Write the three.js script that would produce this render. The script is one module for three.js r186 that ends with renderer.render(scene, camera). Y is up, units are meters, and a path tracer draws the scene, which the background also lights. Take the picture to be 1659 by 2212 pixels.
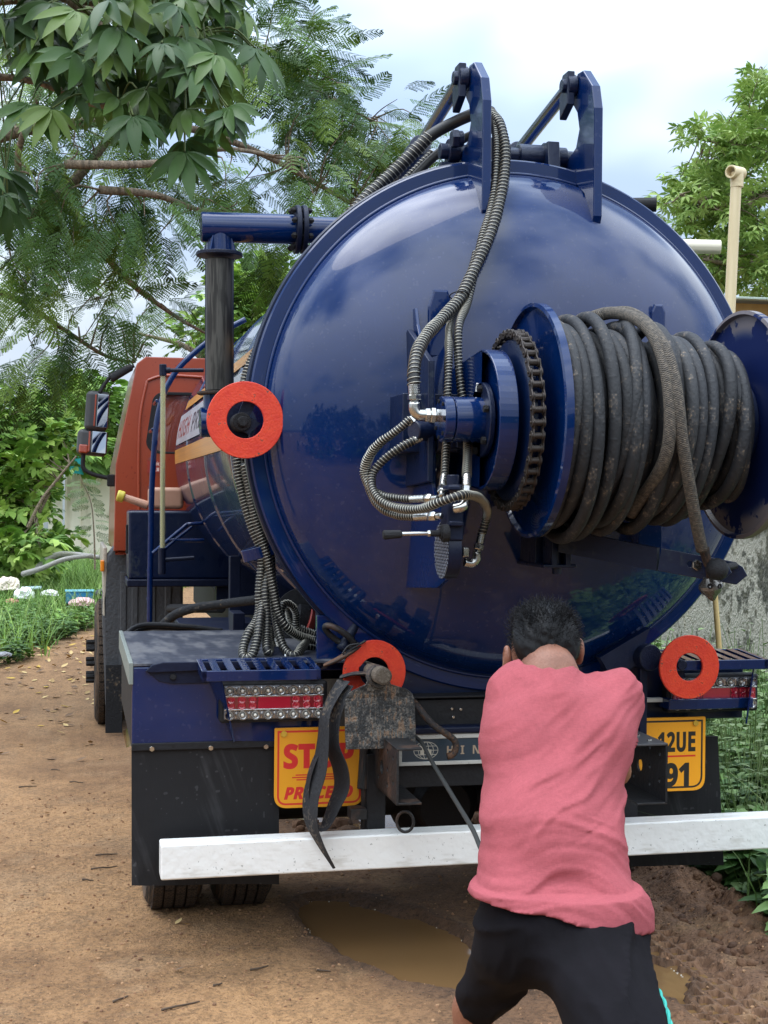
import * as THREE from 'three';
import { RoundedBoxGeometry } from 'three/addons/geometries/RoundedBoxGeometry.js';
import { mergeGeometries, mergeVertices, toCreasedNormals } from 'three/addons/utils/BufferGeometryUtils.js';
import { MarchingCubes } from 'three/addons/objects/MarchingCubes.js';
import { FontLoader } from 'three/addons/loaders/FontLoader.js';
import { TextGeometry } from 'three/addons/geometries/TextGeometry.js';

// ---------------------------------------------------------------- camera, light, exposure
const W = 768, H = 1024;
const renderer = new THREE.WebGLRenderer({ antialias: true });
renderer.setSize(W, H);
renderer.toneMapping = THREE.LinearToneMapping;
renderer.toneMappingExposure = 1.85;
renderer.shadowMap.enabled = true;
renderer.shadowMap.type = THREE.PCFSoftShadowMap;
const scene = new THREE.Scene();
const FPX = 3069, CX = 829.5, CY = 1106;              // lens in the units of the plan below (1659 x 2212)
const camera = new THREE.PerspectiveCamera(2 * Math.atan(CY / FPX) * 180 / Math.PI, W / H, 0.05, 400);
camera.rotation.order = 'YXZ';
camera.position.set(-1.578, 1.70, 5.2);
camera.rotation.set(-0.63 * Math.PI / 180, -12.2 * Math.PI / 180, 0.5 * Math.PI / 180);
camera.updateMatrixWorld(true);

const sunDir = new THREE.Vector3(-0.40, 1.6, -0.22).normalize();
const sun = new THREE.DirectionalLight(0xfff3e2, 0.9);
sun.position.copy(sunDir).multiplyScalar(40); sun.target.position.set(0, 0, -2);
sun.castShadow = true; sun.shadow.radius = 95; sun.shadow.mapSize.set(4096, 4096); sun.shadow.bias = -0.0004;
Object.assign(sun.shadow.camera, { left: -16, right: 16, top: 16, bottom: -16, near: 1, far: 100 });
scene.add(sun, sun.target);

// ---------------------------------------------------------------- small helpers
function rng(seed) { let a = seed >>> 0; return () => { a = (a + 0x6D2B79F5) | 0; let t = Math.imul(a ^ (a >>> 15), 1 | a); t = (t + Math.imul(t ^ (t >>> 7), 61 | t)) ^ t; return ((t ^ (t >>> 14)) >>> 0) / 4294967296; }; }
const V = (x, y, z) => new THREE.Vector3(x, y, z);
const lerp = (a, b, t) => a + (b - a) * t, clamp = (x, a = 0, b = 1) => Math.min(b, Math.max(a, x));
const sst = (a, b, x) => { const t = clamp((x - a) / (b - a)); return t * t * (3 - 2 * t); };
const lin = (r, g, b) => new THREE.Color().setRGB(r, g, b);
const srgb = (r, g, b) => new THREE.Color().setRGB(r / 255, g / 255, b / 255, THREE.SRGBColorSpace);
// plan measure -> world: the point of a plane that a sight line meets
function sight(x, y) { return V((x - CX) / FPX, (CY - y) / FPX, -1).applyQuaternion(camera.quaternion); }
function at(x, y, z) { const d = sight(x, y), t = (z - camera.position.z) / d.z; return d.multiplyScalar(t).add(camera.position); }
function atX(x, y, X) { const d = sight(x, y), t = (X - camera.position.x) / d.x; return d.multiplyScalar(t).add(camera.position); }
function atY(x, y, Y) { const d = sight(x, y), t = (Y - camera.position.y) / d.y; return d.multiplyScalar(t).add(camera.position); }
function atD(x, y, depth) { return sight(x, y).multiplyScalar(depth).add(camera.position); }
function plan(p) { const q = p.clone().applyMatrix4(camera.matrixWorldInverse); return [CX + FPX * q.x / -q.z, CY - FPX * q.y / -q.z]; }

// tileable noise
function hash2(i, j, s) { let h = Math.imul(i, 374761393) ^ Math.imul(j, 668265263) ^ Math.imul(s, 2147483647 - 58); h = Math.imul(h ^ (h >>> 13), 1274126177); return ((h ^ (h >>> 16)) >>> 0) / 4294967296; }
function vnoise(x, y, px, py, s) {
  const xi = Math.floor(x), yi = Math.floor(y), fx = x - xi, fy = y - yi, m = (a, n) => n ? ((a % n) + n) % n : a;
  const u = fx * fx * (3 - 2 * fx), v = fy * fy * (3 - 2 * fy), x0 = m(xi, px), x1 = m(xi + 1, px), y0 = m(yi, py), y1 = m(yi + 1, py);
  return lerp(lerp(hash2(x0, y0, s), hash2(x1, y0, s), u), lerp(hash2(x0, y1, s), hash2(x1, y1, s), u), v);
}
function fbm(x, y, oct, s, px = 0, py = 0) { let a = 0, w = 0.5, n = 0; for (let o = 0; o < oct; o++) { a += w * vnoise(x, y, px, py, s + o * 17); n += w; w *= 0.5; x *= 2; y *= 2; px *= 2; py *= 2; } return a / n; }
function tex(n, fn, color = true, m = n) {            // fn(u, v) -> [r, g, b] sRGB 0..255
  const d = new Uint8Array(n * m * 4);
  for (let j = 0; j < m; j++) for (let i = 0; i < n; i++) { const c = fn(i / n, j / m), k = (j * n + i) * 4; d[k] = clamp(c[0], 0, 255); d[k + 1] = clamp(c[1], 0, 255); d[k + 2] = clamp(c[2], 0, 255); d[k + 3] = 255; }
  const t = new THREE.DataTexture(d, n, m, THREE.RGBAFormat); t.wrapS = t.wrapT = THREE.RepeatWrapping; t.magFilter = THREE.LinearFilter; t.minFilter = THREE.LinearMipmapLinearFilter; t.generateMipmaps = true;
  if (color) t.colorSpace = THREE.SRGBColorSpace; t.needsUpdate = true; return t;
}
const g3 = x => [x, x, x];
function rep(t, s) { const c = t.clone(); c.repeat.set(s, s); c.needsUpdate = true; return c; }

// sky: thin bright overcast with broken cloud, brighter high up where the veiled sun stands
{
  const n = 1024, m = 512, d = new Float32Array(n * m * 4);
  for (let j = 0; j < m; j++) for (let i = 0; i < n; i++) {
    const phi = ((i + .5) / n - .5) * 2 * Math.PI, th = ((j + .5) / m - .5) * Math.PI, y = Math.sin(th), c = Math.cos(th), x = c * Math.cos(phi), z = c * Math.sin(phi);
    const yy = Math.max(y, 0.0) + 0.16, qx = x / yy, qz = z / yy;
    const big = fbm(qx * 0.62 + 31.3, qz * 0.62 + 12.1, 4, 5), mid = fbm(qx * 1.9 + 7.7, qz * 1.9 + 40.2, 5, 9);
    const cl = lerp(0.8, sst(0.40, 0.60, big * 0.6 + mid * 0.4), sst(-0.02, 0.30, y));
    const s = Math.max(0, x * sunDir.x + y * sunDir.y + z * sunDir.z);
    const glow = Math.pow(s, 3) * 0.95 + Math.pow(s, 14) * 1.1;
    const up = sst(0.0, 0.95, y);
    const base = 0.365 + 1.46 * Math.max(0, y) + 0.6 * glow;
    const k = (j * n + i) * 4, f = y < -0.02 ? 0.35 : 1;
    const hi = sst(.25, .6, y), a = lerp(lerp(0.72, 0.34, hi), lerp(1.12, 1.45, hi), cl);
    d[k] = f * base * lerp(0.60, 0.91, cl) * a * 0.97; d[k + 1] = f * base * lerp(0.78, 0.97, cl) * a; d[k + 2] = f * base * lerp(1.12, 1.05, cl) * a; d[k + 3] = 1;
  }
  const t = new THREE.DataTexture(d, n, m, THREE.RGBAFormat, THREE.FloatType); t.mapping = THREE.EquirectangularReflectionMapping; t.magFilter = THREE.LinearFilter; t.minFilter = THREE.LinearFilter; t.colorSpace = THREE.LinearSRGBColorSpace; t.needsUpdate = true;
  scene.background = t; scene.environment = t;
}

// ---------------------------------------------------------------- naming and building
const used = {};
function numbered(n) { const k = used[n] = (used[n] ?? -1) + 1; return k ? n + '_' + String(k).padStart(3, '0') : n; }
function tag(o, label, category, group, kind) { Object.assign(o.userData, { label, category }); if (group) o.userData.group = group; if (kind) o.userData.kind = kind; return o; }
function thing(name, label, category, p = [0, 0, 0], group) { const o = new THREE.Group(); o.name = numbered(name); o.position.set(...p); scene.add(o); return tag(o, label, category, group); }
function merge(gs) {
  gs = [].concat(gs).filter(Boolean); if (gs.length === 1) return gs[0];
  return mergeGeometries(gs.map(g => { g = g.index ? g.toNonIndexed() : g; for (const k of Object.keys(g.attributes)) if (!['position', 'normal', 'uv'].includes(k)) g.deleteAttribute(k); if (!g.attributes.uv) g.setAttribute('uv', new THREE.Float32BufferAttribute(new Float32Array(g.attributes.position.count * 2), 2)); return g; }));
}
function mesh(name, geo, mat, parent, label) {         // ONE named mesh
  const o = new THREE.Mesh(merge(geo), mat); o.castShadow = o.receiveShadow = true;
  if (parent) { o.name = name; parent.add(o); } else { o.name = numbered(name); scene.add(o); }
  if (label) o.userData.label = label; return o;
}
function child(parent, name, p = [0, 0, 0]) { const o = new THREE.Group(); o.name = name; o.position.set(...p); parent.add(o); return o; }
// uv in metres by the way each face points
function muv(geo, s = 1, ox = 0, oy = 0) {
  const g = geo.index ? geo.toNonIndexed() : geo, p = g.attributes.position, uv = new Float32Array(p.count * 2), a = V(), b = V(), c = V();
  for (let i = 0; i < p.count; i += 3) {
    a.fromBufferAttribute(p, i); b.fromBufferAttribute(p, i + 1); c.fromBufferAttribute(p, i + 2);
    const n = b.clone().sub(a).cross(c.clone().sub(a)), ax = Math.abs(n.x), ay = Math.abs(n.y), az = Math.abs(n.z);
    [a, b, c].forEach((q, k) => { const [u, v] = ax >= ay && ax >= az ? [q.z, q.y] : ay >= az ? [q.x, q.z] : [q.x, q.y]; uv[(i + k) * 2] = u * s + ox; uv[(i + k) * 2 + 1] = v * s + oy; });
  }
  g.setAttribute('uv', new THREE.BufferAttribute(uv, 2)); return g;
}
function box(x0, x1, y0, y1, z0, z1, r = 0.004) { const w = Math.abs(x1 - x0), h = Math.abs(y1 - y0), d = Math.abs(z1 - z0); const rr = Math.min(r, w / 2.1, h / 2.1, d / 2.1); return muv(new RoundedBoxGeometry(w, h, d, 2, rr).translate((x0 + x1) / 2, (y0 + y1) / 2, (z0 + z1) / 2)); }
function cyl(p, q, r, r2 = r, n = 24, bev = 0.003) {    // closed cylinder with small chamfers from p to q
  const L = p.distanceTo(q), b = Math.min(bev, L / 3, r / 3, r2 / 3 + 1e-4);
  const g = new THREE.LatheGeometry([[0, 0], [r - b, 0], [r, b], [r2, L - b], [r2 - b, L], [0, L]].map(a => new THREE.Vector2(Math.max(0, a[0]), a[1])), n);
  return creased(orient(g, p, q));
}
function creased(g, ang = 0.6) { return toCreasedNormals(g, ang); }
function orient(g, p, q) { const m = new THREE.Matrix4().makeRotationFromQuaternion(new THREE.Quaternion().setFromUnitVectors(V(0, 1, 0), q.clone().sub(p).normalize())); m.setPosition(p); return g.applyMatrix4(m); }
function lathe(prof, p, q, n = 48, ang = 0.5) { return creased(orient(new THREE.LatheGeometry(prof.map(a => new THREE.Vector2(a[0], a[1])), n), p, q), ang); }
function ring(p, q, ri, ro, n = 56, bev = 0.003) { const L = p.distanceTo(q), b = bev; return lathe([[ri, b], [ri + b, 0], [ro - b, 0], [ro, b], [ro, L - b], [ro - b, L], [ri + b, L], [ri, L - b], [ri, b]], p, q, n, 0.5); }
function hexNut(p, q, r) { const L = p.distanceTo(q); const g = new THREE.LatheGeometry([[0, 0], [r * .9, 0], [r, L * .12], [r, L * .88], [r * .9, L], [0, L]].map(a => new THREE.Vector2(a[0], a[1])), 6); return creased(orient(g, p, q), 0.4); }
class Path {                                            // smooth path with parallel frames
  constructor(pts, seg = 60, closed = false) {
    const c = new THREE.CatmullRomCurve3(pts, closed, 'centripetal'); this.L = c.getLength(); this.p = c.getSpacedPoints(seg); this.n = seg; this.closed = closed;
    this.t = this.p.map((_, i) => { const a = this.p[Math.max(0, i - 1)], b = this.p[Math.min(seg, i + 1)]; return b.clone().sub(a).normalize(); });
    if (closed) { const t = this.p[1].clone().sub(this.p[seg - 1]).normalize(); this.t[0] = t; this.t[seg] = t.clone(); }
    let u = Math.abs(this.t[0].y) < 0.9 ? V(0, 1, 0) : V(1, 0, 0); u.cross(this.t[0]).normalize(); this.u = [u]; this.v = [this.t[0].clone().cross(u)];
    for (let i = 1; i <= seg; i++) { u = u.clone().sub(this.t[i].clone().multiplyScalar(u.dot(this.t[i]))).normalize(); this.u.push(u); this.v.push(this.t[i].clone().cross(u)); }
  }
  sample(s) { const f = clamp(s) * this.n, i = Math.min(this.n - 1, Math.floor(f)), k = f - i; return [this.p[i].clone().lerp(this.p[i + 1], k), this.u[i].clone().lerp(this.u[i + 1], k), this.v[i].clone().lerp(this.v[i + 1], k)]; }
}
function sweep(path, r, rad = 10, caps = true, ex = 1, ey = 1) {   // r number or function of 0..1 along and angle
  const P = [], U = [], I = [], n = path.n, f = typeof r === 'function' ? r : () => r;
  for (let i = 0; i <= n; i++) for (let k = 0; k <= rad; k++) { const a = k / rad * 2 * Math.PI, R = f(i / n, a), q = path.p[i].clone().addScaledVector(path.u[i], Math.cos(a) * R * ex).addScaledVector(path.v[i], Math.sin(a) * R * ey); P.push(q.x, q.y, q.z); U.push(k / rad * 6.283 * f(0.5, 0), i / n * path.L); }
  for (let i = 0; i < n; i++) for (let k = 0; k < rad; k++) { const a = i * (rad + 1) + k, b = a + rad + 1; I.push(a, a + 1, b, b, a + 1, b + 1); }
  if (caps && !path.closed) for (const e of [0, n]) { const c = P.length / 3; P.push(path.p[e].x, path.p[e].y, path.p[e].z); U.push(0, 0); for (let k = 0; k < rad; k++) { const a = e * (rad + 1) + k; e ? I.push(c, a, a + 1) : I.push(c, a + 1, a); } }
  const g = new THREE.BufferGeometry(); g.setAttribute('position', new THREE.Float32BufferAttribute(P, 3)); g.setAttribute('uv', new THREE.Float32BufferAttribute(U, 2)); g.setIndex(I); g.computeVertexNormals();
  const N = g.attributes.normal; for (let i = 0; i <= n; i++) { const a = i * (rad + 1), b = a + rad, m = V(N.getX(a) + N.getX(b), N.getY(a) + N.getY(b), N.getZ(a) + N.getZ(b)).normalize(); N.setXYZ(a, m.x, m.y, m.z); N.setXYZ(b, m.x, m.y, m.z); }
  return g;
}
function tube(pts, r, seg = 40, rad = 10, closed = false) { return sweep(new Path(pts, seg, closed), r, rad); }
function helix(path, R, pitch, wr, seed = 1, per = 12) { // wire wound round a path
  const turns = Math.max(2, Math.round(path.L / pitch)), n = turns * per, pts = [], r = rng(seed), P = [], I = [], rad = 5;
  const ph = r() * 6; let prev = null;
  for (let i = 0; i <= n; i++) { const s = i / n, a = ph + i / per * 2 * Math.PI, [p, u, v] = path.sample(s); const rr = R * (1 + 0.05 * Math.sin(s * 61 + seed)); pts.push([p.clone().addScaledVector(u, Math.cos(a) * rr).addScaledVector(v, Math.sin(a) * rr), p]); }
  for (let i = 0; i <= n; i++) {
    const t = pts[Math.min(n, i + 1)][0].clone().sub(pts[Math.max(0, i - 1)][0]).normalize(), o = pts[i][0].clone().sub(pts[i][1]).normalize(), b = t.clone().cross(o).normalize();
    for (let k = 0; k < rad; k++) { const a = k / rad * 2 * Math.PI, q = pts[i][0].clone().addScaledVector(o, Math.cos(a) * wr).addScaledVector(b, Math.sin(a) * wr); P.push(q.x, q.y, q.z); }
  }
  for (let i = 0; i < n; i++) for (let k = 0; k < rad; k++) { const a = i * rad + k, b = i * rad + (k + 1) % rad; I.push(a, b, a + rad, a + rad, b, b + rad); }
  const g = new THREE.BufferGeometry(); g.setAttribute('position', new THREE.Float32BufferAttribute(P, 3)); g.setIndex(I); g.computeVertexNormals(); return g;
}
function extrude(pts, depth, bev = 0.003, holes = []) { const s = new THREE.Shape(pts.map(p => new THREE.Vector2(p[0], p[1]))); for (const h of holes) s.holes.push(new THREE.Path(h.map(p => new THREE.Vector2(p[0], p[1])))); return new THREE.ExtrudeGeometry(s, { depth: depth - 2 * bev, bevelEnabled: bev > 0, bevelThickness: bev, bevelSize: bev, bevelOffset: -bev, bevelSegments: 2, curveSegments: 16 }).translate(0, 0, bev); }
function circ(x, y, r, n = 24) { return Array.from({ length: n }, (_, i) => [x + r * Math.cos(i / n * 6.28318), y + r * Math.sin(i / n * 6.28318)]); }
function slab(quad, t = 0.003) { // thin plate through 4 world points with thickness along its normal
  const [a, b, c, d] = quad, n = b.clone().sub(a).cross(d.clone().sub(a)).normalize().multiplyScalar(t / 2), P = [];
  const f = quad.map(p => p.clone().add(n)), k = quad.map(p => p.clone().sub(n)), q = (w, x, y, z) => [w, x, y, w, y, z].forEach(p => P.push(p.x, p.y, p.z));
  q(f[0], f[1], f[2], f[3]); q(k[3], k[2], k[1], k[0]); for (let i = 0; i < 4; i++) { const j = (i + 1) % 4; q(k[i], k[j], f[j], f[i]); }
  const g = new THREE.BufferGeometry(); g.setAttribute('position', new THREE.Float32BufferAttribute(P, 3)); g.computeVertexNormals(); return muv(g);
}
function smoothN(g) { const u = g.attributes.uv, h = g.clone(); h.deleteAttribute('uv'); h.deleteAttribute('normal'); const m = mergeVertices(h, 1e-5); m.computeVertexNormals(); const n = m.toNonIndexed(); n.setAttribute('uv', u); return n; }
function turnX(g) { return g.applyMatrix4(new THREE.Matrix4().makeBasis(V(0, 0, -1), V(0, 1, 0), V(1, 0, 0))); } // shape (x=-z, y) extruded along X

// ---------------------------------------------------------------- materials
const S = (o) => new THREE.MeshStandardMaterial(o), PH = (o) => new THREE.MeshPhysicalMaterial(o);
const T = {};
T.fine = tex(256, (u, v) => g3(255 * fbm(u * 32, v * 32, 3, 3, 32, 32)), false);
T.smear = tex(512, (u, v) => g3(70 + 120 * fbm(u * 8, v * 8, 5, 21, 8, 8) + 60 * fbm(u * 40, v * 5, 3, 4, 40, 5)), false);
T.paint = tex(1024, (u, v) => { const d = fbm(u * 6, v * 6, 5, 71, 6, 6), s = fbm(u * 90, v * 90, 2, 8, 90, 90), b = 0.9 + 0.22 * (d - .5); const sp = s > 0.80 ? 1 : 0; return sp ? [30, 44, 84] : [3 * b, 35 * b, 87 * b]; });
T.paintD = tex(1024, (u, v) => { const d = fbm(u * 5, v * 5, 6, 171, 5, 5), s = fbm(u * 70, v * 70, 3, 18, 70, 70), e = sst(0.6, 0.72, d * .65 + s * .35); return [lerp(4, 38, e), lerp(20, 45, e), lerp(50, 58, e)]; });
const blue = PH({ map: rep(T.paint, 0.9), roughness: 0.38, roughnessMap: rep(T.smear, 1.1), ior: 1.5, specularIntensity: .25, clearcoat: .78, clearcoatRoughness: 0.04, bumpMap: rep(T.fine, 0.35), bumpScale: 0.0012 });
const blueD = PH({ specularIntensity: .45, map: rep(T.paintD, 0.8), roughness: 0.55, roughnessMap: rep(T.smear, 1.7), ior: 1.55, clearcoat: 0.35, clearcoatRoughness: 0.28, bumpMap: rep(T.fine, 1.2), bumpScale: 0.0015 });
const navy = PH({ specularIntensity: .4, map: rep(T.paintD, 1.3), color: lin(.65, .65, .7), roughness: 0.6, clearcoat: 0.25, clearcoatRoughness: 0.3, bumpMap: rep(T.fine, 1.5), bumpScale: 0.002 });
const black = PH({ specularIntensity: .5, color: lin(.013, .013, .015), roughness: 0.62, bumpMap: rep(T.fine, 2), bumpScale: 0.002 });
T.rub = tex(512, (u, v) => { const a = fbm(u * 6, v * 6, 5, 33, 6, 6), b = fbm(u * 60, v * 60, 3, 14, 60, 60), d = sst(.56, .75, a * .55 + b * .45), c = sst(.6, .72, fbm(u * 24, v * 24, 3, 99, 24, 24)); return [lerp(34, 98, d) + 30 * c * d, lerp(35, 88, d) + 18 * c * d, lerp(38, 76, d) + 4 * c * d]; });
const rubber = PH({ specularIntensity: .5, map: rep(T.rub, 1), roughness: 0.78, bumpMap: rep(T.fine, 3), bumpScale: 0.003 });
const hoseBlack = S({ color: lin(.012, .012, .013), roughness: 0.5 });
const steel = S({ color: lin(.50, .49, .46), metalness: 1, roughness: 0.38, roughnessMap: rep(T.smear, 6) });
const wire = S({ color: lin(.40, .385, .33), metalness: 1, roughness: 0.42 });
const chainM = S({ map: rep(tex(256, (u, v) => { const a = fbm(u * 14, v * 14, 4, 50, 14, 14); return [50 + 40 * a, 48 + 32 * a, 47 + 26 * a]; }), 8), metalness: 0.75, roughness: 0.5 });
T.rust = tex(512, (u, v) => { const a = fbm(u * 7, v * 7, 5, 61, 7, 7), b = fbm(u * 50, v * 50, 3, 62, 50, 50), k = sst(.4, .65, a * .6 + b * .4); return [lerp(46, 92, k), lerp(42, 66, k), lerp(42, 48, k)]; });
const rusty = S({ map: rep(T.rust, 3), roughness: 0.8, metalness: 0.2, bumpMap: rep(T.fine, 3), bumpScale: 0.003 });
const blackSteel = S({ map: rep(tex(512, (u, v) => { const a = fbm(u * 6, v * 6, 6, 41, 6, 6), k = sst(.55, .72, a); return [lerp(24, 66, k), lerp(24, 50, k), lerp(26, 42, k)]; }), 2), roughness: 0.6, bumpMap: rep(T.fine, 3), bumpScale: 0.002 });
T.red = tex(512, (u, v) => { const a = fbm(u * 9, v * 9, 5, 81, 9, 9), b = fbm(u * 44, v * 44, 3, 82, 44, 44); return b * .35 + a * .65 > .70 ? [96, 58, 48] : [212 + 24 * (a - .5) - 12 * b, 55 + 30 * (a - .5) - 8 * b, 18 + 12 * (a - .5)]; });
const redPaint = PH({ map: rep(T.red, 3), roughness: 0.5, clearcoat: .25, clearcoatRoughness: .35, bumpMap: rep(T.fine, 3), bumpScale: 0.001 });
T.white = tex(1024, (u, v) => { const a = fbm(u * 5, v * 5, 6, 91, 5, 5), b = fbm(u * 12, v * 70, 4, 92, 12, 70), k = .5 * sst(.58, .78, a * .6 + b * .4), c = fbm(u * 100, v * 100, 2, 93, 100, 100) > .86 ? 1 : 0; return [lerp(228, 178, k) - 60 * c, lerp(228, 174, k) - 60 * c, lerp(225, 164, k) - 60 * c]; });
const whitePaint = PH({ map: rep(T.white, 1.3), roughness: 0.5, clearcoat: .2, clearcoatRoughness: .3, bumpMap: rep(T.fine, 1.5), bumpScale: 0.002 });
const plan2 = (p, q) => 0;
// ================================================================ the tanker lorry
const truck = thing('tanker_truck', 'orange-cabbed lorry with a dark blue tank, hose drum and domed rear door', 'truck');
const TC = V(0.05, 1.972, 0), RF = 1.02, RB = 0.955, DH = 0.36;
const domeZ = (x, y) => { const r = Math.hypot(x - TC.x, y - TC.y) / RB; return r >= 1 ? 0 : DH * Math.pow(1 - Math.pow(r, 2.25), 0.60); };
function onDome(x, y, off = 0) { let p = at(x, y, 0.2); for (let i = 0; i < 14; i++) { const z = domeZ(p.x, p.y) + off; p = at(x, y, lerp(p.z, z, .7)); } return p; }
const X1 = (x, off) => V(off, 0, 0).add(x);
{
  // rear door: dished end
  const prof = []; for (let i = 0; i <= 90; i++) { const a = i / 90 * Math.PI / 2, r = RB * Math.sin(a); prof.push([r, i === 90 ? 0 : DH * Math.pow(1 - Math.pow(Math.min(1, r / RB), 2.25), 0.60)]); }
  const g = new THREE.LatheGeometry(prof.map(p => new THREE.Vector2(Math.max(p[0], 1e-4), p[1])), 160); g.rotateX(Math.PI / 2); g.translate(TC.x, TC.y, 0);
  { // faint dents of beaten plate and uv in metres
    const P = g.attributes.position, uv = g.attributes.uv; for (let i = 0; i < P.count; i++) { const x = P.getX(i), y = P.getY(i), r = Math.hypot(x - TC.x, y - TC.y) / RB; P.setZ(i, P.getZ(i) + 0.006 * (fbm(x * 3 + 9, y * 3 + 5, 3, 301) - .5) * (1 - r ** 4)); uv.setXY(i, x, y); }
    g.computeVertexNormals();
  }
  const door = mesh('tank_door', g, blue, truck, 'domed dark blue rear door with cloud reflections');
  mesh('door_flange', ring(V(TC.x, TC.y, -0.045), V(TC.x, TC.y, -0.004), 0.93, RF - .004, 160, 0.006), blue, truck);
  mesh('tank_flange', ring(V(TC.x, TC.y, -0.10), V(TC.x, TC.y, -0.052), 0.93, RF + .008, 160, 0.006), blueD, truck, 'worn blue flange with chipped paint');
  const wl = []; for (let i = 0; i < 200; i++) { const a = i / 200 * 6.28318; wl.push(V(TC.x + (RB + .004) * Math.cos(a), TC.y + (RB + .004) * Math.sin(a), 0.002)); }
  mesh('weld_seam', tube(wl, 0.008, 400, 8, true), blue, truck);
  // barrel
  const bp = [[0.94, -0.1], [0.95, -0.11], [0.95, -1.2], [0.956, -1.21], [0.956, -1.26], [0.95, -1.27], [0.95, -2.55], [0.956, -2.56], [0.956, -2.61], [0.95, -2.62], [0.95, -3.85], [0.956, -3.86], [0.956, -3.91], [0.95, -3.92], [0.95, -4.95]];
  for (let i = 1; i <= 14; i++) { const a = i / 14 * Math.PI / 2; bp.push([0.95 * Math.cos(a) + 1e-4, -4.95 - 0.25 * Math.sin(a)]); }
  const b = new THREE.LatheGeometry(bp.map(p => new THREE.Vector2(p[0], -p[1])), 120).rotateX(-Math.PI / 2); { const Q = b.attributes.position; for (let i = 0; i < Q.count; i++) { const x = Q.getX(i), y = Q.getY(i), z = Q.getZ(i), w = 1 + 0.004 * (fbm(z * 1.2 + 3, Math.atan2(y, x) * 2.5 + 20, 3, 77) - .5); Q.setXYZ(i, x * w + TC.x, y * w + TC.y, z); } b.computeVertexNormals(); }
  mesh('tank_barrel', muv(b), blue, truck);
  // side stripes and lettering: printed film on the barrel
  const film = (a0, a1, z0, z1, mat, nm, lab, r = 0.9535) => { const P = [], U = [], I = [], na = 10, nz = 24; for (let i = 0; i <= nz; i++) for (let k = 0; k <= na; k++) { const a = lerp(a0, a1, k / na) * Math.PI / 180; P.push(TC.x - Math.cos(a) * (r + .0045), TC.y + Math.sin(a) * (r + .0045), lerp(z0, z1, i / nz)); U.push(i / nz, k / na); } for (let i = 0; i < nz; i++) for (let k = 0; k < na; k++) { const q = i * (na + 1) + k; I.push(q, q + na + 1, q + 1, q + 1, q + na + 1, q + na + 2); } const f = new THREE.BufferGeometry(); f.setAttribute('position', new THREE.Float32BufferAttribute(P, 3)); f.setAttribute('uv', new THREE.Float32BufferAttribute(U, 2)); f.setIndex(I); f.computeVertexNormals(); return mesh(nm, f, mat, truck, lab); };
  const amber = PH({ map: tex(256, (u, v) => { const a = fbm(u * 5, v * 30, 4, 7, 5, 30); return [214 - 50 * a, 150 - 40 * a, 52 - 6 * a]; }), roughness: .45, clearcoat: .5, clearcoatRoughness: .25, side: THREE.DoubleSide });
  film(-3.5, 2.2, -4.86, -0.25, amber, 'stripe', 'lower amber stripe along the tank side'); film(18.6, 22.6, -4.6, -0.25, amber, 'stripe');
  const cv = document.createElement('canvas'); cv.width = 2048; cv.height = 256; const c = cv.getContext('2d'); c.fillStyle = '#aeb2bb'; c.fillRect(0, 0, 2048, 256); c.font = 'bold 210px sans-serif'; c.textBaseline = 'middle'; c.fillStyle = '#8a2b2a'; c.fillText('HIGH', 40, 132); c.fillStyle = '#1e2437'; c.fillText('PRESSURE', 640, 132);
  const ct = new THREE.CanvasTexture(cv); ct.colorSpace = THREE.SRGBColorSpace;
  film(4.2, 16.6, -4.8, -0.9, PH({ map: ct, roughness: .4, clearcoat: .6, clearcoatRoughness: .2, side: THREE.DoubleSide }), 'lettering', 'pale band lettered HIGH PRESSURE');
  film(-22, -6, -0.62, -0.2, S({ color: lin(.62, .62, .6), roughness: .5, side: THREE.DoubleSide }), 'sticker', 'small pale sticker near the flange', 0.9535);
  film(-20, -9, -0.56, -0.3, S({ color: lin(.55, .06, .03), roughness: .5, side: THREE.DoubleSide }), 'sticker_mark', null, 0.9555);
  // top fittings seen over the rim
  mesh('vent_pipe', (() => { const p = at(1418, 442, -0.35), q = V(p.x - .42, p.y + .0, -0.5); return [ring(q, p, 0.022, 0.03, 24, .002)]; })(), black, truck, 'short black pipe stub above the right of the rim');
  { const p = at(1556, 534, -1.6), q = V(p.x - .75, p.y + .02, -1.8); mesh('overflow_pipe', ring(q, p, 0.027, 0.036, 28, .002), S({ color: lin(.72, .66, .52), roughness: .5 }), truck, 'cream plastic pipe end pointing right'); }
  // saddles and chassis under the barrel
  for (const z of [-0.5, -2.0, -3.6, -4.8]) mesh('tank_saddle', box(-.62, .72, .96, 1.27, z - .05, z + .05), navy, truck);
  for (const s of [-1, 1]) mesh('chassis_rail', [box(s * .5 - .004, s * .5 + .004, .70, .95, -8.2, .02), box(s * .5 - (s > 0 ? .07 : 0), s * .5 + (s > 0 ? 0 : .07), .695, .702, -8.2, .02), box(s * .5 - (s > 0 ? .07 : 0), s * .5 + (s > 0 ? 0 : .07), .948, .955, -8.2, .02)], black, truck);
}
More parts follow.
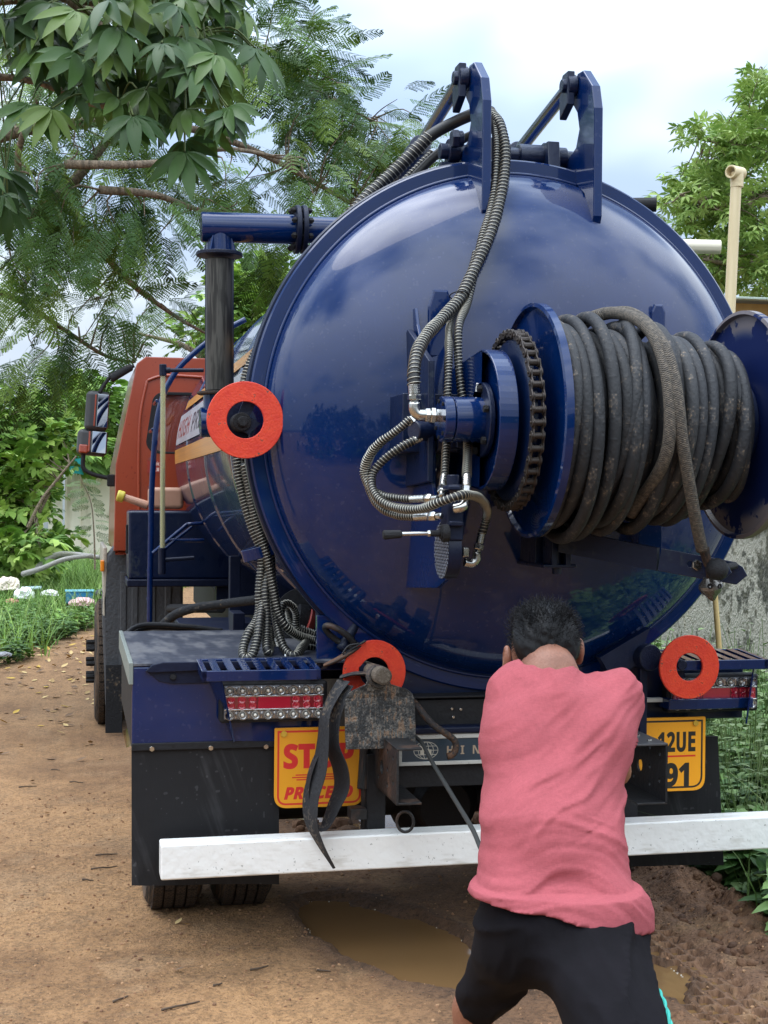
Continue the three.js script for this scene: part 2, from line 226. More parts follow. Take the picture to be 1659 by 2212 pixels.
// hinge: plates, shaft, cylinders
{
  const n0 = truck.children.length;
  const plate = (Xc) => { // shape in (back, up)
    const yb = TC.y + .70, f = -0.20; const s = [[f + .02, 2.66], [f - .0, 2.70], [f - .0, 3.10], [f + .03, 3.19], [f + .13, 3.275], [f + .19, 3.28], [f + .235, 3.24], [f + .235, 3.17], [f + .19, 3.13], [f + .165, 3.06], [f + .20, 3.0], [f + .33, 2.965], [f + .33, 2.90], [f + .2, 2.86], [f + .10, 2.80]];
    return turnX(extrude(s, 0.034, 0.004)).translate(Xc - .017, 0, 0);
  };
  for (const [Xc, r] of [[-0.105, 0], [0.325, 1]]) {
    mesh('hinge_plate', muv(plate(Xc)), blue, truck);
    const a = V(Xc - .075, 3.235, -0.01), b = V(Xc + .05, 3.235, -0.01);
    mesh('hinge_pin', [cyl(a, b, 0.026), cyl(V(Xc - .055, 3.235, -0.01), V(Xc - .02, 3.235, -0.01), 0.044), cyl(V(Xc + .02, 3.235, -0.01), V(Xc + .035, 3.235, -0.01), 0.036)], blueD, truck);
    // ram: rod and barrel running forward to a lug on the tank top
    const p = V(Xc - .038, 3.235, -0.03), q = V(Xc - .05, 3.13, -0.62), e = V(Xc - .07, 3.0, -1.35);
    const ram = mesh('ram_cylinder', [cyl(q, e, 0.045, 0.045, 28), cyl(e.clone().add(V(-.06, -.02, 0)), e.clone().add(V(.06, -.02, 0)), .055)], blueD, truck);
    mesh('rod', [cyl(p, q, 0.026, 0.026, 24)], PH({ color: lin(.25, .27, .33), metalness: 1, roughness: .18 }), ram);
    mesh('rod_clevis', [turnX(extrude([[-.03, 3.16], [.06, 3.12], [.07, 3.24], [.03, 3.285], [-.03, 3.285]], .03, .004)).translate(Xc - .06, 0, -.01)], blueD, ram);
    mesh('ram_lug', box(Xc - .1, Xc - .03, 2.75, 3.03, -1.45, -1.3), blueD, truck);
  }
  const y = 2.985, z = -0.125;
  mesh('hinge_shaft', [cyl(V(-.20, y, z), V(.36, y, z), .030), cyl(V(-.17, y, z), V(-.125, y, z), .048), cyl(V(-.02, y, z), V(.07, y, z), .045), cyl(V(.115, y, z), V(.215, y, z), .046), cyl(V(.215, y, z), V(.245, y, z), .056), cyl(V(.245, y, z), V(.31, y, z), .042)], blueD, truck);
  for (const x of [-0.03, 0.21]) mesh('hinge_lug', turnX(extrude([[.02, 2.86], [.05, 3.03], [.16, 3.03], [.22, 2.86]], .05, .004)).translate(x, 0, 0), blueD, truck);
  mesh('hinge_bolt', [hexNut(at(990, 300, -.02), at(975, 300, -.02), .035), cyl(at(1000, 300, -.02), at(988, 300, -.02), .03)], blueD, truck);
  // bars standing on the front of the hinge, rear frame of lug block
  mesh('hinge_block', box(-.2, -.02, 2.86, 2.94, -.14, -.10), blueD, truck);
  truck.children.slice(n0).forEach(o => { if (o.name !== 'hinge_bolt') o.position.add(V(-.02, .048, 0)); });
}
// hydraulic hoses: rubber with a wire guard wound round it
const HB = hoseBlack;
function hose(pts, r, pitch = 0.012, parts = true, name = 'hydraulic_hose', wr = 0.0017) {
  const path = new Path(pts, Math.max(24, Math.round(new THREE.CatmullRomCurve3(pts).getLength() / 0.012)));
  const h = mesh(name, sweep(path, r * .86, 12), HB, truck);
  if (parts) { const w = new THREE.Mesh(helix(path, r * .97, pitch, wr, pts.length * 7 + Math.round(r * 1e4), r < .013 ? 9 : 12), wire); w.name = 'spring_guard'; w.castShadow = w.receiveShadow = true; h.add(w); }
  return h;
}
function ferrule(a, b, r, nm = 'hose_fitting', nut = true) {
  const d = b.clone().sub(a), L = d.length(); d.normalize(); const k = t => a.clone().addScaledVector(d, t * L);
  const gs = [cyl(k(0), k(.52), r, r, 20, .002)]; for (let i = 0; i < 4; i++) gs.push(ring(k(.04 + i * .12), k(.09 + i * .12), r * .9, r * 1.06, 20, .001));
  if (nut) gs.push(hexNut(k(.54), k(.8), r * 1.22), cyl(k(.8), k(1), r * .8)); return mesh(nm, gs, steel, truck);
}
function elbow(pts, r, nm = 'elbow_fitting') { return mesh(nm, sweep(new Path(pts, 14), r, 16), steel, truck); }
const z2 = (x, y, z) => at((1300 + x * .633) * .54, (1100 + y * .633) * .54, z), z1 = (x, y, z) => at((1500 + x * .7233) * .54, (200 + y * .7233) * .54, z);
const d1 = (x, y, o) => onDome((1500 + x * .7233) * .54, (200 + y * .7233) * .54, o), d2 = (x, y, o) => onDome((1300 + x * .633) * .54, (1100 + y * .633) * .54, o);
{
  // three hoses over the hinge and down the door
  const over = [z1(690, 420, .07), z1(640, 345, -.03), z1(560, 350, -.14), z1(440, 400, -.22), z1(300, 480, -.24), z1(130, 650, -.26), z1(-60, 830, -.26), z1(-250, 1060, -.24)];
  const hA = [...over.slice(0, 2).reverse(), z1(718, 540, .13), z1(708, 740, .20), d1(650, 980, .05), d1(560, 1190, .07), d2(850, 150, .12), d2(740, 275, .19), z2(640, 385, .60), z2(580, 500, .69), z2(562, 620, .74), z2(563, 700, .75)];
  hose(hA, 0.0215, .0158);
  ferrule(z2(563, 690, .75), z2(566, 815, .75), .019);
  elbow([z2(566, 805, .75), z2(566, 850, .75), z2(585, 880, .75), z2(640, 886, .75), z2(700, 890, .75)], .019);
  mesh('union_nut', [hexNut(z2(630, 886, .75), z2(662, 887, .75), .024), hexNut(z2(664, 887, .75), z2(695, 889, .75), .027), hexNut(z2(698, 889, .75), z2(735, 890, .75), .023)], steel, truck);
  hose([z1(600, 420, -.06), z1(650, 380, 0), z1(668, 480, .10), z1(668, 640, .16), d1(650, 840, .035), d1(590, 1050, .035), d1(545, 1250, .05), d2(905, 160, .08), d2(845, 330, .2), z2(842, 520, .55), z2(862, 740, .58), z2(890, 900, .6), z2(902, 1050, .68), z2(896, 1275, .84)], 0.0145, .012);
  hose([d1(560, 1120, .02), d1(500, 1330, .04), d2(800, 280, .11), z2(782, 520, .60), z2(776, 740, .64), z2(772, 900, .65), z2(768, 1050, .66), z2(755, 1280, .72)], 0.0135, .011);
  ferrule(z2(896, 1270, .84), z2(888, 1410, .90), .014); elbow([z2(886, 1400, .90), z2(884, 1440, .92), z2(868, 1465, .93), z2(812, 1478, .92)], .016);
  ferrule(z2(755, 1275, .72), z2(738, 1400, .80), .014);
  // loops left of the motor
  hose([z2(545, 905, .72), z2(450, 985, .70), z2(335, 1065, .66), z2(262, 1165, .60), z2(243, 1250, .57), z2(285, 1345, .60), z2(370, 1393, .64), z2(470, 1410, .68), z2(550, 1417, .71)], .0125, .0095);
  ferrule(z2(545, 1417, .71), z2(710, 1412, .80), .013);
  hose([z2(605, 1028, .62), z2(480, 1090, .62), z2(365, 1175, .60), z2(300, 1260, .59), z2(300, 1350, .62), z2(350, 1425, .67), z2(450, 1470, .74), z2(600, 1478, .84), z2(740, 1430, .93), z2(850, 1395, .95), z2(940, 1395, .88), z2(1005, 1440, .74), z2(1022, 1530, .54), z2(990, 1640, .52)], .0145, .0115);
  ferrule(z2(992, 1630, .52), z2(962, 1760, .52), .014); elbow([z2(962, 1750, .52), z2(955, 1800, .52), z2(930, 1822, .52), z2(880, 1815, .52)], .015);
  hose([z2(525, 930, .70), z2(420, 1010, .66), z2(310, 1110, .62), z2(262, 1230, .58), z2(285, 1370, .60), z2(350, 1470, .65), z2(450, 1518, .70), z2(575, 1530, .76)], .0125, .0095);
  ferrule(z2(570, 1530, .76), z2(740, 1522, .86), .013);
  ferrule(z2(530, 935, .70), z2(575, 885, .74), .013, 'hose_fitting', false); ferrule(z2(560, 1050, .62), z2(660, 1005, .62), .013, 'hose_fitting', false);
  mesh('cable_tie', [tube(Array.from({ length: 14 }, (_, i) => { const a = i / 14 * 6.283, c = d2(850, 130, .10); return c.add(V(Math.cos(a) * .034, Math.sin(a) * .01, Math.sin(a) * .034)); }), .0022, 40, 6, true)], black, truck);
  // black hose sleeves running left behind the hinge to the side bundle
  for (const [k, r] of [[0, .024], [1, .018]]) mesh('hose_sleeve', tube(over.slice(1, 6).map(p => p.clone().add(V(k * .045, -k * .055, -k * .03))), r, 50, 14), hoseBlack, truck);
  hose(over.slice(4).map(p => p.clone().add(V(0, .0, 0))), .028, .017); hose(over.slice(4).map(p => p.clone().add(V(.03, -.05, -.05))), .02, .014);
}
// hose drum on the door
const AX = V(0, 1.951, 0.75);
{
  const reel = child(truck, 'hose_drum'); reel.userData.label = 'blue hose drum with two round flanges';
  const disc = (x, w, R, r0 = .0) => lathe([[r0, 0], [R - .012, 0], [R, .006], [R, w - .006], [R - .012, w], [r0, w]], V(x, AX.y, AX.z), V(x + w, AX.y, AX.z), 110, .5);
  const dish = (x, w, R, lip, s) => lathe(s > 0 ? [[0, .016], [R - .018, .016], [R - .012, .0], [R, .003], [R, w - .003], [R - .01, w], [R - .02, .03], [0, .03]] : [[0, 0], [R - .01, 0], [R, .005], [R, w - .004], [R - .008, w], [0, w]], V(x, AX.y, AX.z), V(x + w, AX.y, AX.z), 120, .45);
  mesh('drum_flange', muv(dish(-.140, .030, .383, 0, 1)), blue, reel, 'near drum flange with a clean blue face');
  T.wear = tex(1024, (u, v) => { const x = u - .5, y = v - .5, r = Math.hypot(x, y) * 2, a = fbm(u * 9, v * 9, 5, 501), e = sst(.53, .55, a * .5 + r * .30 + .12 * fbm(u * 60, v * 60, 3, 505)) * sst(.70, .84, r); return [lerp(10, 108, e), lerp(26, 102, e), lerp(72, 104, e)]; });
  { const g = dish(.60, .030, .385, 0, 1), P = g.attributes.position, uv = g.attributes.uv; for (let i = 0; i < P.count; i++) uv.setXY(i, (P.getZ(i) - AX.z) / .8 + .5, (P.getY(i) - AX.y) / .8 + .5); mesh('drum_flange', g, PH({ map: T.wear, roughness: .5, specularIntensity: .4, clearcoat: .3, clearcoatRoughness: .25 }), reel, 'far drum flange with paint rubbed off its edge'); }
  mesh('drum_core', cyl(V(-.12, AX.y, AX.z), V(.61, AX.y, AX.z), .15, .15, 40), blueD, reel);
  mesh('sprocket', [disc(-.212, .03, .262), disc(-.23, .05, .09)], blueD, reel);
  // support plate with a welded rim strip
  const s = []; for (let i = 0; i <= 36; i++) { const a = -Math.PI / 2 + i / 36 * Math.PI; s.push([-(AX.z + .228 * Math.cos(a)), AX.y + .228 * Math.sin(a)]); } s.push([-.33, AX.y + .19], [-.33, AX.y - .19]);
  const s2 = s.map(([a, b], i) => [i < 37 ? -(AX.z + (-a - AX.z) * .955) : a, AX.y + (b - AX.y) * .955]);
  mesh('drum_support', [muv(turnX(extrude(s, .062, .003, [s2.slice().reverse()])).translate(-.300, 0, 0)), muv(turnX(extrude(s2, .014, .001)).translate(-.272, 0, 0))], blue, reel, 'rounded support plate of the drum with a broad rim');
  const s3 = []; for (let i = 0; i <= 20; i++) { const a = -Math.PI / 2 + i / 20 * Math.PI; s3.push([-(AX.z + .12 * Math.cos(a)), AX.y + .12 * Math.sin(a)]); } s3.push([-.1, AX.y + .2], [-.1, AX.y - .2]);
  mesh('drum_support', muv(turnX(extrude(s3, .02, .003)).translate(.645, 0, 0)), blueD, reel);
  // motor
  const mo = child(truck, 'hydraulic_motor');
  mesh('motor_body', [cyl(V(-.395, AX.y, AX.z), V(-.285, AX.y, AX.z), .074, .074, 44), cyl(V(-.432, AX.y, AX.z), V(-.398, AX.y, AX.z), .0745, .0745, 44)], blue, mo);
  mesh('motor_flange', cyl(V(-.300, AX.y, AX.z), V(-.282, AX.y, AX.z), .122, .122, 48), blueD, mo);
  for (let i = 0; i < 6; i++) { const a = i / 6 * 6.283 + .3, p = V(-.302, AX.y + .102 * Math.sin(a), AX.z + .102 * Math.cos(a)); mesh('bolt', hexNut(p, p.clone().add(V(-.014, 0, 0)), .013), black, mo); }
  for (let i = 0; i < 7; i++) { const a = i / 7 * 6.283, p = V(-.431, AX.y + .060 * Math.sin(a), AX.z + .060 * Math.cos(a)); mesh('screw', cyl(p, p.clone().add(V(-.006, 0, 0)), .007, .007, 12, .001), black, mo); }
  mesh('grease_nipple', [cyl(z2(960, 740, .72), z2(962, 700, .72), .006, .004, 12), cyl(z2(962, 703, .72), z2(962, 684, .72), .004, .004, 12)], steel, mo);
  mesh('port_block', [cyl(V(-.405, AX.y - .05, AX.z - .18), V(-.33, AX.y - .05, AX.z - .18), .052), box(-.36, -.30, AX.y - .09, AX.y + .05, AX.z - .2, AX.z - .06), cyl(z2(560, 985, .62), z2(690, 985, .58), .034)], blueD, mo);
  // chain: every link its own piece
  const ch = child(truck, 'drive_chain'); const NL = 44, R = .282;
  const plateG = (() => { const s = []; const h = 2 * Math.PI * R / NL / 2; for (let i = 0; i <= 12; i++) { const a = Math.PI / 2 + i / 12 * Math.PI; s.push([-h + .0145 * Math.cos(a), .0145 * Math.sin(a)]); } s.push([0, -.009]); for (let i = 0; i <= 12; i++) { const a = -Math.PI / 2 + i / 12 * Math.PI; s.push([h + .0145 * Math.cos(a), .0145 * Math.sin(a)]); } s.push([0, .009]); return extrude(s, .0045, .0008); })();
  const linkG = w => merge([plateG.clone().translate(0, 0, w), plateG.clone().translate(0, 0, -w - .0045), ...[-1, 1].map(k => cyl(V(k * Math.PI * R / NL, 0, -w), V(k * Math.PI * R / NL, 0, w), .0105, .0105, 12, .001)), ...[-1, 1].map(k => cyl(V(k * Math.PI * R / NL, 0, -w - .0085), V(k * Math.PI * R / NL, 0, w + .0085), .0045, .0045, 8, .001))]);
  const L0 = linkG(.0125), L1 = linkG(.0175);
  for (let i = 0; i < NL; i++) { const a = i / NL * 6.28318; const m = new THREE.Mesh(i % 2 ? L0 : L1, chainM); m.name = 'chain_link'; m.castShadow = m.receiveShadow = true; m.position.set(-.195, AX.y + R * Math.sin(a), AX.z + R * Math.cos(a)); m.matrixAutoUpdate = true; m.quaternion.setFromRotationMatrix(new THREE.Matrix4().makeBasis(V(0, Math.cos(a), -Math.sin(a)), V(0, Math.sin(a), Math.cos(a)), V(1, 0, 0))); ch.add(m); }
}
// mounting plate with valve, lever and mesh guard below the motor
{
  const top = onDome(965, 655, 0), bot = onDome(955, 1275, 0);
  const v = child(truck, 'valve_bracket'); v.userData.label = 'long blue mounting plate below the motor with a curved lower end';
  const yb = at(955, 1280, .45).y, yt = at(955, 655, .45).y, Xp = -.415;
  const dz = y => domeZ(Xp, y) - .02; const s = []; for (let i = 0; i <= 16; i++) { const y = lerp(yb, yt, i / 16); s.push([-dz(y), y]); }
  for (let i = 16; i >= 0; i--) { const y = lerp(yb + (i ? 0 : .03), yt, i / 16); const f = i / 16; s.push([-(i === 0 ? .66 : i === 1 ? .77 : lerp(lerp(.81, .58, sst(.24, .34, f)), dz(y) + .05, sst(.62, 1, f))), y]); }
  mesh('plate', muv(turnX(extrude(s, .012, .002)).translate(Xp, 0, 0)), blue, v);
  const yy = AX.y; mesh('stiffener', [muv(turnX(extrude([[-.2, yy - .22], [-.62, yy - .2], [-.62, yy + .2], [-.3, yy + .34], [-.2, yy + .3]], .02, .003)).translate(-.44, 0, 0)), box(-.50, -.29, yy - .1, yy + .1, .3, .5)], blueD, v);
  // valve
  const val = child(truck, 'control_valve');
  const bx = (x0, y0, x1, y1, z, d, r = .006) => { const a = z2(x0, y0, z), b = z2(x1, y1, z); return box(Math.min(a.x, b.x), Math.max(a.x, b.x), Math.min(a.y, b.y), Math.max(a.y, b.y), z - d, z, r); };
  const zv = .90;
  mesh('valve_body', [bx(776, 1400, 876, 1680, zv - .02, .09), bx(790, 1555, 880, 1590, zv, .1), bx(782, 1330, 860, 1362, zv - .02, .08)], navy, val);
  mesh('valve_cap', [cyl(z2(810, 1335, zv - .06), z2(808, 1262, zv - .06), .020), cyl(z2(826, 1345, zv - .06), z2(826, 1325, zv - .06), .03)], navy, val);
  mesh('lever_boss', [cyl(z2(735, 1632, zv), z2(782, 1630, zv), .028), cyl(z2(728, 1632, zv), z2(738, 1632, zv), .02), cyl(z2(660, 1633, zv), z2(732, 1632, zv), .010)], black, val);
  const lv = mesh('lever', [cyl(z2(480, 1637, zv), z2(665, 1633, zv), .0065, .0065, 16), hexNut(z2(648, 1634, zv), z2(664, 1633, zv), .011)], steel, val, 'polished steel valve lever with a black grip');
  mesh('grip', [cyl(z2(366, 1643, zv), z2(486, 1637, zv), .015, .0125, 24, .005)], black, val);
  // round mesh guard
  const c = z2(735, 1740, .79), R = .090, gd = child(truck, 'mesh_guard');
  mesh('guard_drum', [ring(V(c.x + .002, c.y, c.z), V(c.x + .045, c.y, c.z), R - .005, R, 40, .001), cyl(V(c.x + .03, c.y, c.z), V(c.x + .045, c.y, c.z), R - .004, R - .004, 40)], navy, gd);
  const wires = []; for (let i = -6; i <= 6; i++) for (const k of [-1, 1]) { const o = i * .0145, h = Math.sqrt(Math.max(0, R * R - o * o)); if (h < .01) continue; const q = Math.SQRT1_2, A = V(c.x, c.y + q * (o + k * h), c.z + k * q * (o - k * h)), B = V(c.x, c.y + q * (o - k * h), c.z + k * q * (o + k * h)); wires.push(tube([A, A.clone().lerp(B, .5), B], .0017, 2, 5)); }
  const wm = mesh('guard_mesh', wires, S({ color: lin(.16, .17, .2), metalness: .6, roughness: .5 }), gd); wm.userData.kind = 'stuff';
  mesh('stud', [hexNut(z2(826, 1890, .80), z2(806, 1892, .80), .012)], steel, v);
  mesh('distribution_block', bx(872, 1720, 915, 1785, .52, .05), steel, truck);
}
// guide arm below the drum
{
  const arm = child(truck, 'guide_arm'); arm.userData.label = 'blue guide arm under the drum with a fork end';
  const z3 = (x, y, z) => at((2000 + x * .646) * .54, (1100 + y * .646) * .54, z);
  const A = z3(375, 1570, .62), B = z3(980, 1690, .80), C2 = z3(1250, 1735, .86);
  const bar = (a, b, ha, hb, w) => { const P = (p, dy, dz) => p.clone().add(V(0, dy, dz)); return slab([P(a, -ha, 0), P(b, -hb, 0), P(b, 0, 0), P(a, 0, 0)], w); };
  const hA = z3(375, 1570, .62).y - z3(375, 1715, .62).y, hB = z3(975, 1690, .8).y - z3(975, 1830, .8).y;
  mesh('beam', bar(A, B, hA, hB, .05), navy, arm, 'worn dark beam');
  const ang = Math.atan2(C2.y - B.y, C2.x - B.x), yaw = Math.atan2(-(C2.z - B.z), C2.x - B.x);
  const cheek = (o, a, len) => { const g = extrude([[0, -hB], [len - .03, -hB], [len, -hB * .5], [len - .02, -.012], [len - .05, 0], [0, 0]], .010, .002, [circ(.10, -hB * .45, .011)]); return muv(g.applyMatrix4(new THREE.Matrix4().compose(a.clone().add(V(0, 0, o)), new THREE.Quaternion().setFromEuler(new THREE.Euler(0, yaw * .9, ang, 'YZX')), V(1, 1, 1)))); };
  mesh('cheek', cheek(.027, B, .235), blueD, arm); mesh('cheek', cheek(-.10, B.clone().add(V(.08, -.01, 0)), .27), blueD, arm);
  const n1 = z3(1212, 1795, .88); mesh('bolt', hexNut(n1, n1.clone().add(V(0, 0, .014)), .018), steel, arm);
  const k = z3(1345, 1822, .96); { const sp = new THREE.SphereGeometry(.036, 28, 20).translate(k.x, k.y, k.z); mesh('roller', [sp, cyl(k.clone(), z3(1455, 1798, .80), .012)], black, arm, 'black ball roller in the fork'); }
  
  // pivot post
  const p0 = z3(300, 1530, .56), p1 = z3(300, 1800, .56); mesh('pivot_post', [box(p0.x, p0.x + .022, p1.y, p0.y, .5, .6), box(p0.x + .05, p0.x + .07, p1.y, p0.y, .5, .6), cyl(V(p0.x + .035, p1.y - .03, .55), V(p0.x + .035, p0.y + .04, .55), .016), box(p0.x - .03, p0.x + .09, p1.y - .006, p1.y + .006, .3, .6), box(p0.x - .03, p0.x + .1, p0.y - .01, p0.y, .3, .6), box(p0.x - .02, p0.x + .08, p1.y, p0.y, .25, .48)], blueD, arm);
  const pad = z3(950, 1560, .42); mesh('support_channel', box(pad.x - .03, pad.x + .06, pad.y - .12, pad.y + .06, .2, .36), blue, arm);
}
// two raised pads on the door
for (const [x, y, w, h] of [[950, 700, .045, .12], [1420, 690, .028, .055]]) { const c = onDome(x, y, 0); const g = extrude([[-w, -h], [w, -h], [w, h * .5], [w * .6, h], [-w * .6, h], [-w, h * .5]], .02, .008).translate(c.x, c.y, c.z - .006); mesh('door_pad', muv(g), blue, truck); }
// paint runs and grab handle stay with the door; round red locking wheels
{
  const wheel = (x, y, R, r, z, label) => {
    const c = at(x, y, z), k = child(truck, 'locking_wheel'); k.userData.label = label;
    mesh('red_ring', ring(c.clone().add(V(0, 0, -.012)), c.clone().add(V(0, 0, 0)), r, R, 72, .002), redPaint, k);
    return [c, k];
  };
  let [c, k] = wheel(530, 907, .1385, .0665, .10, 'red ring at the left of the tank rim');
  mesh('clamp_screw', [cyl(c.clone().add(V(-.01, -.005, -.14)), c.clone().add(V(-.008, -.005, -.03)), .034), cyl(c.clone().add(V(-.008, -.005, -.04)), c.clone().add(V(-.006, -.004, -.012)), .019)], black, k);
  mesh('clamp_bar', [slab([c.clone().add(V(-.03, .0, -.06)), c.clone().add(V(.01, -.01, -.06)), c.clone().add(V(.055, .09, -.06)), c.clone().add(V(.01, .1, -.06))], .03), slab([c.clone().add(V(-.01, -.035, -.06)), c.clone().add(V(.02, -.05, -.06)), c.clone().add(V(.06, -.01, -.06)), c.clone().add(V(.03, .01, -.06))], .03)], navy, k);
  mesh('spoke_disc', cyl(c.clone().add(V(0, 0, -.15)), c.clone().add(V(0, 0, -.13)), .10), navy, k);
  [c, k] = wheel(809, 1452, .117, .054, .14, 'red ring behind the hanging shovel blade');
  mesh('clamp_screw', [cyl(c.clone().add(V(-.03, 0, -.2)), c.clone().add(V(-.028, -.0, -.02)), .03), cyl(c.clone().add(V(-.04, .01, -.1)), c.clone().add(V(-.04, .01, -.0)), .022)], navy, k);
  mesh('clamp_bar', tube([c.clone().add(V(-.10, .07, -.13)), c.clone().add(V(-.04, .16, -.16)), c.clone().add(V(0, .2, -.18))], .02, 10, 10), navy, k);
  [c, k] = wheel(1490, 1441, .1195, .0525, .245, 'red ring in front of the right tail light');
  mesh('clamp_screw', [cyl(c.clone().add(V(-.02, .01, -.14)), c.clone().add(V(-.02, .005, -.02)), .02), cyl(c.clone().add(V(-.15, .03, -.16)), c.clone().add(V(-.13, .03, -.06)), .05)], navy, k);
  mesh('clamp_bar', [slab([c.clone().add(V(-.12, .06, -.1)), c.clone().add(V(-.06, -.04, -.1)), c.clone().add(V(.02, -.05, -.1)), c.clone().add(V(.0, .02, -.1))], .04), slab([c.clone().add(V(-.32, .03, -.12)), c.clone().add(V(-.27, -.05, -.12)), c.clone().add(V(-.17, .0, -.12)), c.clone().add(V(-.12, .14, -.12))], .05), box(c.x - .28, c.x - .2, c.y - .11, c.y - .01, c.z - .2, c.z - .1)], blueD, k);
  mesh('clamp_stay', box(c.x - .16, c.x - .13, c.y - .36, c.y, c.z - .12, c.z - .09), navy, k);
}
// ---------------------------------------------------------------- hose wound on the drum (its own thing)
{
  const hz = thing('jetting_hose', 'dirty black rubber hose wound in thick coils on the blue drum', 'hose');
  const r = rng(44), rh = 0.0205;
  T.hose = tex(512, (u, v) => { const a = fbm(u * 5, v * 8, 5, 133, 5, 8), b = fbm(u * 60, v * 60, 3, 134, 60, 60), d = sst(.50, .72, a * .6 + b * .4), e = sst(.66, .74, b * .7 + a * .3); return [lerp(38, 88, d) + 40 * e * d, lerp(40, 82, d) + 28 * e * d, lerp(44, 76, d) + 14 * e * d]; });
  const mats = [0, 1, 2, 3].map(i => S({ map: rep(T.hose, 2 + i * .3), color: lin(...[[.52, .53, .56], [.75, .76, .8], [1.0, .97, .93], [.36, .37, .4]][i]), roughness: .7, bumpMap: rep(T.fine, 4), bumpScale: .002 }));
  const braid = S({ map: rep(tex(256, (u, v) => { const a = Math.abs(((u * 8 + v * 16) % 1) - .5) + Math.abs(((u * 8 - v * 16 + 32) % 1) - .5), n = fbm(u * 16, v * 16, 3, 12, 16, 16); return [52 + 60 * a * n + 34 * n, 50 + 52 * a * n + 30 * n, 48 + 40 * a * n + 25 * n]; }), 9), roughness: .85, bumpMap: rep(tex(256, (u, v) => g3(255 * (Math.abs(((u * 8 + v * 16) % 1) - .5) + Math.abs(((u * 8 - v * 16 + 32) % 1) - .5))), false), 9), bumpScale: .004 });
  const coil = (x, R, lean, mat, sq = 0, ph = 0, wob = .011, a0 = 0, a1 = 6.2832, xEnd = 0) => {
    const n = 48, p = []; for (let i = 0; i <= n; i++) { const f = i / n, a = lerp(a0, a1, f); const rr = R + wob * Math.sin(a * 2 + ph) + .004 * Math.sin(a * 3 + ph * 2); p.push(V(x - lean * (1 - Math.sin(a)) / 2 + xEnd * f + .004 * Math.sin(a * 2 + ph * 3), AX.y - sq * .02 + rr * Math.sin(a), AX.z + rr * Math.cos(a))); }
    const closed = Math.abs(a1 - a0 - 6.2832) < .01 && !xEnd; if (closed) p.pop();
    return mesh('hose_coil', sweep(new Path(p, 90, closed), rh, 14), mat, hz);
  };
  // inner layer
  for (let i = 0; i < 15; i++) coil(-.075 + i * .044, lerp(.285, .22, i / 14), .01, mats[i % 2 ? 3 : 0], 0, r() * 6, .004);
  // outer layer as seen, from the near flange to the far one
  const o = [[-.088, .338, .012, 2], [-.047, .335, .025, 3], [-.006, .352, .03, 0], [.048, .348, .03, 0], [.082, .318, .02, 3], [.122, .325, .035, 0], [.162, .330, .05, 1], [.262, .322, .05, 1], [.318, .312, .06, 2], [.362, .300, .065, 1], [.408, .292, .06, 1], [.470, .272, .06, 0], [.528, .262, .05, 1]];
  o.forEach(([x, R, l, m], i) => coil(x, R, l, mats[m], 1, i * 1.7, .010 + .006 * (i % 3)));
  // crossing turns
  coil(.02, .326, .0, mats[0], 0, 1, .004, -1.2, 1.6, .17); coil(.56, .25, .0, mats[2], 0, 2, .004, -1.5, 1.2, -.10); coil(.23, .30, 0, mats[3], 0, 2.5, .004, -1.6, 1.3, .06);
  mesh('hose_coil', sweep(new Path([V(.19, AX.y - .30, .84), V(.205, AX.y - .1, 1.09), V(.205, AX.y + .12, 1.085), V(.195, AX.y + .28, .97), V(.165, AX.y + .355, .80), V(.12, AX.y + .36, .66), V(.09, AX.y + .3, .52)], 80), .0205, 16), braid, hz, 'dusty braided turn of the hose');
  const z3 = (x, y, z) => at((2000 + x * .646) * .54, (1100 + y * .646) * .54, z);
  mesh('hose_tail', sweep(new Path([V(.12, AX.y + .36, .70), V(.19, AX.y + .36, .80), z3(1010, 430, 1.03), z3(1075, 620, 1.09), z3(1105, 800, 1.115), z3(1125, 1000, 1.11), z3(1160, 1220, 1.08), z3(1205, 1480, 1.02), z3(1250, 1700, .95)], 90), .0195, 16), braid, hz, 'braided hose end hanging down to the guide arm');
  mesh('end_ferrule', [cyl(z3(1262, 1690, .945), z3(1290, 1800, .92), .017, .014), cyl(z3(1288, 1790, .92), z3(1300, 1890, .90), .010)], rusty, hz);
  const n0 = z3(1296, 1870, .90), n1 = z3(1318, 2015, .885);
  const d = n1.clone().sub(n0), L = d.length();
  const nz = mesh('nozzle', lathe([[0, 0], [.018, 0], [.026, L * .14], [.038, L * .30], [.040, L * .42], [.034, L * .6], [.018, L * .8], [.007, L], [0, L]], n0, n1, 40, .5), S({ color: lin(.16, .15, .14), metalness: .7, roughness: .42, roughnessMap: rep(T.smear, 6) }), hz, 'pointed steel cleaning nozzle');
  for (const a of [-.5, .35]) { const c = n0.clone().addScaledVector(d, .44), q = c.clone().add(V(Math.sin(a) * .0385, .006, Math.cos(a) * .0385)); mesh('jet_hole', ring(q, q.clone().add(V(Math.sin(a) * .003, 0, Math.cos(a) * .003)), .004, .009, 16, .001), black, nz); }
}
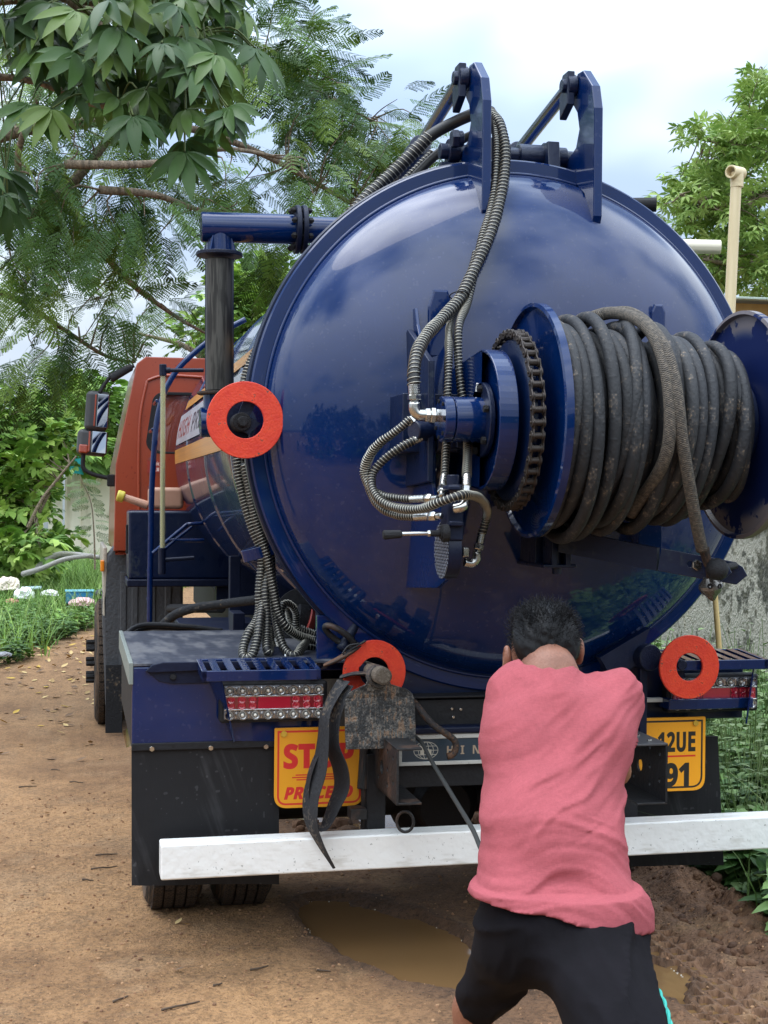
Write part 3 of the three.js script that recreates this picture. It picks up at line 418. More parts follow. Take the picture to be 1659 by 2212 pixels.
// ---------------------------------------------------------------- side: suction pipe, hose bundle, sight glass, ladder
{
  const pz = -.55, bare = S({ map: rep(tex(512, (u, v) => { const a = fbm(u * 24, v * 14, 5, 201, 24, 14), b = fbm(u * 10, v * 10, 4, 205, 10, 10), k = sst(.42, .64, a * .6 + b * .4); return [lerp(78, 46, k), lerp(76, 45, k), lerp(72, 43, k)]; }), 2), metalness: .55, roughness: .42 });
  const sp = child(truck, 'suction_pipe'); sp.userData.label = 'vertical pipe with bare grey middle and flanged elbow';
  const P = (x, y) => at(x, y, pz), rp = .056;
  mesh('pipe', [cyl(P(474, 560), P(474, 845), rp, rp, 40)], bare, sp, 'bare grey steel tube');
  mesh('pipe_sleeve', [-1, 1].map(k => cyl(P(474 + 28 * k, 560), P(474 + 28 * k, 850), .006, .006, 10)), navy, sp);
  mesh('pipe_neck', [cyl(P(474, 505), P(474, 552), rp * .92, rp * .96, 36), ...[0, 1, 2, 3].map(i => { const a = i * 1.57 + .6; const c = P(474, 545); return slab([c.clone().add(V(Math.cos(a) * .052, 0, Math.sin(a) * .052)), c.clone().add(V(Math.cos(a) * .075, 0, Math.sin(a) * .075)), c.clone().add(V(Math.cos(a) * .055, .06, Math.sin(a) * .055)), c.clone().add(V(Math.cos(a) * .05, .06, Math.sin(a) * .05))], .006); })], blue, sp);
  const cf = P(474, 551); mesh('flange', [cyl(cf.clone().add(V(0, -.006, 0)), cf.clone().add(V(0, .010, 0)), .094, .094, 44)], navy, sp);
  const cl = P(474, 850); mesh('flange', cyl(cl.clone().add(V(0, -.006, 0)), cl.clone().add(V(0, .006, 0)), .09, .09, 44), rusty, sp);
  mesh('top_pipe', [cyl(P(434, 490), P(645, 496), .060, .060, 44), cyl(P(650, 496), P(900, 505), .054, .054, 40)], blue, sp, 'horizontal blue pipe running to the tank');
  for (const x of [641, 655]) { const c = P(x, 496); mesh('pipe_flange', cyl(c.clone().add(V(-.010, 0, 0)), c.clone().add(V(.010, 0, 0)), .098, .098, 44), navy, sp); }
  for (let i = 0; i < 8; i++) { const a = i / 8 * 6.283 + .3, c = P(648, 496).add(V(0, Math.sin(a) * .08, Math.cos(a) * .08)); mesh('bolt', [cyl(c.clone().add(V(-.045, 0, 0)), c.clone().add(V(.045, 0, 0)), .007, .007, 10), hexNut(c.clone().add(V(.026, 0, 0)), c.clone().add(V(.04, 0, 0)), .013), hexNut(c.clone().add(V(-.04, 0, 0)), c.clone().add(V(-.026, 0, 0)), .013)], black, sp); }
  mesh('valve_stub', [cyl(P(432, 912), P(520, 912), .060, .060, 40), cyl(P(466, 852), P(466, 905), .05, .05, 30)], blue, sp);
  // bundle of guarded hoses down the left of the rim
  const zb = -.24, B = (x, y, z = zb) => at(x, y, z);
  const zz = (x, y, z = zb) => at((900 + x * .4822) * .54, (2300 + y * .4822) * .54, z);
  hose([z1(-250, 1060, -.24), B(575, 720), B(535, 800), B(518, 880), B(512, 985), B(522, 1060), B(545, 1140), B(565, 1195), zz(285, 160), zz(285, 300), zz(255, 400, -.22), zz(190, 500, -.18), zz(150, 620, -.15), zz(160, 690, -.12), zz(215, 680, -.12), zz(262, 560, -.14), zz(290, 380, -.18), zz(320, 200, -.24)], .0185, .0125);
  hose([z1(-235, 1090, -.26), B(588, 730, -.26), B(548, 810, -.26), B(535, 890, -.26), B(530, 985, -.26), B(540, 1060, -.26), B(560, 1140, -.26), B(578, 1195, -.26), zz(335, 150, -.22), zz(345, 350, -.21), zz(345, 520, -.18), zz(352, 640, -.13), zz(370, 600, -.2), zz(385, 450, -.3)], .0185, .0125);
  hose([B(600, 740, -.3), B(555, 830, -.3), B(540, 985, -.3), B(556, 1100, -.3), B(585, 1195, -.3), zz(395, 150, -.26), zz(420, 350, -.25), zz(450, 500, -.2), zz(500, 620, -.16), zz(570, 670, -.13), zz(640, 600, -.2), zz(690, 520, -.35)], .0165, .012);
  hose([B(528, 1000, -.2), B(552, 1120, -.2), B(575, 1195, -.2), zz(415, 180, -.2), zz(440, 310, -.2), zz(500, 420, -.2), zz(600, 500, -.25), zz(720, 540, -.3), zz(830, 570, -.3)], .0175, .012);
  hose([zz(800, 530, -.4), zz(700, 480, -.4), zz(600, 440, -.4), zz(590, 320, -.38), zz(550, 250, -.36), zz(490, 240, -.34), zz(470, 330, -.32), zz(500, 450, -.32)], .0145, .0105);
  hose([zz(800, 640, -.35), zz(690, 600, -.35), zz(640, 610, -.35)], .0145, .011);
  hose([zz(800, 500, -.5), zz(700, 470, -.5), zz(560, 400, -.5), zz(520, 300, -.45), zz(500, 250, -.4)], .013, .0105);
  // ring clamp
  const ca = B(556, 1192, -.24), cr = []; for (let i = 0; i < 40; i++) { const a = i / 40 * 6.283; cr.push([.075 * Math.cos(a), .045 * Math.sin(a)]); }
  const ci = cr.map(p => [p[0] * .93, p[1] * .9]).reverse(); mesh('hose_clamp', extrude(cr, .045, .002, [ci]).rotateX(-Math.PI / 2).rotateZ(.28).translate(ca.x + .02, ca.y - .02, ca.z), blue, truck, 'blue oval clamp round the hose bundle');
  mesh('manifold', [box(zz(380, 600).x, zz(470, 600).x, zz(0, 720).y, zz(0, 560).y, -.34, -.26), cyl(zz(430, 680, -.25), zz(430, 680, -.18), .04)], navy, truck);
  ferrule(zz(440, 600, -.2), zz(440, 450, -.22), .014); mesh('plug_fitting', hexNut(zz(490, 690, -.15), zz(545, 690, -.15), .02), steel, truck);
  // coupling with a red collar behind
  mesh('brake_coupling', [cyl(zz(600, 345, -.75), zz(690, 360, -.75), .055), cyl(zz(640, 340, -.9), zz(640, 340, -.8), .12)], black, truck);
  const cc = mesh('coupling_collar', cyl(zz(690, 370, -.72), zz(745, 385, -.72), .048, .04, 30), S({ color: lin(.35, .05, .04), roughness: .5 }), truck, 'red collar of the coupling'); mesh('green_cap', cyl(zz(770, 400, -.72), zz(795, 400, -.72), .03), S({ color: lin(.02, .14, .10), roughness: .5 }), cc);
  // sight glass
  const sg = child(truck, 'sight_glass'), G = (x, y) => at(x, y, -3.4);
  mesh('glass_tube', [ring(G(351, 1185), G(352, 805), .011, .0155, 24, .001)], PH({ color: lin(.82, .82, .62), transmission: .75, roughness: .12, ior: 1.45, thickness: 0 }), sg, 'yellowed clear tube');
  mesh('tube_core', cyl(G(351, 1184), G(351, 1010), .010), PH({ color: lin(.55, .5, .16), roughness: .3, transmission: .4, thickness: 0 }), sg);
  mesh('tube_tee', [cyl(G(352, 812), G(352, 787), .022), cyl(G(352, 800), G(440, 800), .012), cyl(G(357, 800), G(368, 800), .018)], navy, sg); mesh('tube_foot', [cyl(G(350, 1240), G(350, 1183), .022), cyl(G(350, 1210), G(420, 1205), .012)], navy, sg);
  // ladder curving over the barrel
  const lad = child(truck, 'ladder'); lad.userData.label = 'slim blue ladder curving up over the tank side';
  const rail = z => [at(323, 1348, z), at(325, 1200, z), at(331, 1000, z), at(345, 880, z), at(375, 810, z), at(420, 762, z), at(478, 718, z), at(530, 690, z)];
  for (const z of [-4.0, -4.32]) mesh('rail', tube(rail(z), .019, 60, 10), blue, lad);
  for (let i = 0; i < 8; i++) { const y = 1300 - i * 62, x = lerp(323.5, 332, i / 8) + (i > 6 ? 8 : 0); mesh('rung', cyl(at(x, y, -4.0), at(x, y, -4.0).add(V(0, 0, -.32)), .011, .011, 12), blue, lad); }
  const q = (x, y) => at(x, y, -3.9); mesh('stay', [tube([q(330, 1195), q(365, 1165), q(405, 1132)], .012, 6, 8), tube([q(365, 1165), q(400, 1167), q(440, 1167)], .012, 6, 8), tube([q(345, 1195), q(380, 1165), q(415, 1138)], .012, 6, 8), tube([q(405, 1132), q(440, 1130)], .012, 4, 8)], blue, lad);
  mesh('hose_box_pipe', tube([at(352, 1350, -1.7), at(372, 1332, -1.68), at(410, 1316, -1.6), at(480, 1305, -1.5), at(560, 1295, -1.3)], .022, 24, 12), rubber, truck, 'black rubber hose lying behind the mudguard');
  mesh('air_hose', [tube([at(264, 1376, -1.23), at(300, 1352, -1.3), at(400, 1353, -1.3), at(480, 1363, -1.3)], .012, 24, 8), tube([at(272, 1380, -1.26), at(310, 1358, -1.33), at(400, 1359, -1.33), at(470, 1367, -1.33)], .011, 24, 8)], black, truck);
  mesh('pump_bracket', [box(-.78, -.52, .82, 1.02, -2.4, -2.35), box(-.80, -.74, .8, 1.1, -2.2, -2.0), box(-.66, -.60, .8, 1.12, -2.2, -2.0), box(-1.15, -.5, .86, .9, -3.2, -2.6), box(-1.0, -.55, .93, .96, -3.4, -2.6), box(-.72, -.66, .7, 1.35, -3.0, -2.92), box(-.5, .5, .75, 1.3, -3.6, -3.5)], navy, truck);
  mesh('gearbox', [box(-1.1, -.5, .62, .84, -4.4, -3.2, .04), cyl(V(-.8, .7, -3.9), V(-.8, .7, -3.2), .14), cyl(V(-.95, .92, -4.6), V(-.7, 1.0, -3.6), .03)], black, truck);
}
// ---------------------------------------------------------------- left mudguard, lights, flaps, signs, bar
{
  const mg = child(truck, 'mudguard'); mg.userData.label = 'boxy blue mudguard with a scuffed flat top';
  const Y1 = at(275, 1437, .02).y, xl = at(285, 1500, .02).x, xr = at(660, 1500, .02).x, yb = at(300, 1610, .02).y;
  mesh('top_plate', [box(xl - .005, -.52, Y1 - .004, Y1 + .006, -1.2, .025, .002)], S({ map: rep(tex(1024, (u, v) => { const a = fbm(u * 6, v * 6, 6, 611, 6, 6), b = fbm(u * 30, v * 8, 4, 612, 30, 8), k = sst(.36, .62, a * .5 + b * .5); return [lerp(38, 92, k), lerp(42, 92, k), lerp(56, 96, k)]; }), .8), roughness: .6, bumpMap: rep(T.fine, 1), bumpScale: .003 }), mg, 'dusty grey top of the mudguard');
  mesh('edge_rail', [box(xl - .012, xl + .004, Y1 - .07, Y1 + .010, -1.2, .028, .003)], S({ color: lin(.25, .28, .26), roughness: .55, map: rep(T.white, 2) }), mg, 'worn pale edge of the mudguard');
  mesh('rear_panel', [box(xl, xr, yb, Y1 - .006, .004, .024, .008)], blue, mg);
  mesh('side_panel', [box(xl, xl + .004, Y1 - .30, Y1 - .006, -1.19, .0, .002)], black, mg);
  mesh('handle_slot', [muv(extrude([[0, 0], [.025, .022], [.06, .03], [.56, .03], [.56, .01], [.02, -.006]], .02, .002).translate(at(314, 1443, .03).x, at(314, 1443, .03).y - .01, .024)), muv(extrude([[.0, 0], [.56, 0], [.56, -.05], [.1, -.05], [.05, -.04]], .006, .002).translate(at(314, 1443, .03).x, at(314, 1443, .03).y - .01, .024))], navy, mg);
  mesh('latch_bolt', [cyl(at(374, 1462, .025), at(374, 1462, .042), .012)], black, mg);
  mesh('gusset', [slab([at(478, 1470, .03), at(690, 1470, .03), at(690, 1600, .03), at(506, 1600, .03)], .012), slab([at(452, 1470, .026), at(478, 1470, .2), at(506, 1602, .05), at(506, 1602, .026)], .006)], blue, mg);
  // black rubber flaps
  const flapM = PH({ specularIntensity: .4, map: rep(tex(1024, (u, v) => { const a = fbm(u * 5, v * 5, 5, 711, 5, 5), s = fbm((u + v * .35) * 60, v * 4, 3, 712, 60, 4), q = fbm(u * 50, v * 50, 2, 713, 50, 50), k = sst(.5, .85, a * .6 + s * .4); return g3(30 + 26 * k + (q > .82 ? 22 : 0)).map((w, i) => w + [0, 0, 2][i]); }), 1.1), roughness: .58, bumpMap: rep(T.smear, 2), bumpScale: .004 });
  const flap = (x0, x1, y0, y1, z, nm, lab, tilt = 0) => { const a = at(x0, y0, z), b = at(x1, y0, z), c = at(x1 + tilt, y1, z), d = at(x0, y1, z); const n = 12, m = 14, g = new THREE.BoxGeometry(1, 1, .012, n, m, 1), Q = g.attributes.position; for (let i = 0; i < Q.count; i++) { const u = Q.getX(i) + .5, w = .5 - Q.getY(i), p = a.clone().lerp(b, u).lerp(d.clone().lerp(c, u), w); Q.setXYZ(i, p.x, p.y, z + Q.getZ(i) + .012 * Math.sin(u * 5 + 1) * w + .008 * w); } g.computeVertexNormals(); return mesh(nm, muv(g), flapM, truck, lab); };
  flap(284, 602, 1612, 1909, .012, 'mud_flap', 'wide black rubber flap on the left'); flap(1338, 1549, 1590, 1868, -.04, 'mud_flap', 'black rubber flap on the right', 12);
  mesh('flap_strip', [box(xl, at(660, 1600, .03).x, at(300, 1622, .03).y, at(300, 1606, .03).y, .02, .034, .003)], black, truck);
  for (const [x, y] of [[328, 1617], [455, 1615], [574, 1612]]) { const p = at(x, y, .034); mesh('flap_bolt', hexNut(p, p.clone().add(V(0, 0, .012)), .010), steel, truck); }
  // step grates above the lights
  const grate = (x0, x1, yF, z0, z1) => { const a = at(x0, yF, z1), b = at(x1, yF + (x0 < 800 ? 4 : -3), z1), h = .038, k = child(truck, 'step_grate', [0, a.y, z1]), y = 0; z0 -= z1; z1 = 0; k.rotation.x = .07; mesh('frame', [box(a.x, b.x, y - h, y, z1 - .012, z1, .003), box(a.x, b.x, y - h, y, z0, z0 + .012, .003), box(a.x, a.x + .02, y - h, y, z0, z1, .003), box(b.x - .02, b.x, y - h, y, z0, z1, .003)], blue, k); const n = 8; for (let i = 1; i < n; i++) { const x = lerp(a.x, b.x, i / n); mesh('slat', slab([V(x - .014, y - .004, z1 - .012), V(x + .014, y - .004, z1 - .012), V(x + .014, y - .004, z0 + .012), V(x - .014, y - .004, z0 + .012)], .008), blue, k); } return [a, b]; };
  grate(436, 694, 1450, -.02, .22); grate(1438, 1661, 1428, -.02, .22);
  mesh('light_bracket', [slab([at(1628, 1440, .16), at(1634, 1440, .02), at(1612, 1560, .02), at(1612, 1563, .16)], .006), box(at(1440, 1550, .1).x, at(1622, 1550, .1).x, at(0, 1568, .1).y, at(0, 1543, .1).y, .02, .12)], blue, truck);
  mesh('rear_beam', [box(-.53, 1.02, at(1400, 1558, 0).y, at(1400, 1440, 0).y, -.06, -.02, .006)], blueD, truck, 'scuffed blue beam behind the person');
  // tail lights
  const lens = PH({ color: lin(.92, .93, .93), transmission: .9, roughness: .08, ior: 1.5, thickness: 0 }), chrome = S({ color: lin(.52, .52, .53), metalness: 1, roughness: .22 });
  const redL = PH({ color: lin(.42, .012, .035), roughness: .16, clearcoat: 1, clearcoatRoughness: .06 }), redD = PH({ color: lin(.20, .008, .018), roughness: .25, clearcoat: 1, clearcoatRoughness: .08 });
  const light = (x0, x1, y0, y1, z, label, flip) => {
    const k = child(truck, 'tail_light'); k.userData.label = label; const a = at(x0, y1, z), b = at(x1, y0, z), w = b.x - a.x, h = b.y - a.y, X = u => a.x + w * u, Y = v => a.y + h * v;
    mesh('housing', [box(a.x - .012, b.x + .012, a.y - .010, b.y + .010, z - .07, z - .012, .012)], black, k);
    mesh('backing', box(X(.01), X(.99), Y(.02), Y(.98), z - .02, z - .008, .004), S({ color: lin(.10, .10, .11), roughness: .5 }), k);
    for (const [v0, v1] of [[.70, .98], [.02, .30]]) { mesh('reflector_row', box(X(.015), X(.985), Y(v0 + .03), Y(v1 - .03), z - .010, z - .004, .002), S({ color: lin(.22, .22, .23), metalness: .6, roughness: .4 }), k);
      for (let i = 0; i < 8; i++) { const c = V(X((i + .5) / 8), Y((v0 + v1) / 2), z); const L = mesh('lamp', lathe([[.0, -.002], [.006, -.001], [.010, .003], [.0145, .006], [.0165, .010], [.0175, .010], [.0175, -.004], [0, -.004]], c.clone().add(V(0, 0, -.004)), c.clone().add(V(0, 0, .996)), 24, .4), chrome, k); mesh('bulb', new THREE.SphereGeometry(.0062, 12, 8).translate(c.x, c.y, c.z + .001), S({ color: lin(.8, .78, .7), roughness: .25 }), L); if (i) { const p = V(X(i / 8), Y((v0 + v1) / 2), z - .003); mesh('divider', cyl(p.clone().add(V(0, -.013, -.002)), p.clone().add(V(0, .013, -.002)), .004, .004, 8, .001), chrome, k); } } }
    for (const v of [.31, .69]) mesh('chrome_strip', box(X(.01), X(.99), Y(v) - .003, Y(v) + .003, z - .012, z + .004, .002), chrome, k);
    const seg = flip ? [[.02, .36, 1], [.36, .68, 0], [.68, .98, 1]] : [[.02, .34, 1], [.34, .66, 0], [.66, .98, 1]];
    for (const [u0, u1, facet] of seg) { const R = mesh('red_lens', box(X(u0), X(u1), Y(.33), Y(.67), z - .012, z + .002, .002), facet ? redD : redL, k); if (facet) for (let i = 0; i < 3; i++) for (let j = 0; j < 2; j++) { const c = V(X(lerp(u0, u1, (i + .5) / 3)), Y(lerp(.33, .67, (j + .5) / 2)), z + .001); mesh('facet', lathe([[0, .004], [.004, .0035], [.006, .001], [.012, .0035], [.016, 0], [.0, -.002]], c, c.clone().add(V(0, 0, 1)), 10, .3), redL, R); } }
  };
  light(482, 702, 1477, 1558, .10, 'left tail light with clear lamp rows and red centre'); light(1450, 1636, 1461, 1536, .08, 'right tail light half behind the red ring', true);
  // plates
  const plate = (x0, x1, y0, y1, z, cvf, label, nm) => {
    const a = at(x0, y1, z), b = at(x1, y0, z), w = b.x - a.x, h = b.y - a.y, r = .05; const s = new THREE.Shape(); s.moveTo(.006, h); s.lineTo(w - .006, h); s.quadraticCurveTo(w, h, w, h - .006); s.lineTo(w, r); s.quadraticCurveTo(w, 0, w - r, 0); s.lineTo(r, 0); s.quadraticCurveTo(0, 0, 0, r); s.lineTo(0, h - .006); s.quadraticCurveTo(0, h, .006, h);
    const g = new THREE.ExtrudeGeometry(s, { depth: .003, bevelEnabled: true, bevelSize: .001, bevelThickness: .001, bevelSegments: 1, curveSegments: 12 }); const Q = g.attributes.position, U = g.attributes.uv; for (let i = 0; i < Q.count; i++) U.setXY(i, Q.getX(i) / w, Q.getY(i) / h); g.translate(a.x, a.y, z);
    const cv = document.createElement('canvas'); cv.width = 1024; cv.height = Math.round(1024 * h / w); cvf(cv.getContext('2d'), 1024, cv.height); const t = new THREE.CanvasTexture(cv); t.colorSpace = THREE.SRGBColorSpace;
    const k = mesh(nm, g, PH({ map: t, roughness: .5, clearcoat: .3, clearcoatRoughness: .3 }), truck, label); return [k, a, b];
  };
  const grime = (c, w, h, s) => { const r = rng(s); for (let i = 0; i < 260; i++) { c.fillStyle = `rgba(${60 + r() * 40},${40 + r() * 30},20,${r() * .22})`; const q = 1 + r() * 4; c.fillRect(r() * w, r() * h, q, q * (1 + r() * 2)); } };
  const bolts = (k, a, b, ys, m) => { for (const u of [.1, .9]) { const p = V(lerp(a.x, b.x, u), lerp(a.y, b.y, ys), a.z + .005); mesh('bolt', hexNut(p, p.clone().add(V(0, 0, .007)), .012), m, k); } };
  const yellowM = S({ color: lin(.55, .33, .03), roughness: .5 });
  const fit = (c, s, x, y, w, h, font) => { c.save(); c.font = font; const m = c.measureText(s).width; c.translate(x, y); c.scale(w / m, 1); c.fillText(s, 0, 0); c.lineWidth = w / s.length * .10; c.strokeStyle = c.fillStyle; c.strokeText(s, 0, 0); c.restore(); };
  let k, a, b;
  [k, a, b] = plate(592, 786, 1568, 1746, .05, (c, w, h) => {
    c.fillStyle = '#d9930f'; c.fillRect(0, 0, w, h); c.strokeStyle = '#c4211d'; c.lineWidth = 22; const m = 42; c.beginPath(); c.moveTo(m, m); c.lineTo(w - m, m); c.lineTo(w - m, h - 140); c.quadraticCurveTo(w - m, h - m, w - 140, h - m); c.lineTo(140, h - m); c.quadraticCurveTo(m, h - m, m, h - 140); c.closePath(); c.stroke();
    c.fillStyle = '#c4211d'; c.textBaseline = 'alphabetic'; fit(c, 'STOP', 95, h * .50, w * .80, 1, `bold ${Math.round(h * .40)}px sans-serif`);
    for (const [x, y, l] of [[240, .585, 500], [200, .615, 580], [250, .645, 460]]) c.fillRect(x, h * y, l, 14);
    fit(c, 'PROCEED', 100, h * .89, w * .77, 1, `italic bold ${Math.round(h * .20)}px sans-serif`); grime(c, w, h, 5);
  }, 'yellow sign lettered STOP and PROCEED in red', 'stop_sign'); bolts(k, a, b, .93, yellowM);
  [k, a, b] = plate(1300, 1523, 1548, 1714, .05, (c, w, h) => {
    c.fillStyle = '#f0a00c'; c.fillRect(0, 0, w, h); c.strokeStyle = '#17140f'; c.lineWidth = 18; const m = 34; c.beginPath(); c.moveTo(m, m); c.lineTo(w - m, m); c.lineTo(w - m, h - 140); c.quadraticCurveTo(w - m, h - m, w - 140, h - m); c.lineTo(140, h - m); c.quadraticCurveTo(m, h - m, m, h - 140); c.closePath(); c.stroke();
    c.fillStyle = '#15130f'; c.textBaseline = 'alphabetic'; fit(c, '12UE', w * .53, h * .46, w * .38, 1, `bold ${Math.round(h * .36)}px sans-serif`); fit(c, '91', w * .60, h * .93, w * .275, 1, `bold ${Math.round(h * .42)}px sans-serif`);
    c.fillStyle = '#d11d12'; c.fillRect(w * .56, h * .515, w * .345, 16); grime(c, w, h, 9);
  }, 'yellow number plate with black characters', 'number_plate'); bolts(k, a, b, .92, yellowM);
  mesh('plate_rail', box(at(1290, 1546, .05).x, at(1524, 1546, .05).x, at(0, 1547, .05).y - .004, at(0, 1540, .05).y, .03, .06, .002), S({ color: lin(.55, .55, .52), roughness: .5 }), truck);
  // cross members, badge
  const yq = y => at(1100, y, .1).y; mesh('cross_member', [box(-.49, .49, yq(1570), yq(1512), .0, .05), box(-.49, .49, yq(1508), yq(1503), -.02, .07), box(-.49, .49, yq(1700), yq(1650), -.05, .05)], black, truck);
  mesh('cross_member', box(-.49, .49, yq(1582), yq(1566), .02, .10, .01), navy, truck);
  for (const [x, y] of [[976, 1531], [995, 1532], [979, 1549], [883, 1552]]) { const p = at(x, y, .052); mesh('rivet', cyl(p, p.clone().add(V(0, 0, .005)), .0055, .0055, 12, .001), steel, truck); }
  {
    const A = at(865, 1652, .08), B = at(1345, 1577, .08), w = B.x - A.x, h = B.y - A.y; const cv = document.createElement('canvas'); cv.width = 2048; cv.height = Math.round(2048 * h / w); const c = cv.getContext('2d'), Hh = cv.height;
    c.fillStyle = '#1b3140'; c.fillRect(0, 0, 2048, Hh); const r = rng(3); for (let i = 0; i < 500; i++) { c.fillStyle = `rgba(110,105,95,${r() * .2})`; c.fillRect(r() * 2048, r() * Hh, 1 + r() * 3, 1 + r() * 3); }
    c.strokeStyle = '#a9a79d'; c.lineWidth = 6; c.save(); c.translate(225, Hh * .52); const R = Hh * .30, K = 1.45; for (const q of [1, .62, .22]) { c.beginPath(); c.ellipse(0, 0, R * K * q, R, 0, 0, 7); c.stroke(); } for (const q of [-.5, 0, .5]) { c.beginPath(); const ww = R * K * Math.sqrt(1 - q * q); c.moveTo(-ww, q * R); c.lineTo(ww, q * R); c.stroke(); } c.fillStyle = '#b5b1a4'; c.fillRect(-50, -R * .55, 34, R * 1.1); c.fillRect(16, -R * .1, 34, R * .65); c.fillRect(-40, -R * .2, 70, 26); c.restore();
    c.fillStyle = '#a08d78'; c.font = `bold ${Math.round(Hh * .42)}px sans-serif`; c.textBaseline = 'middle'; [...'HINDU'].forEach((s, i) => c.fillText(s, [405, 535, 640, 790, 950][i], Hh * .54));
    const t = new THREE.CanvasTexture(cv); t.colorSpace = THREE.SRGBColorSpace; const g = new THREE.BoxGeometry(w, h, .006).translate((A.x + B.x) / 2, (A.y + B.y) / 2, .08);
    const bd = mesh('badge_plate', g, PH({ map: t, roughness: .45, clearcoat: .3, clearcoatRoughness: .2 }), truck, 'dark badge plate with a globe emblem');
    const fm = S({ map: rep(T.white, 2), color: lin(.62, .62, .6), roughness: .55 }); mesh('badge_frame', [box(A.x - .008, B.x + .008, B.y - .012, B.y + .004, .078, .088, .002), box(A.x - .008, B.x + .008, A.y - .004, A.y + .010, .078, .088, .002), box(A.x - .008, A.x + .004, A.y, B.y, .078, .087, .002)], fm, bd);
  }
  // rail ends reaching back: C sections with holes
  const C = (s, x, yT, yB, z) => { const p = at(x, yT, z), q = at(x, yB, z), X = p.x, yt = p.y, yb = q.y, holes = []; const Lz = .46; for (const [u, v] of [[.15, .2], [.32, .2], [.15, .5], [.32, .72], [.15, .84], [.05, .34], [.05, .8]]) holes.push(circ(-z + u * .9 + .01, lerp(yb, yt, v), .009, 10)); holes.push(circ(-z + .24, lerp(yb, yt, .45), .026, 16)); const web = extrude([[-z, yb], [-z + Lz, yb], [-z + Lz, yt], [-z, yt]], .008, .0, holes); const k = child(truck, 'rail_end'); mesh('web', muv(turnX(web)).translate(X - (s > 0 ? .008 : 0), 0, 0), s > 0 ? black : blackSteel, k); const i0 = s > 0 ? X - .115 : X, i1 = s > 0 ? X : X + .09; mesh('flange', [box(i0, i1, yt - .004, yt + .004, z - Lz, z, .002)], s > 0 ? S({ color: lin(.06, .06, .065), roughness: .38 }) : blackSteel, k); mesh('flange', [box(i0, i1, yb - .004, yb + .004, z - Lz, z, .002)], blackSteel, k); return [X, yt, yb]; };
  C(-1, 857, 1620, 1738, .46); const [XR, yt] = C(1, 1443, 1608, 1735, .46); for (const dz of [-.05, -.16]) { const p = V(XR - .05, yt + .004, .46 + dz); mesh('rail_bolt', hexNut(p, p.clone().add(V(0, .006, 0)), .009), steel, truck); }
  const lp = at(875, 1775, .34); { const k = []; for (let i = 0; i < 24; i++) { const a = i / 24 * 6.283; k.push(V(lp.x + .028 * Math.cos(a), lp.y + .036 * Math.sin(a), lp.z + .01 * Math.cos(a))); } mesh('tow_ring', tube(k, .0055, 40, 8, true), blackSteel, truck); }
  mesh('damper', [cyl(at(783, 1705, .08), at(790, 1600, .05), .02), cyl(at(790, 1830, .06), at(786, 1700, .08), .012), box(at(770, 0, .1).x, at(806, 0, .1).x, at(0, 1800, .1).y, at(0, 1775, .1).y, .05, .12)], blackSteel, truck);
  mesh('shackle', [tube(Array.from({ length: 20 }, (_, i) => { const a = i / 19 * 6.283, p = at(735, 1372, .02); return p.add(V(-.002 + .055 * Math.cos(a), -.004 + .022 * Math.sin(a) - .035 * Math.cos(a), .02 * Math.sin(a))); }), .012, 50, 10)], blackSteel, truck);
  mesh('shackle_plate', [box(at(695, 0, -.04).x, at(755, 0, -.04).x, at(0, 1460, -.04).y, at(0, 1335, -.04).y, -.06, -.03)], blue, truck);
  // axle, springs, wheels
  const wheel = (x, R, w, z, y0) => {
    const k = child(truck, 'wheel', [x, R, z]); const tr = [[R * .58, -w * .46], [R * .62, -w * .5], [R * .92, -w * .5], [R * .975, -w * .44], [R, -w * .38], [R, w * .38], [R * .975, w * .44], [R * .92, w * .5], [R * .62, w * .5], [R * .58, w * .46]];
    const g = new THREE.LatheGeometry(tr.map(p => new THREE.Vector2(p[0], p[1])), 72).rotateZ(-Math.PI / 2); mesh('tyre', creased(g, .5), tyreM, k);
    const blocks = []; const n = 44; for (let i = 0; i < n; i++) for (const [c, ww, off] of [[-.30, .17, 0], [-.10, .16, .5], [.10, .16, 0], [.30, .17, .5]]) { const a = (i + off) / n * 6.2832, L = 6.2832 * R / n * .84; const b = new THREE.BoxGeometry(w * ww, .016, L).translate(w * c, R + .006, 0).rotateX(a); blocks.push(b); }
    const tb = mesh('tread', blocks, tyreM, k); tb.userData.kind = 'stuff'; tb.name = 'tyre_tread';
    mesh('rim', lathe([[.0, -.04], [R * .2, -.04], [R * .24, 0], [R * .5, .02], [R * .56, w * .42], [R * .6, w * .46], [R * .6, -w * .46], [0, -w * .3]], V(0, 0, 0), V(-1, 0, 0), 48, .5), rimM, k); return k;
  };
  T.mudtyre = tex(512, (u, v) => { const a = fbm(u * 7, v * 7, 5, 811, 7, 7), b = fbm(u * 40, v * 40, 3, 812, 40, 40), d = sst(.40, .62, a * .6 + b * .4); return [lerp(36, 96, d), lerp(33, 76, d), lerp(31, 58, d)]; });
  const tyreM = S({ map: rep(T.mudtyre, 2), roughness: .9, bumpMap: rep(T.fine, 4), bumpScale: .004 }), rimM = S({ color: lin(.10, .085, .07), roughness: .7 });
  const wx = at(372, 1960, -.66).x, RW = .40; wheel(wx, RW, .225, -.78); wheel(wx + .285, RW, .225, -.78); wheel(.38, RW, .225, -.78); wheel(.665, RW, .225, -.78);
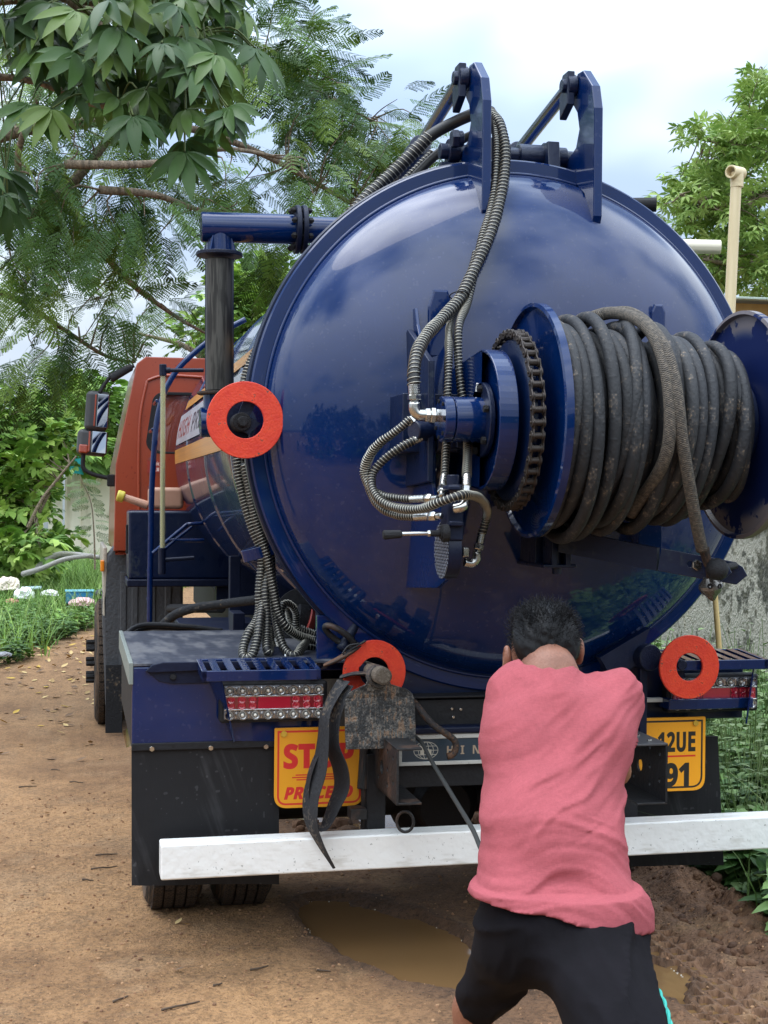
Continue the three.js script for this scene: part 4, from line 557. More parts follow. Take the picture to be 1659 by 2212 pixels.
  mesh('axle', [cyl(V(-1, RW, -.78), V(1, RW, -.78), .075), new THREE.SphereGeometry(.2, 32, 24).scale(1, 1, .9).translate(-.06, RW, -.78), cyl(V(-.06, RW, -.78), V(-.06, RW, -.55), .15, .11)], black, truck); for (const s of [-1, 1]) mesh('leaf_spring', [0, 1, 2, 3].map(i => tube([V(s * .5, .72 - i * .02, -1.4 + i * .12), V(s * .5, .52 - i * .018, -.78), V(s * .5, .72 - i * .02, -.15 - i * .12)], .022, 16, 8)), black, truck);
  // front wheel
  const fz = -6.05, fx = at(232, 1500, fz).x + .02; const fw = wheel(fx, .47, .24, fz); fw.position.y -= .07; { for (let i = 0; i < 8; i++) { const a = i / 8 * 6.283; mesh('lug_nut', hexNut(V(-.12, .15 * Math.sin(a), .15 * Math.cos(a)), V(-.185, .15 * Math.sin(a), .15 * Math.cos(a)), .02), black, fw); } } wheel(-fx + .1, .47, .24, fz);
  // white bar
  const zb = .21, p = at(347, 1903, zb), q = at(1700, 1832, zb); const yl = at(347, 1826, zb).y - at(347, 1903, zb).y;
  const bar = box(0, q.x - p.x, 0, yl, -.1, 0, .008); bar.rotateZ(Math.atan2(q.y - p.y, q.x - p.x)); bar.translate(p.x, p.y, zb); mesh('underrun_bar', bar, whitePaint, truck, 'white steel bar across the back');
  mesh('bar_bracket', box(-.53, -.46, p.y + .02, .75, -.02, .1), black, truck); mesh('bar_bracket', box(.46, .53, p.y + .02, .75, -.02, .1), black, truck);
}
// ---------------------------------------------------------------- cab, wing, mirrors, boxes
{
  const cz = -5.35, c = (x, y, z = cz) => at(x, y, z); const orange = PH({ map: rep(tex(512, (u, v) => { const a = fbm(u * 5, v * 5, 5, 911, 5, 5), b = fbm(u * 60, v * 60, 2, 912, 60, 60); return [142 + 22 * (a - .5), 54 + 12 * (a - .5), 24 + 8 * (a - .5)].map(k => k - (b > .84 ? 20 : 0)); }), .8), roughness: .38, clearcoat: .6, clearcoatRoughness: .12 });
  const cab = child(truck, 'cab'); cab.userData.label = 'orange cab with a rounded rear window';
  const xl = c(246, 1180).x, xt = c(300, 775).x, yb = c(246, 1190).y, yt = c(300, 770).y, xr = -xl + .1;
  // body: rear outline with leaning side, extruded forward, window cut out as a hole in the rear skin
  const out = [[xl, yb], [xl + .01, c(0, 1000).y], [xt - .035, yt - .16], [xt - .012, yt - .05], [xt + .05, yt], [xr - (xt - xl) - .05, yt], [xr - (xt - xl) + .012, yt - .05], [xr - .01, c(0, 1000).y], [xr, yb]].map(p => [p[0], p[1]]);
  const wn = []; { const x0 = c(322, 0).x, x1 = xr - (x0 - xl) - .06, y0 = c(0, 975).y, y1 = c(0, 838).y, r = .09; const k = (cx, cy, a0) => { for (let i = 0; i <= 6; i++) { const a = a0 + i / 6 * Math.PI / 2; wn.push([cx + r * Math.cos(a), cy + r * Math.sin(a)]); } }; k(x1 - r, y1 - r, 0); k(x0 + r + .04, y1 - r, Math.PI / 2); k(x0 + r, y0 + r, Math.PI); k(x1 - r, y0 + r, Math.PI * 1.5); }
  mesh('rear_skin', muv(extrude(out, .03, .006, [wn.slice().reverse()]).translate(0, 0, cz - .03)), orange, cab);
  const inner = out.map(p => [lerp(p[0], (xl + xr) / 2, .03), lerp(p[1], yb, .02)]); const o2 = out.map(p => p);
  mesh('cab_shell', muv(extrude(o2, 1.75, .03, [inner.slice().reverse()]).translate(0, 0, cz - 1.79)), orange, cab);
  mesh('cab_front', muv(extrude(o2.map(p => [p[0], p[1]]), .03, .004, [wn.map(p => [p[0], p[1]]).reverse()]).translate(0, 0, cz - 1.83)), orange, cab);
  const sc = wn.map(p => { const mx = (wn[0][0] + wn[10][0]) / 2, my = (wn[0][1] + wn[20][1]) / 2; return [lerp(p[0], mx, .035), lerp(p[1], my, .08)]; });
  mesh('window_seal', extrude(wn, .035, .004, [sc.slice().reverse()]).translate(0, 0, cz - .032), black, cab);
  mesh('rear_window', new THREE.ExtrudeGeometry(new THREE.Shape(wn.map(p => new THREE.Vector2(...p))), { depth: .004, bevelEnabled: false }).translate(0, 0, cz - .02), PH({ color: lin(.95, .97, .97), transmission: 1, roughness: 0, thickness: 0, ior: 1.5 }), cab);
  mesh('windscreen', new THREE.ExtrudeGeometry(new THREE.Shape(wn.map(p => new THREE.Vector2(...p))), { depth: .004, bevelEnabled: false }).translate(0, 0, cz - 1.82), PH({ color: lin(.8, .85, .85), transmission: .9, roughness: .03, thickness: 0, ior: 1.5 }), cab);
  for (const x of [.95]) mesh('seat_back', box(x - .22, x + .22, 1.5, 2.15, cz - .75, cz - .6, .06), black, cab);
  mesh('pressed_rib', [tube([c(300, 1165, cz + .005), c(303, 900, cz + .005), c(318, 822, cz + .005)], .012, 20, 8), tube([c(318, 822, cz + .005), c(350, 812, cz + .005), c(440, 815, cz + .005)], .012, 20, 8)], orange, cab);
  { const cv = document.createElement('canvas'); cv.width = 256; cv.height = 128; const x = cv.getContext('2d'); x.fillStyle = '#8f2a1a'; x.fillRect(0, 0, 256, 128); x.fillStyle = '#e8d9cf'; x.font = 'bold 50px sans-serif'; x.fillText('Fabric', 50, 52); x.fillText('NO.M', 60, 110); const t = new THREE.CanvasTexture(cv); t.colorSpace = THREE.SRGBColorSpace; const a = c(318, 1022), b = c(352, 994); mesh('cab_label', new THREE.BoxGeometry(b.x - a.x, b.y - a.y, .004).translate((a.x + b.x) / 2, (a.y + b.y) / 2, cz + .004), S({ map: t, roughness: .6 }), cab, 'small red label with white letters'); }
  // grey plastic wing behind the front wheel
  const gp = S({ color: lin(.055, .06, .068), roughness: .5, bumpMap: rep(T.fine, 2), bumpScale: .003 });
  const wz = -5.5; const w0 = c(240, 1178, wz), w1 = c(405, 1560, wz); const wg = child(truck, 'front_wing');
  const ws = [[c(246, 1178, wz).x, c(0, 1178, wz).y], [c(405, 0, wz).x, c(0, 1178, wz).y], [c(405, 0, wz).x, c(0, 1420, wz).y], [c(262, 0, wz).x, c(0, 1500, wz).y], [c(238, 0, wz).x, c(0, 1530, wz).y], [c(228, 0, wz).x, c(0, 1300, wz).y], [c(238, 0, wz).x, c(0, 1200, wz).y]];
  mesh('wing_panel', muv(extrude(ws, .14, .02).translate(0, 0, wz - .14)), gp, wg); for (const x of [275, 300, 338, 372]) mesh('wing_rib', box(c(x, 0, wz).x - .025, c(x, 0, wz).x + .025, c(0, 1450 - (x - 275) * .35, wz).y, c(0, 1235, wz).y, wz - .01, wz + .012, .01), gp, wg);
  { const yt = c(232, 1183, wz).y, yl = c(228, 1330, wz).y; mesh('wing_lip', muv(turnX(extrude([[-wz, yl], [-wz + .4, yt - .22], [-wz + 1.3, yt - .22], [-wz + 1.3, yt], [-wz, yt]], .03, .01)).translate(c(231, 1250, wz).x - .03, 0, 0)), PH({ map: rep(T.white, 1), color: lin(.55, .50, .42), roughness: .5 }), wg, 'cream edge of the wheel arch'); mesh('arch_liner', box(c(229, 1300, wz).x - .005, c(245, 1300, wz).x, c(228, 1500, wz).y, yt - .05, wz - .3, wz - .15), black, wg); }
  mesh('side_marker', [new RoundedBoxGeometry(.03, .085, .1, 3, .01).translate(c(221, 1222, wz).x, c(0, 1222, wz).y, wz)], PH({ color: lin(.75, .22, .015), roughness: .25, clearcoat: .8 }), truck, 'small orange marker lamp');
  mesh('splash_flap', [box(c(238, 0, wz + .1).x, c(275, 0, wz + .1).x, c(0, 1590, wz + .1).y, c(0, 1440, wz + .1).y, wz + .08, wz + .1)], rubber, truck);
  // mirrors on a bent arm
  const mz = -5.6, m = (x, y, z = mz) => at(x, y, z); mesh('mirror_arm', [tube([m(290, 790), m(245, 808), m(226, 830), m(215, 850)], .014, 24, 8), tube([m(187, 960), m(180, 985), m(181, 1012), m(200, 1024), m(240, 1034)], .016, 30, 8)], black, truck);
  mesh('mirror_joint', [new RoundedBoxGeometry(.06, .09, .06, 2, .012).translate(m(240, 1038).x, m(240, 1038).y, mz)], black, truck); mesh('mirror_cover', [cyl(m(238, 818), m(285, 792), .034, .028, 24, .012)], rubber, truck);
  const glass = S({ color: lin(.42, .43, .45), metalness: 1, roughness: .02 });
  const mirror = (x0, y0, x1, y1, yaw, tilt, label) => { const a = m(x0, y1), b = m(x1, y0), w = b.x - a.x, h = b.y - a.y, k = child(truck, 'mirror', [(a.x + b.x) / 2, (a.y + b.y) / 2, mz]); k.userData.label = label; k.rotation.set(tilt, yaw, -.06); mesh('mirror_housing', new RoundedBoxGeometry(w * 1.15, h, .10, 4, .035).translate(0, 0, -.03), S({ color: lin(.03, .03, .032), roughness: .45 }), k); mesh('mirror_glass', new RoundedBoxGeometry(w * .56, h * .84, .008, 2, .003).translate(w * .22, 0, .022), glass, k); mesh('mirror_trim', new RoundedBoxGeometry(w * .07, h * .8, .02, 2, .004).translate(-w * .16, 0, .016), orange, k); return [k, w, h]; };
  mirror(189, 845, 233, 930, .16, -.04, 'tall upper wing mirror'); const [lm, lw, lh] = mirror(172, 928, 229, 983, .16, -.12, 'wide lower wing mirror'); mesh('mirror_trim', new RoundedBoxGeometry(lw * .34, lh * .34, .03, 2, .012).translate(-lw * .36, -lh * .3, .012), orange, lm);
  // blue tool box and can
  const bz = -4.72, b0 = c(277, 1252, bz), b1 = c(470, 1104, bz); const tb = child(truck, 'tool_box'); mesh('box_body', box(b0.x, b1.x + .3, b0.y, b1.y, bz - .45, bz, .02), blueD, tb); mesh('box_lip', box(b0.x - .01, b1.x + .3, b0.y - .05, b0.y + .002, bz - .46, bz + .03, .01), navy, tb); mesh('latch', [box(b0.x - .015, b0.x + .002, b1.y - .3, b1.y - .1, bz - .12, bz - .08, .004)], black, tb);
  const jm = PH({ color: lin(.50, .28, .19), roughness: .45, transmission: .15, thickness: 0 }), jz = bz - .15, cc = thing('jerry_can', 'cream plastic can with a yellow cap beside the ladder', 'can'); const j = (x, y) => at(x, y, jz);
  mesh('can_body', [new RoundedBoxGeometry(.24, .15, .2, 4, .03).translate(j(345, 1083).x + .04, b1.y + .087, jz), cyl(j(320, 1092), j(268, 1074), .03, .024, 24, .006)], jm, cc); mesh('cap', lathe([[0, 0], [.036, 0], [.04, .008], [.04, .04], [.034, .05], [0, .05]], j(268, 1074), j(240, 1066), 20, .4), S({ color: lin(.5, .42, .05), roughness: .5 }), cc);
  cc.children.forEach(o => 0);
}
// ================================================================ ground
const puddles = [[-.34, -.02, .25, .66, .35], [-.05, -2.6, .55, .9, .1], [.42, .52, .12, .24, -.3], [.1, -4.6, .7, 1.2, 0]];
function pud(x, z) { let m = -9; for (const [cx, cz, rx, rz, a] of puddles) { const c = Math.cos(a), s = Math.sin(a), u = ((x - cx) * c - (z - cz) * s) / rx, v = ((x - cx) * s + (z - cz) * c) / rz; m = Math.max(m, 1 - Math.hypot(u, v) + 1.1 * (fbm(x * 3.4 + 9, z * 3.4 + 4, 5, 41) - .5)); } return m; }
function rise(x, z) { return .10 * sst(-15, -24, z) - .07 * sst(-3.5, -5, z) * sst(-9, -7, z) * sst(2, 0, x) + .18 * sst(1.2, 4, x) * sst(3, -1, z); }
function track(x, z) { // pressed ruts behind the right wheels, with lug prints
  let h = 0; const w = (x - (.56 + .02 * Math.sin(z * 1.1))); const m = sst(2.3, 1.4, z) * sst(-5, -3, z);
  const a = sst(.17, .13, Math.abs(w)), lug = sst(.25, .5, fbm(x * 3, z * 3, 2, 5) + .25);
  const row = Math.floor((w + .17) / .068), ph = z / .082 + (row % 2) * .5 + w * 2.2, f = Math.abs(ph - Math.floor(ph) - .5) * 2, edge = Math.abs(((w + .17) / .068) - row - .5) * 2;
  h -= .030 * a * m; h += .030 * a * m * lug * Math.max(sst(.56, .74, edge), sst(.62, .80, f)) * sst(.2, .36, fbm(x * 9 + 4, z * 9, 3, 15));
  h += .030 * sst(.07, .0, Math.abs(Math.abs(w) - .215)) * m * (.3 + .9 * fbm(x * 14, z * 9, 4, 6));
  const w2 = x - 1.02; h += .085 * sst(.20, .02, Math.abs(w2)) * m * (.15 + 1.15 * fbm(x * 9, z * 6, 5, 8) ** 1.3 * 1.6);
  const w3 = x - .22; h += .014 * sst(.10, .03, Math.abs(w3)) * m * fbm(x * 20, z * 12, 3, 11);
  return h;
}
function gh(x, z) {
  const near = sst(9, 4, Math.hypot(x, z + 1));
  let h = rise(x, z) + .035 * (fbm(x * .8 + 50, z * .8 + 50, 4, 3) - .5) * sst(0, 2, Math.hypot(x + .3, z)) + near * (.014 * (fbm(x * 6 + 11, z * 6 + 7, 4, 19) - .5) + .006 * (fbm(x * 26, z * 26, 3, 23) - .5));
  const mud = sst(-1.0, -.2, x) * near; h += mud * .009 * (fbm(x * 9 + 3, z * 9, 4, 29) - .5);
  const p = pud(x, z); h -= .05 * sst(-.1, .35, p); h += .010 * sst(-.25, -.08, p) * sst(.05, -.08, p);
  h += track(x, z);
  h += .07 * sst(.9, .1, Math.hypot((x - .1) / .9, (z + 1.75) / .5)) * fbm(x * 8, z * 8, 4, 31) * 1.4;
  for (const [t, k, e] of [[-.62, .16, 1], [-.20, .22, 1], [-.95, .1, 1]]) { const u = x - t - k * (z - .2) * .35; h -= .007 * sst(.07, .02, Math.abs(u)) * sst(-.2, .3, z) * near; }
  return h;
}
{
  const ax = (lo, hi, d, far) => { const a = []; for (let x = lo; x <= hi + 1e-6; x += d) a.push(x); let s = d, x = lo; while (x > -far) { s *= 1.12; x -= s; a.unshift(x); } s = d; x = hi; while (x < far) { s *= 1.12; x += s; a.push(x); } return a; };
  const dens = (a, lo, hi) => a.flatMap((v, i) => i && v > lo && v < hi ? [(a[i - 1] + v) / 2, v] : [v]), xs = dens(ax(-2.2, 1.75, .0115, 150), .36, .80), zs = dens(ax(-2.6, 1.7, .0125, 160), -.9, 1.5), nx = xs.length, nz = zs.length, P = new Float32Array(nx * nz * 3), C = new Float32Array(nx * nz * 3), U = new Float32Array(nx * nz * 2), I = [];
  const mixc = (a, b, t) => [lerp(a[0], b[0], t), lerp(a[1], b[1], t), lerp(a[2], b[2], t)];
  for (let j = 0; j < nz; j++) for (let i = 0; i < nx; i++) {
    const k = j * nx + i, x = xs[i], z = zs[j]; P[k * 3] = x; P[k * 3 + 1] = gh(x, z); P[k * 3 + 2] = z; U[k * 2] = x; U[k * 2 + 1] = z;
    const n = fbm(x * 1.3 + 5, z * 1.3 + 9, 4, 51), n2 = fbm(x * 5, z * 5, 4, 57);
    let c = mixc([.33, .187, .086], [.215, .115, .050], sst(.36, .64, n * .6 + n2 * .4));
    const moist = sst(-1.15, -.15, x + .45 * (n - .5) - .12 * z) * sst(-9, -4, z); c = mixc(c, [.175, .092, .048], moist * .9);
    c = mixc(c, [.195, .106, .062], sst(.25, .75, x + .2 * (n2 - .5)) * sst(-9, -4, z) * .85);
    const pw = pud(x, z); c = mixc(c, [.095, .052, .030], sst(-.55, -.02, pw + .3 * (n2 - .5)) * .85); 
    c = mixc(c, [.34, .21, .11], .45 * sst(.58, .72, n2) * (1 - sst(-.4, -.1, pw)));
    const gr = Math.max(sst(-9.2, -10.6, z + 3.6 * Math.max(0, x + 2.3)) * sst(-.2, -1.0, x), sst(1.25, 1.6, x)); c = mixc(c, [.10, .085, .04], gr * .7);
    C.set(c, k * 3);
  }
  for (let j = 0; j < nz - 1; j++) for (let i = 0; i < nx - 1; i++) { const a = j * nx + i, b = a + nx; I.push(a, b, a + 1, a + 1, b, b + 1); }
  const g = new THREE.BufferGeometry(); g.setAttribute('position', new THREE.BufferAttribute(P, 3)); g.setAttribute('color', new THREE.BufferAttribute(C, 3)); g.setAttribute('uv', new THREE.BufferAttribute(U, 2)); g.setIndex(I); g.computeVertexNormals();
  const gmap = tex(1024, (u, v) => { const a = fbm(u * 9, v * 9, 6, 61, 9, 9), b = fbm(u * 70, v * 70, 3, 62, 70, 70), s = fbm(u * 150, v * 150, 2, 63, 150, 150); let w = .93 + .22 * (a - .5) + .44 * (b - .5); if (s > .78) w += .12; if (s < .24) w -= .28; return [255 * w, 252 * w, 246 * w]; });
  const gb = tex(1024, (u, v) => g3(255 * (.5 * fbm(u * 40, v * 40, 4, 65, 40, 40) + .5 * fbm(u * 150, v * 150, 2, 66, 150, 150))), false);
  const o = mesh('ground', g, S({ map: rep(gmap, 1.15), vertexColors: true, roughness: .95, bumpMap: rep(gb, 1.15), bumpScale: .010 })); o.userData.kind = 'structure';
  // muddy water
  const wm = PH({ color: lin(.19, .108, .046), roughness: .07, ior: 1.33, bumpMap: rep(T.fine, .7), bumpScale: .0006 });
  puddles.forEach(([cx, cz, rx, rz]) => { const w = mesh('puddle', new THREE.PlaneGeometry(rx * 3.8, rz * 3.2, 1, 1).rotateX(-Math.PI / 2).translate(cx, rise(cx, cz) - .017, cz), wm); w.userData.kind = 'structure'; });
}
// ================================================================ vegetation helpers
const leafMat = (r, g, b, t = .32, rough = .55) => PH({ color: lin(r, g, b), roughness: rough, specularIntensity: .4, transmission: t, thickness: 0, side: THREE.DoubleSide });
function leafBlade(L, w, fold = .25, droop = .2, n = 5, ox = 0) { // pointed leaf along +x
  const P = [], I = []; for (let i = 0; i <= n; i++) { const t = i / n, q = w * Math.pow(Math.sin(Math.PI * Math.pow(t, .85)), .8) * (i === n ? 0 : 1) + .0006, x = L * t, y = -droop * L * t * t; P.push(x, y + fold * q, q, x, y, 0, x, y + fold * q, -q); }
  for (let i = 0; i < n; i++) { const a = i * 3; I.push(a, a + 3, a + 1, a + 1, a + 3, a + 4, a + 1, a + 4, a + 2, a + 2, a + 4, a + 5); }
  const g = new THREE.BufferGeometry(); g.setAttribute('position', new THREE.Float32BufferAttribute(P, 3)); g.setIndex(I); g.computeVertexNormals(); return g.translate(ox, 0, 0);
}
function palmate(n, L, w, droop, spread, seed, seg = 5) { // leaflets round a joint at the origin, mean direction +x, hanging
  const r = rng(seed), gs = []; for (let i = 0; i < n; i++) { const t = n > 1 ? i / (n - 1) - .5 : 0, a = t * spread, l = L * (1 - .35 * Math.abs(t * 2) ** 1.5) * (.92 + .16 * r()); gs.push(leafBlade(l, w * l / L * (.9 + .2 * r()), .22 + .1 * r(), droop * (.7 + .6 * r()), seg, .01).rotateX((r() - .5) * .5).rotateZ(-.25 * Math.abs(t) + (r() - .5) * .25).rotateY(a + (r() - .5) * .12)); }
  return merge(gs);
}
function frond(seed, L = .42, np = 8, nl = 9) { // twice-feathered leaf
  const r = rng(seed), P = [], I = []; const quad = (a, b, w, up) => { const d = b.clone().sub(a), s = d.clone().cross(up).normalize().multiplyScalar(w), m = a.clone().lerp(b, .55), k = P.length / 3; for (const q of [a, m.clone().add(s), b, m.clone().sub(s)]) P.push(q.x, q.y, q.z); I.push(k, k + 1, k + 2, k, k + 2, k + 3); };
  const ax = t => V(L * t, -.28 * L * t * t, 0);
  for (let i = 0; i <= 5; i++) if (i < 5) quad(ax(i / 5), ax((i + 1) / 5), .0022, V(0, 1, 0));
  for (let i = 0; i < np; i++) for (const s of [-1, 1]) {
    const t = .2 + .8 * i / (np - 1), o = ax(t), pl = L * .30 * Math.sin(Math.PI * (.22 + .68 * i / (np - 1))) * (.85 + .3 * r()), d = V(.42 + .3 * t, -.25 - .25 * r(), s).normalize(), up = V(0, 1, 0).addScaledVector(d, -d.y).normalize(), side = d.clone().cross(up);
    for (let k = 0; k < nl; k++) for (const e of [-1, 1]) { const p = o.clone().addScaledVector(d, pl * (k + .6) / nl); p.y -= .18 * pl * ((k / nl) ** 2); const q = p.clone().addScaledVector(side, e * .022 * (1 - .3 * k / nl)).addScaledVector(d, .008); q.y -= .003; quad(p, q, .0062, up); }
  }
  const g = new THREE.BufferGeometry(); g.setAttribute('position', new THREE.Float32BufferAttribute(P, 3)); g.setIndex(I); g.computeVertexNormals(); return g;
}
const qd = (dir, roll) => { const x = dir.clone().normalize(), y0 = Math.abs(x.y) > .95 ? V(0, 0, 1) : V(0, 1, 0), z = x.clone().cross(y0).normalize(), y = z.clone().cross(x); return new THREE.Quaternion().setFromRotationMatrix(new THREE.Matrix4().makeBasis(x, y, z)).multiply(new THREE.Quaternion().setFromAxisAngle(V(1, 0, 0), roll)); };
function foliage(parent, name, geos, mats, list, parts, partName = 'leaf') { // list: [position, quaternion, scale, shade]
  const c = new THREE.Color(); const rest = geos.map(() => mats.map(() => []));
  list.forEach((e, i) => { const gi = i % geos.length, mi = Math.min(mats.length - 1, Math.floor(e[4] * mats.length)); if (i < parts) { const m = new THREE.Mesh(geos[gi], mats[mi]); m.name = partName; m.position.copy(e[0]); m.quaternion.copy(e[1]); m.scale.setScalar(e[2]); m.castShadow = m.receiveShadow = true; parent.add(m); } else rest[gi][mi].push(e); });
  rest.forEach((r, gi) => r.forEach((l, mi) => { if (!l.length) return; const im = new THREE.InstancedMesh(geos[gi], mats[mi], l.length), M = new THREE.Matrix4(); l.forEach((e, k) => { M.compose(e[0], e[1], V(e[2], e[2], e[2])); im.setMatrixAt(k, M); im.setColorAt(k, c.setRGB(e[3], e[3], e[3])); }); im.name = parent ? name : numbered(name); im.userData.kind = 'stuff'; im.castShadow = im.receiveShadow = true; (parent || scene).add(im); }));
}
const bark = S({ map: rep(tex(512, (u, v) => { const a = fbm(u * 8, v * 24, 5, 71, 8, 24); return [70 + 90 * a, 62 + 78 * a, 52 + 66 * a]; }), 3), roughness: .9, bumpMap: rep(T.fine, 4), bumpScale: .006 });
function limb(pts, r0, r1, seg = 24) { return sweep(new Path(pts, seg), t => lerp(r0, r1, t), 8); }
// a crown built on limbs: clusters of leaves on twigs that leave the nearest limb
function growCrown(tree, limbs, clusters, o) {
  const r = rng(o.seed), list = [], tw = [], on = []; limbs.forEach(l => { const c = new THREE.CatmullRomCurve3(l); for (let i = 0; i <= 20; i++) on.push(c.getPoint(i / 20)); });
  for (const [c, R, n] of clusters) {
    let b = on[0], bd = 1e9; for (const q of on) { const d = q.distanceTo(c); if (d < bd) { bd = d; b = q; } }
    const mid = b.clone().lerp(c, .5).add(V((r() - .5) * .2, (r() - .3) * .2, (r() - .5) * .2)); tw.push(sweep(new Path([b, mid, c], 6), t => lerp(o.twig, o.twig * .3, t), 4, false));
    const out = c.clone().sub(b).normalize();
    for (let i = 0; i < n; i++) { const e = V(r() - .5, (r() - .5) * .7, r() - .5).multiplyScalar(2 * R), p = c.clone().add(e), d = out.clone().multiplyScalar(.7).add(e.clone().normalize().multiplyScalar(.9)).add(V(r() - .5, r() * .5 - o.hang, r() - .5)).normalize(); list.push([p, qd(d, (r() - .5) * 1.2), o.size * (.75 + .5 * r()), .72 + .5 * r(), r()]); }
  }
  mesh('twigs', tw, bark, tree).userData.kind = 'stuff'; return list;
}
// ================================================================ feathery tree on the left, beyond the lorry
{
  const t = thing('feathery_tree', 'big feathery-leaved tree reaching over the cab from the left', 'tree', [0, 0, 0]);
  const A = (x, y, d) => atD(x, y, d);
  const base = V(-5.0, rise(-5, -6.5), -6.5), fork = V(-4.9, 2.3, -6.7);
  const limbs = [
    [fork, A(-200, 560, 12), A(60, 470, 11.6), A(150, 400, 11.6), A(240, 290, 11.8), A(330, 120, 12.2), A(420, -80, 12.4)],
    [fork, A(-260, 420, 11.2), A(0, 295, 11), A(90, 275, 11.2), A(250, 262, 11.4), A(400, 275, 11.8), A(560, 330, 12.2), A(760, 440, 12.6)],
    [A(140, 355, 10.8), A(230, 356, 10.8), A(340, 352, 11), A(480, 322, 11.4), A(650, 350, 12)],
    [A(215, 410, 11), A(330, 420, 11.2), A(440, 455, 11.6), A(520, 455, 11.8)],
    [fork, A(-200, 600, 12.5), A(20, 640, 12.4), A(150, 720, 12.6), A(235, 772, 12.8), A(290, 782, 13)],
    [A(205, 520, 11.8), A(270, 600, 12), A(390, 690, 12.4), A(445, 720, 12.6)],
    [fork, A(-300, 300, 12), A(-100, 100, 12), A(120, 20, 12.4), A(420, 60, 12.6), A(600, 150, 13), A(800, 260, 13.4)],
    [A(-100, 100, 12), A(60, -100, 12), A(300, -250, 12), A(600, -200, 13)],
    [A(60, 470, 11.6), A(40, 330, 11), A(95, 180, 10.8), A(150, 50, 10.8)]];
  mesh('trunk', [limb([base, V(-5.05, 1.1, -6.55), fork], .2, .15), ...limbs.slice(0, 2).map(l => limb(l, .085, .018, 40)), limb(limbs[4], .06, .014, 40), limb(limbs[6], .07, .015, 40)], bark, t);
  for (const i of [2, 3, 5, 7, 8]) mesh('branch', limb(limbs[i], .036, .012, 30), bark, t);
  const r = rng(7), cl = [];
  for (const [cx, cy, rx, ry, n, d] of [[760, 270, 110, 110, 40, 13], [650, 180, 100, 110, 34, 13], [560, 60, 150, 100, 36, 12.6], [620, 390, 140, 60, 26, 12.4], [270, 470, 150, 60, 18, 11.8], [110, 480, 140, 70, 24, 11.8], [50, 580, 80, 50, 12, 12.2], [190, 690, 100, 50, 10, 12.6], [330, 680, 110, 45, 14, 12.6], [70, 780, 90, 50, 14, 12.4], [60, 330, 130, 110, 34, 11.2], [250, 330, 160, 80, 22, 11.6], [300, 60, 220, 110, 40, 12.4], [60, 90, 150, 140, 34, 11.4], [430, 420, 110, 40, 14, 12], [840, 330, 70, 60, 12, 13.4], [590, 520, 60, 50, 7, 13], [-220, 300, 200, 380, 46, 12], [300, -180, 420, 130, 40, 12.4], [860, 250, 40, 40, 5, 13.6]])
    for (let i = 0; i < n * .47; i++) { const a = r() * 6.283, q = Math.sqrt(r()); cl.push([A(cx + Math.cos(a) * q * rx, cy + Math.sin(a) * q * ry, d + (r() - .5) * 1.8), .17, 4 + Math.floor(r() * 3)]); }
  const fr = [frond(1), frond(2), frond(3)], mats = [leafMat(.040, .095, .018, .35), leafMat(.065, .14, .024, .38), leafMat(.11, .21, .03, .42), leafMat(.20, .31, .05, .45)];
  const list = growCrown(t, limbs, cl, { seed: 8, twig: .010, hang: .75, size: 1.0 });
  list.sort((a, b) => a[0].distanceTo(camera.position) - b[0].distanceTo(camera.position));
  foliage(t, 'crown', fr, mats, list, 160, 'frond');
}
